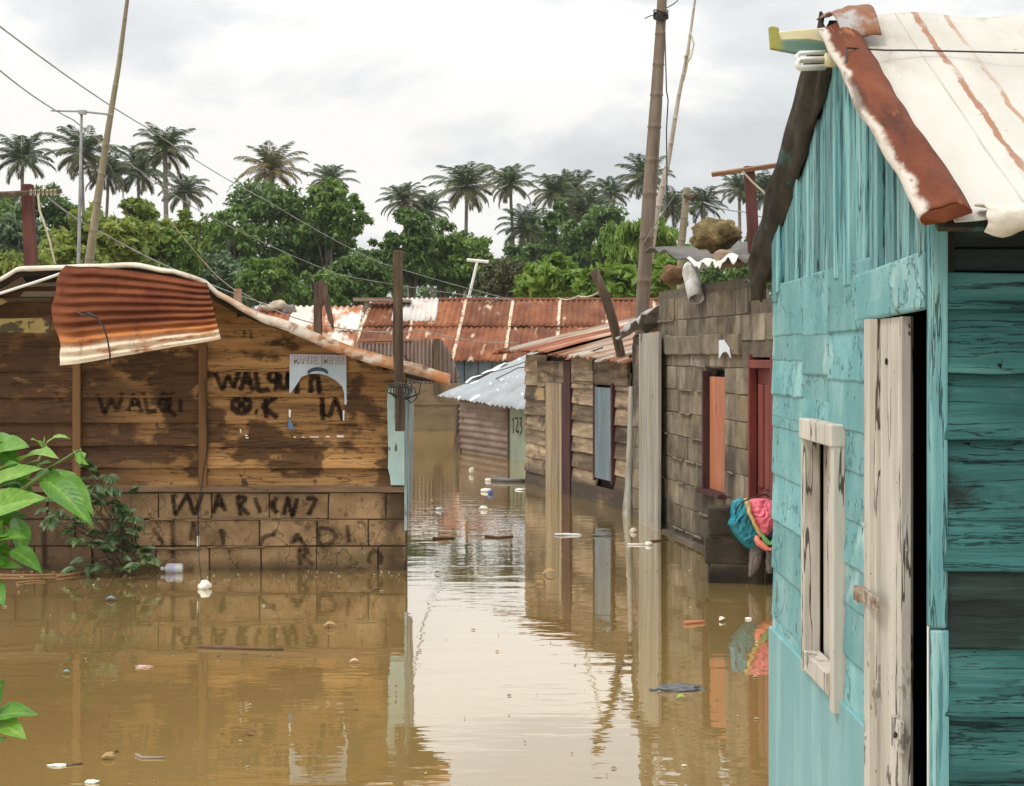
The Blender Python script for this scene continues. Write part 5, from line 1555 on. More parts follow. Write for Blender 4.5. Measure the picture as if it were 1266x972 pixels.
mb.build('board_wall', M['blue_wall'], rh)
mb = MB()
mb.quad((0, .05, -.4), (0, dyr, -.4), (0, dyr, 2.95), (0, .05, 1.4)); mb.quad((Lr, .05, -.4), (Lr, dyr, -.4), (Lr, dyr, 2.95), (Lr, .05, 1.4)); mb.quad((0, dyr, -.4), (Lr, dyr, -.4), (Lr, dyr, 2.95), (0, dyr, 2.95))
mb.build('side_wall', M['soffit'], rh)
mb = MB()
mb.prism([(-.14, -.3), (.06, -.3), (.10, 3.02), (-.02, 3.02)], dyr - .6, dyr - .45); mb.prism([(-.30, 3.02), (1.2, 2.98), (1.2, 3.05), (-.30, 3.10)], dyr - .7, dyr - .3)
mb.build('gable_post', M['grey_board'], rh)

# roofs behind the brown plank house
PRF = Frame(*P(295, 460, 32).xy, 0)
ph = empty('patched_roof_house', PRF, label='house with a white and rust patched sheet roof behind the brown plank house', cat='house')
Lp = (434 - 295) * 32 / FPX
mb = MB(); x = 0; k = 0
while x < Lp:
    x1 = min(x + .82, Lp)
    for (v0, v1, lift) in ((0, .42, .03), (.40, 1, 0)):
        q = lambda xx, v: (xx, 2.6 * (1 - v), 2.74 + (1.3 - 2.74) * v + lift)
        mb.corr(q(x - .04, v0), q(x1, v0), q(x - .04, v1), q(x1, v1), 6, .022, nv=4, per=5, t=rng.random(), rag=.02, warp=.03, uv0=(x * 1.0, v0 * 3.4 + 7))
    x = x1; k += 1
mb.build('roof', M['patch_roof'], ph, smooth=True, solid=.008)
mb = MB(); mb.box((Lp / 2, 1.35, .42), (Lp - .1, 2.5, 1.7)); mb.build('wall', M['mud_wall'], ph)
for k, (px, py, sx_, sz_, lab) in enumerate(((333, 381, .20, .09, 'flat pale stone on the ridge of the patched roof'), (344, 378, .21, .12, 'rounded pale stone on the patched roof ridge next to the flat one'),
                                     (358, 384, .17, .13, 'dark round stone on the white roof sheet nearest the split posts'), (312, 386, .16, .10, 'small dark stone on the patched roof above the plank house eave'))):
    o = blob(1, (sx_, .18, sz_), k * 3.3, 18).build('roof_stone', MAT('roof_stone_%d' % k, [(.3, (.30, .25, .18) if k < 2 else (.12, .10, .08)), (.7, (.5, .42, .32) if k < 2 else (.24, .2, .17))], scale=(6, 6, 6), tint=0), None, smooth=True, label=lab, cat='stone', group='stones on the patched roof')
    o.location = P(px, py, 34.4)
# brown corrugated shed and wall
BS = Frame(*P(440, 460, 31).xy, R(-4))
bsd = empty('corrugated_shed', BS, label='dusty brown corrugated shed with a rounded top on a muddy block wall', cat='shed')
Ls = (566 - 440) * 31 / FPX
mb = MB()
def shed_top(u):
    return CAMH + (HY - (419 if u < .82 else 419 + 46 * ((u - .82) / .18) ** 1.6)) * 31 / FPX - (.10 if u < .35 else 0)
nW = 26
def shf(u, v):
    zt = shed_top(u)
    return Vector((Ls * u, .03 * math.cos(2 * math.pi * nW * u) + .35 * sstep(.8, 1, u) , .95 + (zt - .95) * v + .03 * nz(u * 12, 4) * v))
mb.grid(shf, nW * 5, 6, lambda u, v: .3 + .4 * (int(u * 5) % 2)); mb.build('corrugated_wall', M['pink_brown_corr'], bsd, smooth=True, solid=.01)
mb = MB()
mb.box((Ls * .30, 1.0, 1.93), (Ls * .5, 2.1, .05)); mb.build('roof', M['rust_roof'], bsd)
mb = MB(); mb.box((Ls * .46, .05, 1.2), (.12, .14, 1.5)); mb.box((Ls * .80, -.06, 1.35), (.12, .10, 1.2)); mb.build('upright', M['post_wood'], bsd)
mb = MB()
n = 20; mb.slab([-.2 + (Ls + .26) * i / n for i in range(n + 1)], -.4, lambda x: 1.0 + .03 * nz(x * 4), -.05, -.03, .16)
mb.slab([-.2 + (Ls + .26) * i / n for i in range(n + 1)], lambda x: .55 + .01 * nz(x * 5), lambda x: .58 + .015 * nz(x * 3), -.062, -.062, .03)
mb.build('block_base', M['mud_wall'], bsd, bevel=.01)
mb = MB(); mb.box((Ls / 2, .9, .2), (Ls, 1.6, 1.2)); mb.build('core', M['mud_wall'], bsd)

# ------------------------------------------------------------------ poles, posts and aerials
big = empty('bamboo_pole', None, P(794, 384, 15.6) + Vector((0, 0, -1.9)), label='thick brown bamboo pole rising behind the block house corner', cat='pole')
def rel(o, *pts): return [Vector(p) - o.location for p in pts]
def bamboo(mb, pts, rad, nodes, n=10, N=80, bulge=1.12):
    tot = len(pts) - 1; every = max(1, N // nodes)
    op, orr = [], []
    for i in range(N + 1):
        f = i / N * tot; k = min(int(f), tot - 1); q = f - k
        p = pts[k].lerp(pts[k + 1], q); r_ = rad[k] * (1 - q) + rad[k + 1] * q
        if i % every == 0 and 0 < i < N:
            d = (pts[k + 1] - pts[k]).normalized() * r_ * .25
            op += [p - d, p, p + d]; orr += [r_, r_ * bulge, r_ * .97]
        else: op.append(p); orr.append(r_)
    mb.tube(op, orr, n)
mb = MB(); bamboo(mb, rel(big, P(820, -30, 15.6), P(817, 30, 15.6), P(811, 130, 15.6), P(803, 240, 15.6), P(794, 384, 15.6), P(793, 384, 15.6) + Vector((0, 0, -1.8))), [.052, .054, .068, .076, .076, .078], 12)
mb.build('stem', M['bamboo_brown'], big, smooth=True)
mb = MB()
for k in range(6):
    mb.tube(rel(big, *[P(817 + 9 * math.cos(a), 14 + k * 2.0 + 1.8 * math.sin(a * 2 + k), 15.6 - .075 * math.sin(a)) for a in [q * 2 * math.pi / 12 for q in range(13)]]), .008, 5)
mb.tube(rel(big, P(808, 19, 15.5), P(803, 20, 15.5), P(797, 23, 15.5)), .006, 5)
mb.tube(rel(big, P(824, 10, 15.5), P(833, 5, 15.5), P(838, 1, 15.5), P(836, -8, 15.5)), .006, 5)
mb.build('wire_tangle', M['wire_dark'], big, smooth=True)
th_ = empty('thin_bamboo_pole', None, P(800, 360, 17) + Vector((0, 0, -2)), label='thin pale bamboo cane leaning beside the thick brown bamboo pole', cat='pole')
mb = MB(); bamboo(mb, rel(th_, P(862, -20, 17), P(851, 60, 17), P(839, 120, 17), P(826, 200, 17), P(812, 262, 17), P(800, 340, 17), P(796, 372, 17), P(795, 385, 17) + Vector((0, 0, -1.5))), [.012, .018, .024, .03, .038, .042, .044, .044], 18, 8, 90, 1.2)
mb.build('stem', M['bamboo_pale'], th_, smooth=True)
mb = MB(); mb.tube(rel(th_, P(854, 40, 16.95), P(858, 55, 16.95), P(854, 72, 16.95), P(848, 80, 16.95), P(846, 70, 16.95), P(853, 62, 16.95), P(849, 84, 16.95), P(845, 100, 16.95)), .01, 5); mb.build('tied_rope', M['rope'], th_, smooth=True)
ln = empty('bamboo_stake', None, P(843, 305, 14.5) + Vector((0, 0, -.9)), label='short olive bamboo stake standing behind the block house roof edge', cat='stake')
mb = MB(); bamboo(mb, rel(ln, P(849, 232, 14.5), P(847, 260, 14.5), P(842, 306, 14.5), P(841, 306, 14.5) + Vector((0, 0, -.8))), [.034, .036, .038, .038], 5, 8, 40)
mb.build('stem', M['bamboo_olive'], ln, smooth=True)
mb = MB(); mb.tube(rel(ln, P(846, 242, 14.45), P(856, 246, 14.4), P(864, 240, 14.35)), [.02, .03, .008], 6); mb.build('tied_stick', M['post_wood'], ln)
bo_ = empty('leaning_bamboo_pole', None, P(110, 330, 16) + Vector((0, 0, -2.2)), label='tall olive bamboo pole leaning behind the brown plank house', cat='pole')
mb = MB(); bamboo(mb, rel(bo_, P(160, -20, 16), P(147, 80, 16), P(133, 165, 16), P(121, 245, 16), P(110, 325, 16), P(108, 330, 16) + Vector((-.1, 0, -2))), [.020, .028, .036, .044, .052, .056], 11)
mb.build('stem', M['bamboo_olive'], bo_, smooth=True)
# T post on the far side of the plank house roof
tp = empty('service_post', None, P(39, 325, 13.6) + Vector((0, 0, -2.4)), label='reddish square post with a dark crossbar behind the brown plank house', cat='post')
mb = MB(); sq(mb, rel(tp, P(34, 228, 13.6), P(36, 280, 13.6), P(39, 330, 13.6), P(39, 330, 13.6) + Vector((0, 0, -2.2))), [.095, .10, .11, .11], [.09] * 4); mb.build('upright', M['post_red'], tp, bevel=.006)
mb = MB(); mb.tube(rel(tp, P(-30, 241, 13.5), P(10, 240, 13.5), P(50, 238, 13.5), P(76, 236, 13.5)), [.024, .026, .026, .022], 6); mb.build('crossbar', M['post_wood'], tp)
mb = MB()
for k in range(7): mb.tube(rel(tp, *[P(38 + k * 5 + 1.2 * math.cos(a), 238 + 4 * math.sin(a), 13.46 - .02 * math.cos(a)) for a in [q for q in range(7)]]), .004, 4)
mb.tube(rel(tp, P(47, 240, 13.45), P(49, 260, 13.45), P(56, 280, 13.45), P(62, 300, 13.4), P(68, 326, 13.3)), .010, 6)
mb.build('rope', M['rope'], tp, smooth=True)
# aerial mast
am = empty('aerial_mast', None, P(98, 328, 14.4) + Vector((0, 0, -2.5)), label='thin grey aerial mast with a single crossarm near the leaning bamboo', cat='aerial')
mb = MB(); mb.tube(rel(am, P(101, 137, 14.4), P(99, 240, 14.4), P(97, 326, 14.4), P(97, 326, 14.4) + Vector((0, 0, -2.3))), [.013, .016, .017, .017], 8); mb.build('mast', M['grey_metal'], am, smooth=True)
mb = MB(); mb.tube(rel(am, P(63, 137, 14.4), P(101, 138, 14.38), P(139, 142, 14.4)), [.008, .010, .010], 6); mb.build('crossarm', M['grey_metal'], am, smooth=True)
mb = MB(); mb.box(rel(am, P(102, 139, 14.36))[0], (.07, .05, .04)); mb.build('clamp', M['grey_metal'], am)
# white T aerial behind
ta = empty('white_aerial', None, P(580, 366, 39.6) + Vector((0, 0, -2.5)), label='small white T shaped aerial above the long rust roof', cat='aerial')
mb = MB(); mb.tube(rel(ta, P(590, 324, 39.6), P(580, 366, 39.6), P(580, 366, 39.6) + Vector((-.1, 0, -2.2))), .04, 6); mb.build('mast', M['white_paint'], ta)
mb = MB(); mb.tube(rel(ta, P(577, 321.5, 39.6), P(604, 324, 39.6)), .045, 6); mb.build('crossarm', M['white_paint'], ta)
# red T post by the turquoise gable
rt = empty('red_post', None, P(934, 355, 11.5) + Vector((0, 0, -2)), label='dark red post with a tilted plank on top on the block house wall', cat='post')
mb = MB(); sq(mb, rel(rt, P(926, 206, 11.5), P(930, 270, 11.5), P(934, 357, 11.5), P(934, 357, 11.5) + Vector((0, 0, -1.5))), [.078, .08, .085, .085], [.08] * 4); mb.build('upright', M['post_red'], rt, bevel=.005)
mb = MB(); a, b = rel(rt, P(880, 216, 11.45), P(971, 203, 11.45)); mb.tube([a, b], .022, 4); mb.build('crossbar', MAT('brown_crossbar', [(.3, (.16, .085, .045)), (.7, (.28, .16, .09))], scale=(3, 14, 14), tint=0), rt)
mb = MB(); mb.tube(rel(rt, P(918, 212, 11.4), P(930, 225, 11.4), P(944, 238, 11.4), P(955, 252, 11.4)), .008, 5); mb.build('rope', M['rope'], rt)
# split posts
sp_ = empty('split_post', None, P(400, 418, 14.2) + Vector((0, 0, -1.6)), label='dark split post with a broken hanging sliver behind the plank house roof', cat='post')
mb = MB()
sq(mb, rel(sp_, P(391.5, 349, 14.2), P(393, 380, 14.2), P(393.5, 420, 14.2), P(393.5, 420, 14.2) + Vector((0, 0, -1.5))), [.04, .075, .078, .08], [.07] * 4)
sq(mb, rel(sp_, P(397.5, 346, 14.15), P(397.5, 372, 14.15), P(397.5, 378, 14.15)), [.05, .05, .03], [.05] * 3)
sq(mb, rel(sp_, P(401, 350, 14.15), P(404, 372, 14.12), P(409, 396, 14.1), P(412, 407, 14.1)), [.03, .055, .05, .012], [.05] * 4)
mb.build('upright', M['post_wood'], sp_, bevel=.004)
mb = MB(); sq(mb, [P(294, 357, 22) - P(294, 380, 22), Vector((0, 0, 0)), Vector((0, 0, -2.2))], [.10, .11, .11], [.1] * 3)
o = mb.build('short_post', MAT('pinkish_post', [(.3, (.22, .12, .09)), (.7, (.36, .22, .17))], scale=(9, 9, 2), tint=0), None, label='short pinkish post sticking up past the plank house eave', cat='post'); o.location = P(294, 380, 22)

# overhead lines
def cable(pts, rad, mat, label, sag=0.0, cat='cable', group='overhead cables'):
    pts = [Vector(p) for p in pts]; o_ = pts[0].copy(); PP = []
    for i in range(len(pts) - 1):
        for q in range(8):
            f = q / 8; p = pts[i].lerp(pts[i + 1], f); p.z -= sag * 4 * f * (1 - f); PP.append(p - o_)
    PP.append(pts[-1] - o_)
    mb = MB(); mb.tube(PP, rad, 5)
    o = mb.build('cable', mat, None, smooth=True, label=label, cat=cat, group=group); o.location = o_
    return o
Wg, Wk = M['wire'], M['wire_dark']
cable([P(-40, 2, 11), P(185, 160, 20), P(330, 248, 27), P(470, 325, 33), P(690, 384, 36)], [.008] * 33, Wg, 'upper grey cable running from the top of the sky down to the long rust roof', .05)
cable([P(-30, 62, 12), P(90, 148, 18), P(250, 263, 27), P(420, 340, 34), P(640, 372, 37)], [.008] * 33, Wg, 'lower grey cable crossing behind the aerial mast and over the dense trees', .05)
cable([P(60, 245, 14), P(130, 290, 17), P(240, 343, 22), P(330, 376, 34)], .010, Wg, 'pale cable dropping past the leaning bamboo to the patched roof', .03)
cable([P(205, 265, 20), P(262, 335, 21), P(294, 361, 22)], .007, M['rope'], 'yellowish line from the nearer palm trunk to the short pinkish post', .02)
cable([P(294, 359, 22), P(400, 402, 25), P(520, 408, 30), P(640, 424, 34)], .010, Wg, 'thin cable from the short pinkish post across the rust roofs', .08)
cable([P(822, 40, 15.5), P(824, 112, 15.5), P(826, 124, 15.5), P(824, 160, 15.5), P(825, 260, 15.5)], .007, Wk, 'loose dark cable hanging beside the thick bamboo pole', 0)
cable([P(790, 310, 15.6), P(815, 270, 15.3), P(835, 240, 15), P(858, 240, 14.6)], .006, Wg, 'grey line from the thick bamboo pole to the olive stake', .0)
cable([P(870, 250, 14), P(920, 262, 13), P(960, 268, 12)], .006, Wg, 'grey line passing behind the dark red post', .02)
cable([P(690, 368, 30), P(715, 366, 22), P(748, 356, 15)], .012, M['rope'], 'pale rope tied to the top of the leaning pole', .05)
cable([P(790, 430, 13.9), P(850, 395, 13.0), P(905, 350, 12.0)], .005, Wg, 'fine wire slanting over the block house wall', .0)
cable([P(745, 430, 15.5), P(640, 455, 22), P(585, 478, 28)], .008, Wk, 'dark cable drooping over the zinc roof', .03)
cable([P(500, 440, 13), P(530, 468, 17), P(600, 462, 24), P(655, 445, 20)], .007, Wk, 'dark cable between the plank house eave and the timber shack', .02)

# ------------------------------------------------------------------ leaves, crowns, palms
def leaf_quads(C, D, Nn, Ln, Wd, fold=0.0):
    """C centres, D along, Nn normals, lengths, widths -> (N,4,3)"""
    D = D / np.linalg.norm(D, axis=1, keepdims=True)
    S_ = np.cross(D, Nn); S_ /= np.linalg.norm(S_, axis=1, keepdims=True) + 1e-9
    N2 = np.cross(S_, D)
    a = C - D * Ln[:, None] * .5
    b = C + S_ * Wd[:, None] * .5 + N2 * (fold * Wd)[:, None] - D * Ln[:, None] * .05
    c = C + D * Ln[:, None] * .5 - N2 * (.12 * Ln)[:, None]
    d = C - S_ * Wd[:, None] * .5 + N2 * (fold * Wd)[:, None] - D * Ln[:, None] * .05
    return np.stack([a, b, c, d], 1)


def crown_leaves(mb, c, r, nclump, per, leaf, seed, droop=.3, ratio=.5, lo=-.6, hollow=.55, cl=(.16, .30), base_t=.5, spread=.16):
    g_ = np.random.default_rng(seed)
    c = np.array(c); r = np.array(r)
    for k in range(nclump):
        d = g_.normal(size=3); d /= np.linalg.norm(d)
        if d[2] < lo: d[2] = lo + .2 * g_.random()
        rad = hollow + (1 - hollow) * g_.random() ** .6
        rad *= 1 + .30 * mnoise.noise(Vector((d[0] * 1.7 + seed, d[1] * 1.7, d[2] * 1.7)))
        cc = c + d * r * rad
        cr_ = r.mean() * g_.uniform(*cl)
        ct = base_t + g_.uniform(-spread, spread)
        o = g_.normal(size=(per, 3)); o /= np.linalg.norm(o, axis=1, keepdims=True)
        o *= (g_.random((per, 1)) ** .45) * cr_ * np.array([1.15, 1.15, .8])
        C = cc + o
        out = o / (np.linalg.norm(o, axis=1, keepdims=True) + 1e-6)
        D = out * .7 + g_.normal(size=(per, 3)) * .5 + np.array([0, 0, -droop])
        N_ = out * .5 + g_.normal(size=(per, 3)) * .45 + np.array([0, 0, .8])
        Ln = leaf * g_.uniform(.65, 1.3, per); Wd = Ln * ratio * g_.uniform(.8, 1.2, per)
        T = np.clip(ct + g_.normal(0, .10, per), 0, 1)
        mb.quads(leaf_quads(C, D, N_, Ln, Wd, .12), T)


L1 = LEAF('dense_green_leaves', (.038, .075, .014), (.10, .175, .034), (.20, .29, .075))
L2 = LEAF('mid_green_leaves', (.05, .095, .016), (.14, .235, .04), (.27, .36, .09))
L3 = LEAF('bright_broad_leaves', (.055, .105, .014), (.165, .27, .035), (.36, .45, .10), tr=.4)
L4 = LEAF('grey_green_leaves', (.05, .085, .04), (.13, .195, .09), (.27, .35, .19), tr=.3)
L5 = LEAF('yellow_green_leaves', (.07, .105, .016), (.19, .25, .04), (.37, .41, .10), tr=.4)
L6 = LEAF('olive_brown_leaves', (.040, .045, .015), (.085, .09, .03), (.16, .16, .06), tr=.3)
LP = LEAF('palm_fronds', (.17, .145, .045), (.048, .085, .024), (.115, .17, .055), tr=.22, rough=.45)
LPR = LEAF('dry_palm_fronds', (.30, .19, .06), (.12, .125, .035), (.17, .20, .06), tr=.22, rough=.5)


def base_z(x, y): return gz(x, y)


def tree(name, px, top, bot, wpx, Y, mat, label, ncl, per, leaf, seed, trunk_w=.16, depth=None, group='trees beyond the flooded houses', cat='tree', trunkmat=None, **kw):
    s = Y / FPX
    cx = (px - CX) * s
    zt = CAMH + (HY - top) * s; zb = CAMH + (HY - bot) * s
    rx = wpx * s / 2; rzv = (zt - zb) / 2
    b = gz(cx, Y)
    root = empty(name, None, (cx, Y, b), label=label, cat=cat, group=group)
    c = (0, 0, (zt + zb) / 2 - b)
    mb = MB()
    crown_leaves(mb, c, (rx, depth or max(rx * .8, 1.2), rzv), ncl, per, leaf, seed, **kw)
    mb.build('crown', mat, root)
    g_ = random.Random(seed)
    mb = MB()
    tz = max(c[2] - rzv * .55, .3)
    mb.tube([(0, 0, -.15), (g_.uniform(-.2, .2), 0, tz * .5), (g_.uniform(-.3, .3), 0, tz), (g_.uniform(-.4, .4), 0, c[2] + rzv * .3)], [trunk_w, trunk_w * .8, trunk_w * .6, trunk_w * .15], 8)
    for k in range(7):
        a = g_.uniform(0, 6.28)
        q = .35 + .55 * g_.random()
        mb.tube([(0, 0, tz * (.7 + .3 * g_.random())), (rx * .35 * math.cos(a), rx * .3 * math.sin(a), c[2] - rzv * .2), (rx * q * math.cos(a), rx * q * .8 * math.sin(a), c[2] + rzv * g_.uniform(-.2, .6))], [trunk_w * .5, trunk_w * .3, trunk_w * .08], 6)
    mb.build('trunk', trunkmat or M['trunk'], root, smooth=True)
    return root


T_ = [  # name, px, top, bottom, width, Y, leaf, label, clumps, per clump, leaf size, seed, extra
    ('broadleaf_tree', 335, 232, 372, 165, 84, L1, 'broad dense dark tree under the reddish coconut palm', 150, 90, .36, 1, {}),
    ('broadleaf_tree', 404, 216, 330, 80, 82, L2, 'tall loose tree with gaps in its crown beside the open sky notch', 80, 62, .36, 2, dict(hollow=.4, cl=(.14, .26))),
    ('broadleaf_tree', 428, 240, 300, 58, 83, L2, 'ragged leaning crown reaching out over the open sky notch', 34, 50, .34, 21, dict(hollow=.35, cl=(.16, .30))),
    ('broadleaf_tree', 285, 262, 360, 70, 80, L2, 'narrow mid green tree at the edge of the broad dense tree', 70, 75, .34, 3, {}),
    ('grey_green_tree', 262, 312, 378, 90, 70, L4, 'silvery leaved bush behind the top of the hanging rusty sheet', 70, 70, .32, 4, {}),
    ('small_tree', 335, 318, 386, 66, 64, L2, 'rounded fresh green bush above the flat and rounded roof stones', 70, 80, .27, 5, {}),
    ('small_tree', 392, 335, 388, 70, 66, L2, 'low bush just behind the split post', 60, 75, .27, 6, {}),
    ('small_tree', 445, 318, 384, 75, 70, L1, 'dark bush behind the gable end of the long rust roof', 70, 80, .30, 7, {}),
    ('climber_tree', 508, 258, 372, 62, 78, L1, 'column shaped tree wrapped in climbers under two pale palms', 90, 80, .33, 8, dict(hollow=.4)),
    ('broadleaf_tree', 568, 285, 372, 88, 80, L2, 'rounded tree behind the white T shaped aerial', 90, 85, .34, 9, {}),
    ('broadleaf_tree', 545, 268, 372, 70, 92, L1, 'dark tree at the foot of the golden bottomed palm', 80, 75, .36, 10, {}),
    ('thin_leaved_tree', 625, 318, 376, 80, 66, L6, 'brownish thin leaved bush between the white aerial and the bright almond shrub', 60, 70, .22, 11, dict(hollow=.3)),
    ('almond_shrub', 690, 318, 374, 100, 50, L3, 'bright broad leaved shrub standing behind the long rust roof', 95, 26, .42, 12, dict(ratio=.55, droop=.0, hollow=.4)),
    ('almond_shrub', 765, 332, 378, 100, 47, L3, 'bright broad leaved shrub partly behind the thick bamboo pole', 80, 26, .42, 13, dict(ratio=.55, droop=.0, hollow=.4)),
    ('almond_shrub', 835, 320, 366, 60, 44, L3, 'bright broad leaved shrub against the block house roof edge', 50, 26, .38, 14, dict(ratio=.55, droop=.0, hollow=.4)),
    ('mango_tree', 800, 272, 350, 88, 58, L3, 'mango tree with drooping narrow bright leaves behind the bamboo poles', 110, 60, .36, 15, dict(ratio=.26, droop=1.2, hollow=.4)),
    ('mango_tree', 765, 276, 350, 52, 60, L2, 'narrow mango crown standing against the dark tree beyond it', 60, 60, .36, 16, dict(ratio=.26, droop=1.2, hollow=.4)),
    ('broadleaf_tree', 740, 255, 365, 90, 100, L1, 'dark mid height tree among the grey palms', 80, 75, .42, 17, {}),
    ('broadleaf_tree', 690, 250, 330, 40, 108, L1, 'slim dark tree between grey coconut palms', 45, 65, .42, 18, {}),
    ('almond_tree', 125, 262, 336, 130, 52, L5, 'wide sea almond tree with yellow green layered leaves', 110, 30, .36, 19, dict(ratio=.55, droop=.0, hollow=.4, spread=.28)),
    ('almond_tree', 172, 248, 330, 70, 60, L5, 'upper yellow green almond crown by the nearer palm trunk', 60, 30, .38, 20, dict(ratio=.55, droop=.0, hollow=.4, spread=.28)),
    ('broadleaf_tree', 52, 235, 335, 100, 76, L1, 'dark leafy tree behind the reddish square post', 85, 75, .36, 22, {}),
    ('broadleaf_tree', 15, 262, 345, 80, 62, L4, 'grey green tree at the far edge past the dark crossbar', 70, 65, .34, 23, {}),
    ('bush', 15, 315, 350, 110, 40, L5, 'low yellow green bush along the plank house roof line', 80, 60, .17, 24, {}),
    ('bush', 85, 306, 345, 90, 44, L5, 'yellow green bush at the foot of the grey aerial mast', 70, 55, .20, 25, {}),
    ('broadleaf_tree', 222, 268, 352, 70, 66, L5, 'small leafy tree right beside the nearer palm trunk', 60, 60, .32, 26, {}),
    ('broadleaf_tree', 200, 285, 350, 90, 58, L2, 'green shrub layer behind the hanging rusty sheet top', 70, 70, .30, 27, {}),
    ('broadleaf_tree', 880, 300, 372, 90, 90, L2, 'distant green tree under the palms behind the porous rock', 60, 70, .40, 28, {}),
    ('broadleaf_tree', 940, 285, 372, 90, 86, L2, 'distant green tree behind the dark red post', 60, 70, .40, 29, {}),
    ('broadleaf_tree', 650, 300, 375, 80, 100, L1, 'dark low tree under the grey drooping palms', 60, 75, .42, 30, {}),
    ('broadleaf_tree', 465, 300, 372, 60, 96, L1, 'small dark tree at the bottom of the open sky notch', 50, 75, .40, 31, dict()),
    ('broadleaf_tree', -70, 225, 345, 170, 70, L1, 'large dark tree past the picture edge beyond the plank house', 90, 70, .38, 32, {}),
    ('broadleaf_tree', 1040, 260, 372, 180, 90, L1, 'large tree hidden behind the turquoise gable', 60, 70, .42, 33, {}),
]
for (nm, px, top, bot, wpx, Y, mat, lab, ncl, per, lf, sd, kw) in T_:
    tree(nm, px, top, bot, wpx, Y, mat, lab, ncl, per, lf, sd, **kw)

# far wood: one mass behind everything
mb = MB()
for k in range(30):
    px = -260 + k * 52
    s = 165 / FPX
    crown_leaves(mb, ((px - CX) * s, 165 + (k % 3) * 4, CAMH + (HY - 352 - 14 * math.sin(k * 1.9)) * s), (4.2, 3, 4.6), 26, 42, .75, 200 + k)
mb.build('distant_woods', L1, None, label='far band of dark woodland along the horizon', cat='woodland', kind='stuff')


def palm_mesh(seed, dry=0.0, nf=31):
    g_ = np.random.default_rng(seed)
    mb = MB()
    for i in range(nf):
        f = (i + g_.random() * .8) / nf
        az = i * 2.39996 + g_.uniform(-.25, .25)
        el = 1.42 - 2.0 * f ** .95 + g_.uniform(-.12, .12)
        L_ = g_.uniform(.88, 1.2) * (.82 + .25 * math.sin(math.pi * f))
        bend = .95 + .55 * g_.random() + .1 * f
        n = 26
        pts = []
        p = np.array([0, 0, 0.0]); e_ = el
        for k in range(n + 1):
            pts.append(p.copy())
            d = np.array([math.cos(az) * math.cos(e_), math.sin(az) * math.cos(e_), math.sin(e_)])
            p = p + d * L_ / n
            e_ -= bend / n * (.12 + 2.5 * (k / n) ** 1.6)
            e_ = max(e_, -1.5)
        pts = np.array(pts)
        t0 = .60 - .42 * max(0, f - .45) * 1.8 if g_.random() < .8 else .5
        if f > .8 and g_.random() < .45 + dry: t0 = .12 + .15 * g_.random()
        if dry and f > .35: t0 = min(t0, .28 - .2 * (f - .35) + .1 * g_.random())
        tw = g_.uniform(-.5, .5)
        C, D, N_, Ln, T = [], [], [], [], []
        for k in range(3, n):
            d = pts[k + 1] - pts[k]; d /= np.linalg.norm(d)
            side = np.cross(d, [0, 0, 1.0]); ns = np.linalg.norm(side)
            side = side / ns if ns > .05 else np.array([math.sin(az), -math.cos(az), 0])
            up = np.cross(side, d)
            u = k / n
            ll = .27 * (math.sin(math.pi * (u * .86 + .12)) ** .7) + .03
            for sg in (-1, 1):
                for rr2 in (0, .5):
                    o = pts[k] + d * L_ / n * rr2
                    hang = .30 + .45 * g_.random()
                    ld = side * sg * (1 - .35 * u) + d * (.55 + .5 * u) + up * .15 + np.array([0, 0, -hang])
                    ld /= np.linalg.norm(ld)
                    ln_ = ll * g_.uniform(.8, 1.15)
                    C.append(o + ld * ln_ * .5); D.append(ld); N_.append(up + side * sg * .5 + g_.normal(size=3) * .1); Ln.append(ln_); T.append(np.clip(t0 + g_.normal(0, .07), 0, 1))
        mb.quads(leaf_quads(np.array(C), np.array(D), np.array(N_), np.array(Ln), np.full(len(C), .021)), np.array(T))
        # rachis as thin crossed strips
        for k in range(n):
            w_ = .012 * (1 - k / n) + .003
            d = pts[k + 1] - pts[k]; sd_ = np.cross(d, [0, 0, 1.0]); sd_ = sd_ / (np.linalg.norm(sd_) + 1e-6) * w_
            mb.quads(np.array([[pts[k] - sd_, pts[k] + sd_, pts[k + 1] + sd_, pts[k + 1] - sd_]]), [min(.9, t0 + .25)])
            uv_ = np.array([0, 0, w_])
            mb.quads(np.array([[pts[k] - uv_, pts[k] + uv_, pts[k + 1] + uv_, pts[k + 1] - uv_]]), [min(.9, t0 + .2)])
    return mb
palm_variants = []
for k, (sd, dry) in enumerate(((1, 0), (2, 0), (3, .1), (4, 0), (5, .55), (6, .05), (7, .15))):
    o = palm_mesh(sd, dry).build('crown', LP)
    palm_variants.append(o.data)
    bpy.data.objects.remove(o)
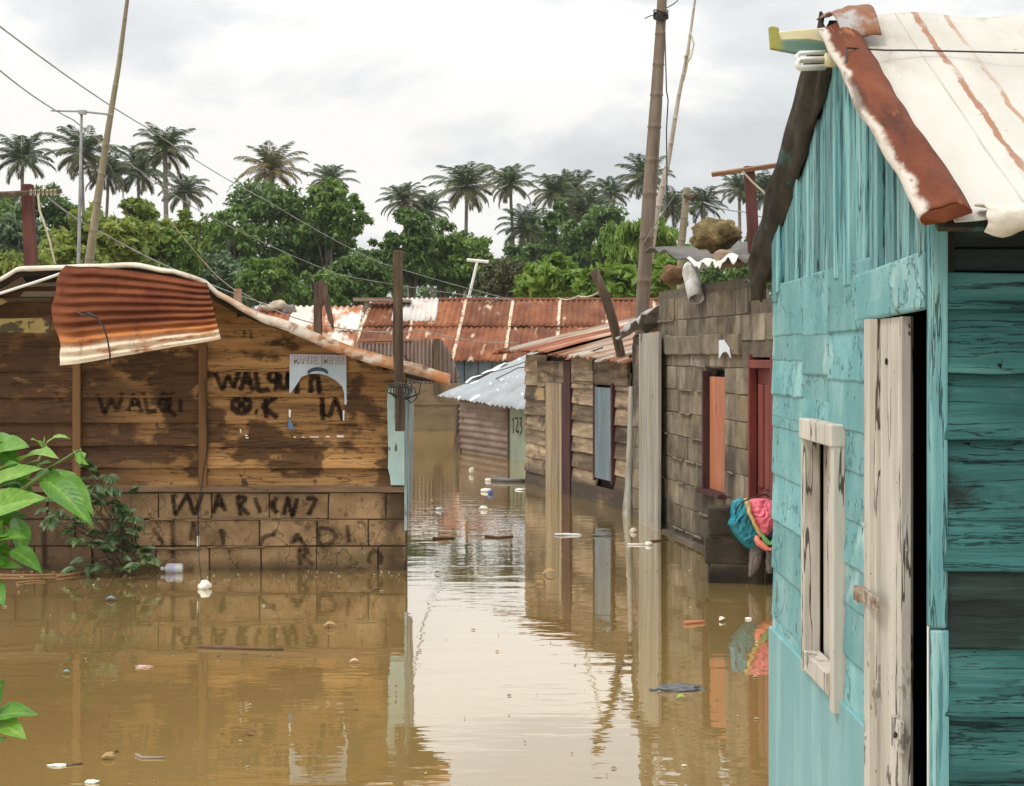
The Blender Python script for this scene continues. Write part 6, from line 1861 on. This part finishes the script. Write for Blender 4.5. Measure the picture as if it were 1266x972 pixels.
PALMS = [  # crown centre px, py, width px, distance, variant, label
    (28, 197, 82, 118, 0, 'coconut palm whose crown rises straight above the dark crossbar'),
    (101, 192, 84, 120, 1, 'coconut palm with its crown behind the top of the aerial mast'),
    (134, 216, 84, 124, 2, 'drooping coconut palm crown seen behind the leaning bamboo'),
    (171, 214, 70, 128, 3, 'slender coconut palm between the leaning bamboo and the tallest palm'),
    (204, 186, 92, 84, 1, 'tall coconut palm with its bare trunk standing clear behind the hanging sheet'),
    (228, 240, 62, 132, 0, 'short coconut palm tucked below the tall bare trunked one'),
    (337, 212, 90, 106, 4, 'coconut palm with reddish dry lower fronds on top of the broad dense tree'),
    (408, 226, 60, 112, 3, 'coconut palm half buried in the tall loose tree'),
    (499, 250, 64, 120, 1, 'pale small palm leaning over the climber wrapped column'),
    (528, 262, 66, 122, 3, 'dark small palm just beside the climber wrapped column'),
    (577, 234, 82, 112, 2, 'coconut palm with golden lower fronds above the white aerial'),
    (631, 230, 76, 118, 0, 'upright coconut palm standing alone with full dark crown'),
    (652, 284, 70, 116, 3, 'low wide palm with fronds drooping to the bush tops'),
    (686, 240, 72, 124, 1, 'coconut palm paired with another behind the bright almond shrub'),
    (708, 236, 68, 128, 0, 'coconut palm overlapping its paired neighbour above the slim dark tree'),
    (722, 268, 84, 110, 2, 'yellowish spreading palm in front of the dark mid height tree'),
    (755, 240, 62, 130, 3, 'small coconut palm beside the thick bamboo pole'),
    (796, 222, 66, 122, 1, 'coconut palm with its crown directly behind the bamboo poles'),
    (868, 254, 70, 120, 0, 'coconut palm above the olive bamboo stake'),
    (832, 258, 56, 134, 2, 'small palm seen between the thin cane and the olive stake'),
    (914, 236, 66, 118, 2, 'palm seen under the tilted plank of the dark red post'),
    (946, 240, 66, 122, 1, 'palm just past the dark red post near the turquoise gable'),
    (8, 262, 70, 130, 3, 'partly hidden palm below the dark crossbar end'),
    (985, 250, 70, 124, 0, 'palm mostly hidden behind the turquoise gable roof edge'),
    (668, 300, 60, 132, 1, 'low grey palm in the gap between leaning trunks'),
    (-45, 205, 80, 122, 2, 'palm past the picture edge beyond the crossbar'),
]
for k, (px, py, wpx, Y, v, lab) in enumerate(PALMS):
    s = Y / FPX; cx = (px - CX) * s; cz_ = CAMH + (HY - py) * s
    b = gz(cx, Y)
    root = empty('coconut_palm', None, (cx, Y, b), label=lab, cat='palm', group='coconut palms beyond the houses')
    o = bpy.data.objects.new('crown', palm_variants[v if v == 4 else (v + 0, 5, 6)[k % 3] if k % 3 else v]); col.objects.link(o); o.parent = root
    r_ = wpx * s * .5 * (1.03 + .13 * math.sin(k * 2.7))
    o.location = (0, 0, cz_ - b + r_ * .05); o.scale = (r_, r_, r_); o.rotation_euler = (.14 * math.sin(k * 1.3), .14 * math.sin(k * 2.1), k * 1.7); o.scale.z *= 1 + .12 * math.sin(k * 3.1)
    if v == 4: pass
    lean = (rng.uniform(-.9, .9) if px != 204 else .25)
    h = cz_ - b
    mb = MB()
    mb.tube([(lean, 0, -.2), (lean * .75, .1, h * .25), (lean * .35, 0, h * .6), (lean * .08, 0, h * .88), (0, 0, h + r_ * .05)], [.26, .17, .14, .13, .11], 8)
    mb.build('trunk', M['palm_trunk'], root, smooth=True)
    if px == 204:
        pass
# dry variant material on the reddish palm
palm_variants[4].materials[0] = LPR
# leaning bare trunks
for k, (x0, y0, x1, y1, Y, lab) in enumerate(((432, 368, 448, 330, 108, ''),)):
    pass

# ------------------------------------------------------------------ plants near the water
def leaf_blade(mb, base, tip, width, nrm, curl=.25, fold=.35, t=.5, n=10, m=6, sd=0.0, wave=.03):
    """one modelled leaf with a midrib fold, a drooping tip and wavy margins"""
    base, tip, nrm = Vector(base), Vector(tip), Vector(nrm).normalized()
    ax = tip - base; L_ = ax.length; ax = ax.normalized()
    sd_v = ax.cross(nrm).normalized(); up = sd_v.cross(ax)
    def fn(u, v):
        s_ = (u - .5) * 2
        w_ = width * .5 * (max(0, math.sin(math.pi * min(1, v ** .82))) ** .9) * (1.1 - .25 * v)
        arch = curl * L_ * (math.sin(math.pi * v * .9)) * .35
        return base + ax * (L_ * v) + sd_v * (s_ * w_) + up * (abs(s_) * w_ * fold + arch + wave * L_ * nz(v * 6 + sd, s_ * 1.5) * abs(s_))
    mb.grid(fn, m, n, lambda u, v: min(1, max(0, t + (.10 if abs(u - .5) < .1 else 0) + .1 * nz(u * 3 + sd, v * 4))))


LF = LEAF('near_green_leaves', (.025, .085, .018), (.10, .26, .022), (.30, .48, .09), tr=.35, rough=.42, spec=.45, veins=True)
fp = empty('leafy_plant', None, P(-70, 700, 3.3) + Vector((0, 0, -1.2)), label='leafy green plant reaching in close to the viewer with broad glossy leaves', cat='plant')
o_ = fp.location
SCL = [  # base px, tip px, width px, distance, tint, normal
    ((-30, 585), (38, 555), 64, 3.30, .55, (.2, -.5, .85)),
    ((-20, 600), (26, 576), 34, 3.22, .40, (.1, -.3, .9)),
    ((20, 573), (74, 570), 30, 3.25, .72, (.0, -.35, .9)),
    ((-30, 620), (58, 582), 34, 3.15, .68, (-.1, -.6, .8)),
    ((-30, 595), (30, 610), 30, 3.35, .22, (0, -.6, .8)),
    ((50, 588), (117, 656), 34, 3.20, .40, (.35, -.75, .35)),
    ((62, 580), (115, 642), 30, 3.28, .52, (.6, -.6, .5)),
    ((-35, 650), (62, 618), 48, 3.05, .60, (-.15, -.75, .6)),
    ((-25, 625), (34, 592), 30, 3.4, .30, (0, -.5, .8)),
    ((-20, 660), (26, 634), 26, 3.25, .70, (0, -.3, .9)),
    ((-25, 700), (6, 640), 30, 3.12, .35, (.3, -.8, .3)),
    ((20, 640), (24, 700), 26, 3.2, .35, (.5, -.8, .1)),
    ((15, 680), (54, 712), 24, 3.1, .42, (.2, -.7, .5)),
    ((-20, 690), (12, 664), 26, 3.2, .66, (.1, -.4, .8)),
    ((-30, 715), (10, 700), 30, 3.15, .40, (0, -.6, .7)),
    ((-12, 722), (6, 752), 24, 3.05, .30, (.4, -.8, .2)),
    ((54, 556), (37, 545), 16, 3.35, .62, (.1, -.6, .7)),
    ((57, 549), (88, 545), 11, 3.35, .78, (0, -.5, .8)),
    ((92, 558), (97, 577), 18, 3.3, .75, (.5, -.8, .2)),
    ((100, 558), (112, 576), 16, 3.3, .60, (-.5, -.8, .2)),
    ((-45, 560), (-5, 540), 50, 3.4, .4, (.1, -.5, .8)),
    ((-60, 640), (-20, 600), 60, 3.3, .45, (.1, -.6, .7)),
    ((-60, 690), (-15, 655), 60, 3.2, .5, (.1, -.6, .7)),
    ((-10, 552), (28, 590), 30, 3.32, .30, (.2, -.7, .5)), ((30, 600), (66, 574), 26, 3.27, .62, (0, -.4, .8)), ((10, 606), (52, 628), 28, 3.3, .24, (.1, -.7, .5)), ((-20, 612), (44, 600), 30, 3.33, .46, (0, -.6, .8)),
    ((-28, 566), (20, 548), 40, 3.38, .5, (.1, -.5, .8)), ((-15, 675), (38, 668), 24, 3.18, .5, (.1, -.6, .6)), ((-20, 645), (8, 672), 26, 3.22, .25, (.3, -.8, .3)), ((-30, 700), (30, 704), 24, 3.2, .3, (.1, -.7, .5)), ((40, 592), (84, 604), 28, 3.3, .3, (.2, -.7, .5)), ((-20, 725), (3, 715), 22, 3.1, .5, (.1, -.6, .6)),
    ((-25, 640), (24, 654), 30, 3.3, .3, (.1, -.7, .6)), ((-30, 670), (20, 690), 34, 3.28, .28, (.2, -.8, .4)), ((-10, 655), (36, 640), 26, 3.36, .25, (.1, -.7, .6)),
]
mb = MB()
for k, (b, t, wpx, Y, tn, nm) in enumerate(SCL):
    dY = .05 * (nz(k * 3.3, 1))
    leaf_blade(mb, P(*b, Y + .04 + dY) - o_, P(*t, Y - .05 - dY) - o_, wpx * Y / FPX, nm, curl=.3, t=tn, sd=k * 2.2)
mb.build('foliage', LF, fp, smooth=True)
mb = MB()
mb.tube([Vector((0, 0, -.5)), P(-60, 690, 3.3) - o_, P(-40, 640, 3.28) - o_, P(-10, 600, 3.3) - o_, P(20, 578, 3.3) - o_], [.018, .015, .012, .008, .005], 8)
mb.tube([P(20, 578, 3.3) - o_, P(48, 570, 3.32) - o_, P(54, 553, 3.34) - o_, P(55, 540, 3.35) - o_], [.005, .004, .0035, .001], 6)
mb.tube([P(60, 580, 3.3) - o_, P(76, 570, 3.3) - o_, P(92, 560, 3.3) - o_, P(101, 556, 3.3) - o_], [.004, .003, .003, .002], 6)
mb.tube([P(-40, 640, 3.28) - o_, P(5, 620, 3.2) - o_, P(55, 586, 3.22) - o_], [.008, .006, .004], 6)
mb.tube([P(-60, 690, 3.3) - o_, P(-10, 680, 3.2) - o_, P(20, 655, 3.2) - o_], [.008, .006, .004], 6)
mb.build('stem', LEAF('green_stems', (.03, .06, .015), (.12, .16, .04), (.2, .25, .08), tr=0), fp, smooth=True)
fp2 = empty('low_leafy_sprig', None, P(-40, 930, 2.75) + Vector((0, 0, -.55)), label='small sprig of round dark green leaves at the bottom edge close to the viewer', cat='plant')
o_ = fp2.location
mb = MB()
for k, (b, t, wpx, Y, tn, nm) in enumerate([((-25, 880), (8, 838), 40, 2.75, .30, (.4, -.7, .4)), ((-15, 892), (49, 886), 30, 2.72, .42, (0, -.55, .8)), ((0, 895), (34, 916), 26, 2.70, .62, (.1, -.7, .6)), ((-15, 905), (18, 900), 34, 2.76, .25, (.2, -.8, .5)), ((-20, 935), (10, 912), 26, 2.74, .30, (.3, -.7, .5)), ((-40, 920), (-5, 900), 40, 2.8, .3, (.2, -.7, .6))]):
    leaf_blade(mb, P(*b, Y + .02) - o_, P(*t, Y - .04) - o_, wpx * Y / FPX, nm, curl=.3, t=tn, sd=k * 3.1 + 40)
mb.build('foliage', LF, fp2, smooth=True)
mb = MB(); mb.tube([Vector((0, 0, -.2)), P(-30, 925, 2.76) - o_, P(-12, 900, 2.75) - o_, P(4, 890, 2.74) - o_], [.008, .006, .005, .003], 6); mb.build('stem', bpy.data.materials['green_stems'], fp2, smooth=True)

# dark compound leaved shrub growing against the block base
LSH = LEAF('dark_compound_leaves', (.03, .058, .022), (.08, .135, .05), (.20, .27, .11), tr=.25)
shb = empty('wall_shrub', None, WP(150, 706) + Vector((0, .15, 0)), label='dark green shrub with fingered leaves growing out of the water by the graffiti wall', cat='shrub')
o_ = shb.location
mb = MB(); st = MB()
rs = random.Random(5)
for (px, py) in ((140, 625), (152, 640), (160, 612), (128, 612), (108, 640), (90, 622), (70, 632), (62, 640), (145, 660), (158, 680), (176, 688), (120, 668), (130, 684), (150, 700), (100, 604), (106, 590), (110, 575), (134, 604), (140, 632), (168, 668), (118, 645), (80, 640), (100, 696), (112, 702), (92, 700), (176, 700), (125, 590), (150, 650), (136, 676), (95, 650), (165, 640), (115, 625), (180, 680), (142, 612), (85, 612), (72, 618), (104, 618), (132, 622), (148, 668), (166, 656), (122, 655), (112, 675), (98, 668), (172, 676), (150, 690), (185, 692), (158, 704), (128, 700), (88, 655), (136, 590), (116, 600), (146, 622), (60, 628), (154, 628)):
    Y = 10.45 + rs.uniform(-.12, .15)
    c = P(px + rs.uniform(-4, 4), py + rs.uniform(-4, 4), Y) - o_
    out = Vector((rs.uniform(-1, 1) + (px - 125) * .012, -rs.random() * .8, rs.uniform(-.5, .4))).normalized()
    st.tube([Vector((rs.uniform(-.05, .05), .05, -.1)), c * .5 + Vector((0, .05, .05)), c], [.007, .005, .003], 5)
    for i in range(9):
        a = R(-75 + 150 * i / 8)
        sdv = out.cross(Vector((0, 0, 1))).normalized()
        d = (out * math.cos(a) + sdv * math.sin(a) + Vector((0, 0, -.25 + .2 * rs.random()))).normalized()
        ln_ = rs.uniform(.085, .14) * (1 - .25 * abs(a))
        leaf_blade(mb, c, c + d * ln_, ln_ * .46, (rs.uniform(-.3, .3), -.55, .8), curl=.35, t=min(1, max(0, rs.gauss(.5, .16))), n=4, m=2, sd=rs.random() * 50, wave=0)
mb.build('foliage', LSH, shb); st.build('stem', M['trunk'], shb)

# ------------------------------------------------------------------ things floating on the flood
FOAM = PLAIN('white_foam', (.70, .68, .60), .7); PAPER = PLAIN('pale_soggy_paper', (.55, .50, .40), .8); DKBAG = PLAIN('grey_black_plastic', (.09, .09, .09), .35, .6, .4)
REDP = PLAIN('red_packet_film', (.62, .05, .03), .4, .5); BLUEP = PLAIN('blue_label_film', (.06, .14, .38), .4, .5); LEAFB = PLAIN('tan_dead_leaf', (.33, .22, .10), .8); LEAFG = PLAIN('yellow_green_fallen_leaf', (.28, .34, .06), .6); TWIG = PLAIN('wet_brown_twig', (.12, .07, .04), .7); CLEAR = PLAIN('milky_plastic', (.56, .58, .56), .3, .5); PINKP = PLAIN('pale_pink_scraps', (.55, .36, .30), .8)
fl = 'litter floating on the flood water'
def put_at(o, px, py, dz=0.0, rz=0.0):
    o.location = WP(px, py) + Vector((0, 0, dz)); o.rotation_euler = (0, 0, rz); return o
def lump(name, px, py, w, h, mat, label, cat, sd, amp=.4, dep=.7, sink=.35, rz=0.0, n=20, f=1.6):
    s = WP(px, py).y / FPX
    o = blob(1, (w * s / 2, w * s / 2 * dep, h * s / 2), sd, n, f, amp).build(name, mat, None, smooth=True, label=label, cat=cat, group=fl)
    return put_at(o, px, py, h * s / 2 * sink, rz)
def flat_leaf(name, px, py, w, mat, label, sd, rz=0.0, cat='leaf'):
    s = WP(px, py).y / FPX; L_ = w * s
    mb = MB(); leaf_blade(mb, (-L_ / 2, 0, .004), (L_ / 2, 0, .006), L_ * .5, (0, -.25, 1), curl=.5, fold=.5, n=8, m=4, sd=sd)
    return put_at(mb.build(name, mat, None, smooth=True, solid=.002, label=label, cat=cat, group=fl), px, py, .002, rz)
def stick(name, pts, r_, mat, label, cat='twig'):
    o_ = WP(*pts[0]); P2 = [WP(*p) - o_ + Vector((0, 0, r_ * .6)) for p in pts]
    mb = MB(); mb.tube(P2, [r_ * (1 - .5 * i / len(P2)) for i in range(len(P2))], 6)
    o = mb.build(name, mat, None, smooth=True, label=label, cat=cat, group=fl); o.location = o_; return o

# plastic bottle by the wall
bt_ = empty('plastic_bottle', None, WP(214, 708) + Vector((0, 0, .03)), label='clear plastic bottle lying in the water at the foot of the graffiti wall', cat='bottle', rz=R(6)); bt_["group"] = fl
mb = MB(); mb.tube([(-.075, 0, 0), (-.06, 0, 0), (-.045, 0, 0), (.05, 0, 0), (.068, 0, 0), (.072, 0, 0)], [.012, .014, .037, .038, .034, .028], 16); mb.build('bottle_body', CLEAR, bt_, smooth=True)
mb = MB(); mb.tube([(-.03, 0, 0), (.02, 0, 0)], [.0392, .0392], 16, cap=False); mb.build('bottle_label', PLAIN('faded_bottle_label', (.45, .42, .55)), bt_, smooth=True)
mb = MB(); mb.tube([(-.088, 0, 0), (-.072, 0, 0)], [.014, .014], 12); mb.build('bottle_cap', FOAM, bt_)
rp_ = lump('red_packet', 237, 704, 8, 13, REDP, 'crumpled red and white packet beside the floating clear bottle', 'packet', 3, .6, .6, .9, .3)
mb = MB(); q_ = blob(1, (.012, .012, .02), 6, 12, 2, .5); o = q_.build('white_print', FOAM, rp_, smooth=True); o.location = (.008, -.02, .02)
cup = lump('foam_cup', 253, 728, 15, 13, FOAM, 'battered white foam cup at the end of the dark string', 'cup', 8, .35, .8, .6, .2, 24)
mb = MB(); mb.box((0, 0, 0), (.018, .004, .075), .5); o = mb.build('paper_tag', FOAM, None, label='narrow white tag on the string above the foam cup', cat='tag'); o.location = P(245, 669, 10.62)
lump('bag', 838, 853, 60, 11, DKBAG, 'grey and black plastic bag floating below the timber shack reflection', 'bag', 12, .5, .35, .25, R(4), 30, 2.5)
flat_leaf('fallen_leaf', 842, 865, 13, LEAFG, 'yellow green leaf floating just below the dark plastic bag', 1)
lump('foam_piece', 601, 608, 14, 6, FOAM, 'white and blue litter piece floating nearest the zinc shack corner post', 'litter', 14, .4, .6, .5)
o = lump('blue_cap', 606, 611, 7, 6, BLUEP, 'blue cap stuck on the white litter in the lane', 'cap', 15, .2, .8, .8)
lump('foam_ball', 598, 630, 11, 6, FOAM, 'rounded cream foam lump in mid lane with a brown leaf behind', 'litter', 16, .4, .7, .5)
flat_leaf('fallen_leaf', 607, 633, 10, LEAFB, 'brown leaf touching the cream foam lump', 2, .4)
lump('foam_cup', 604, 595, 9, 5, FOAM, 'white foam cup at the tip of the long floating strip', 'cup', 17, .4, .7, .5)
stick('floating_strip', [(609, 595), (625, 596), (640, 596), (654, 596)], .035, DKBAG, 'long dark strip floating out from the timber shack corner', 'strip')
lump('foam_block', 583, 586, 6, 9, PAPER, 'small upright pale foam block near the porch post', 'litter', 18, .3, .8, .9)
lump('foam_flake', 643, 606, 12, 3, FOAM, 'thin white foam flake beside the timber shack wall', 'litter', 19, .5, .8, .4)
lump('plastic_scrap', 543, 631, 8, 5, CLEAR, 'folded translucent plastic scrap near the plank house corner reflection', 'litter', 20, .6, .6, .6)
flat_leaf('fallen_leaf', 562, 660, 9, LEAFB, 'upright tan leaf on the bright sky reflection', 3, 1.2)
stick('thin_reed', [(600, 664), (615, 665.5), (634, 664)], .012, TWIG, 'dark thin reed lying on the bright reflection nearest the timber shack', 'reed')
stick('thin_reed', [(535, 667), (550, 666.5), (562, 666)], .012, TWIG, 'short dark reed beside the upright tan leaf', 'reed')
flat_leaf('fallen_leaf', 541, 710, 8, TWIG, 'tiny dark leaf alone on the bright water by the plank house corner', 4)
lump('plastic_strip', 702, 662, 34, 4, CLEAR, 'long grey plastic strip floating under the maroon door post', 'strip', 21, .4, .25, .4)
lump('dark_strip', 745, 663, 28, 4, DKBAG, 'long black strip floating beside the grey plastic strip', 'strip', 22, .4, .25, .4)
flat_leaf('fallen_leaf', 680, 711, 20, LEAFB, 'curled tan leaf on the edge of the timber shack reflection', 5, .1)
lump('cup_lid', 783, 658, 9, 7, PAPER, 'round pale lid floating by the base of the wide pale plank', 'lid', 23, .2, .9, .5)
lump('foam_ball', 802, 674, 9, 6, FOAM, 'small white foam ball in front of the wide pale plank', 'litter', 24, .3, .9, .5)
stick('white_straw', [(776, 674), (790, 674), (800, 674)], .010, FOAM, 'thin white straw touching the small foam ball', 'straw')
stick('thin_reed', [(804, 670), (815, 669), (826, 668)], .010, TWIG, 'pale brown reed by the foot of the block house wall', 'reed')
stick('orange_stick', [(846, 772), (858, 771), (871, 770)], .014, PLAIN('orange_stick_paint', (.42, .17, .08)), 'orange painted stick floating on the shutter reflection', 'stick')
flat_leaf('paper_scrap', 893, 768, 13, PAPER, 'pale folded paper scrap floating before the block pier', 6, .8, 'paper')
lump('foam_flake', 925, 766, 8, 4, FOAM, 'tiny white flake close to the turquoise wall', 'litter', 25, .4, .7, .4)
flat_leaf('fallen_leaf', 768, 825, 12, TWIG, 'dark leaf floating where the leaning pole is mirrored', 7)
flat_leaf('plastic_scrap', 137, 743, 14, PLAIN('blue_grey_scrap', (.16, .2, .26)), 'blue grey scrap floating near the wall shrub', 8, 0, 'litter')
stick('long_stick', [(245, 801), (270, 802), (300, 803), (330, 804), (350, 804)], .012, TWIG, 'long thin dark stick floating across the brown water', 'stick')
lump('pink_scraps', 178, 825, 22, 3, PINKP, 'row of pale pink scraps on the open brown water', 'litter', 26, .8, .4, .4, R(-3), 24, 3)
flat_leaf('plastic_scrap', 82, 833, 9, PLAIN('bluish_scrap', (.2, .27, .30)), 'bluish scrap alone on the water beside the near leaves', 9, 0, 'litter')
lump('soaked_rag', 72, 947, 24, 4, FOAM, 'long white soaked rag floating near the low leafy sprig', 'rag', 27, .5, .3, .4, R(5), 24, 2.4)
stick('thin_reed', [(82, 947), (92, 946), (102, 945)], .006, TWIG, 'dark reed at the end of the white soaked rag', 'reed')
flat_leaf('fallen_leaf', 134, 939, 18, LEAFB, 'tan leaf floating between the white rag and the forked twig', 10, .1)
stick('forked_twig', [(168, 934), (176, 938), (190, 938), (204, 938)], .007, PLAIN('grey_twig', (.25, .2, .15)), 'forked grey twig near the bottom of the brown water')
lump('pink_scrap', 114, 968, 15, 6, FOAM, 'white and pink scrap at the very bottom edge', 'litter', 28, .5, .6, .4)
flat_leaf('fallen_leaf', 311, 909, 14, TWIG, 'small dark leaf on open brown water below the long stick', 11)
flat_leaf('fallen_leaf', 465, 731, 13, TWIG, 'dark leaf floating close to the block base corner', 12, .2)
flat_leaf('fallen_leaf', 408, 776, 18, LEAFB, 'narrow tan leaf under the poster side of the wall', 13)
flat_leaf('fallen_leaf', 438, 820, 12, PINKP, 'pale pink leaf near the edge of the eave reflection', 14)
for k, (pts, lab) in enumerate((([(-20, 712), (20, 713), (60, 712), (100, 711)], 'matted reed raft under the wall shrub'), ([(20, 722), (40, 719), (56, 720)], 'short loose reed in front of the reed raft'), ([(70, 714), (95, 711), (115, 708)], 'thicker reed at the end of the raft by the shrub'))):
    stick('reed', pts, .012 if k != 1 else .008, PLAIN('reddish_reed_%d' % k, (.26, .14, .07)), lab, 'reed')
stick('shoot', [(766, 826), (764, 832)], .006, TWIG, 'tiny twig end beside the leaf in the pole reflection')

# ------------------------------------------------------------------ damp air over the whole place
mb = MB(); mb.box((0, 0, 14.0), (4300, 4300, 36.0))
hz_m = bpy.data.materials.new('humid_air'); hz_m.use_nodes = True
hz_m.node_tree.nodes.clear()
ho = hz_m.node_tree.nodes.new("ShaderNodeOutputMaterial"); hv = hz_m.node_tree.nodes.new("ShaderNodeVolumePrincipled")
hv.inputs['Color'].default_value = (.93, .95, .97, 1); hv.inputs['Density'].default_value = .00025
hz_m.node_tree.links.new(hv.outputs[0], ho.inputs['Volume'])
mb.build('haze', hz_m, None, kind='stuff', label='thin humid haze in the air', cat='haze')

# countless flecks of chaff and scum on the water
mb = MB(); fr_ = random.Random(31)
for k in range(420):
    px, py = fr_.uniform(-30, 960), 500 + 480 * fr_.random() ** 1.3
    if fr_.random() < .4: py = 706 + abs(fr_.gauss(0, 14)); px = fr_.uniform(-20, 500)
    if fr_.random() < .12: px = fr_.gauss(560, 40); py = fr_.gauss(640, 12)
    if py < 520: continue
    c = WP(px, py); r_ = fr_.uniform(.004, .016) * (.6 + .05 * c.y); a = fr_.uniform(0, 6.28)
    d = Vector((math.cos(a), math.sin(a), 0)) * r_; e_ = Vector((-math.sin(a), math.cos(a), 0)) * r_ * fr_.uniform(.2, .7)
    z_ = Vector((0, 0, .004)); up = Vector((0, 0, fr_.uniform(.002, .008)))
    mb.quad(c - d + z_, c - e_ + z_ + up, c + d + z_, c + e_ + z_ + up * .5, fr_.random())
mb.build('floating_flecks', MAT('mixed_chaff', [(.35, (.10, .06, .03)), (.5, (.28, .2, .1)), (.62, (.5, .45, .36))], scale=(2, 2, 2), tint=.6, bump=0), None, kind='stuff', label='scattered chaff and scum flecks on the flood water', cat='flecks', solid=.002)
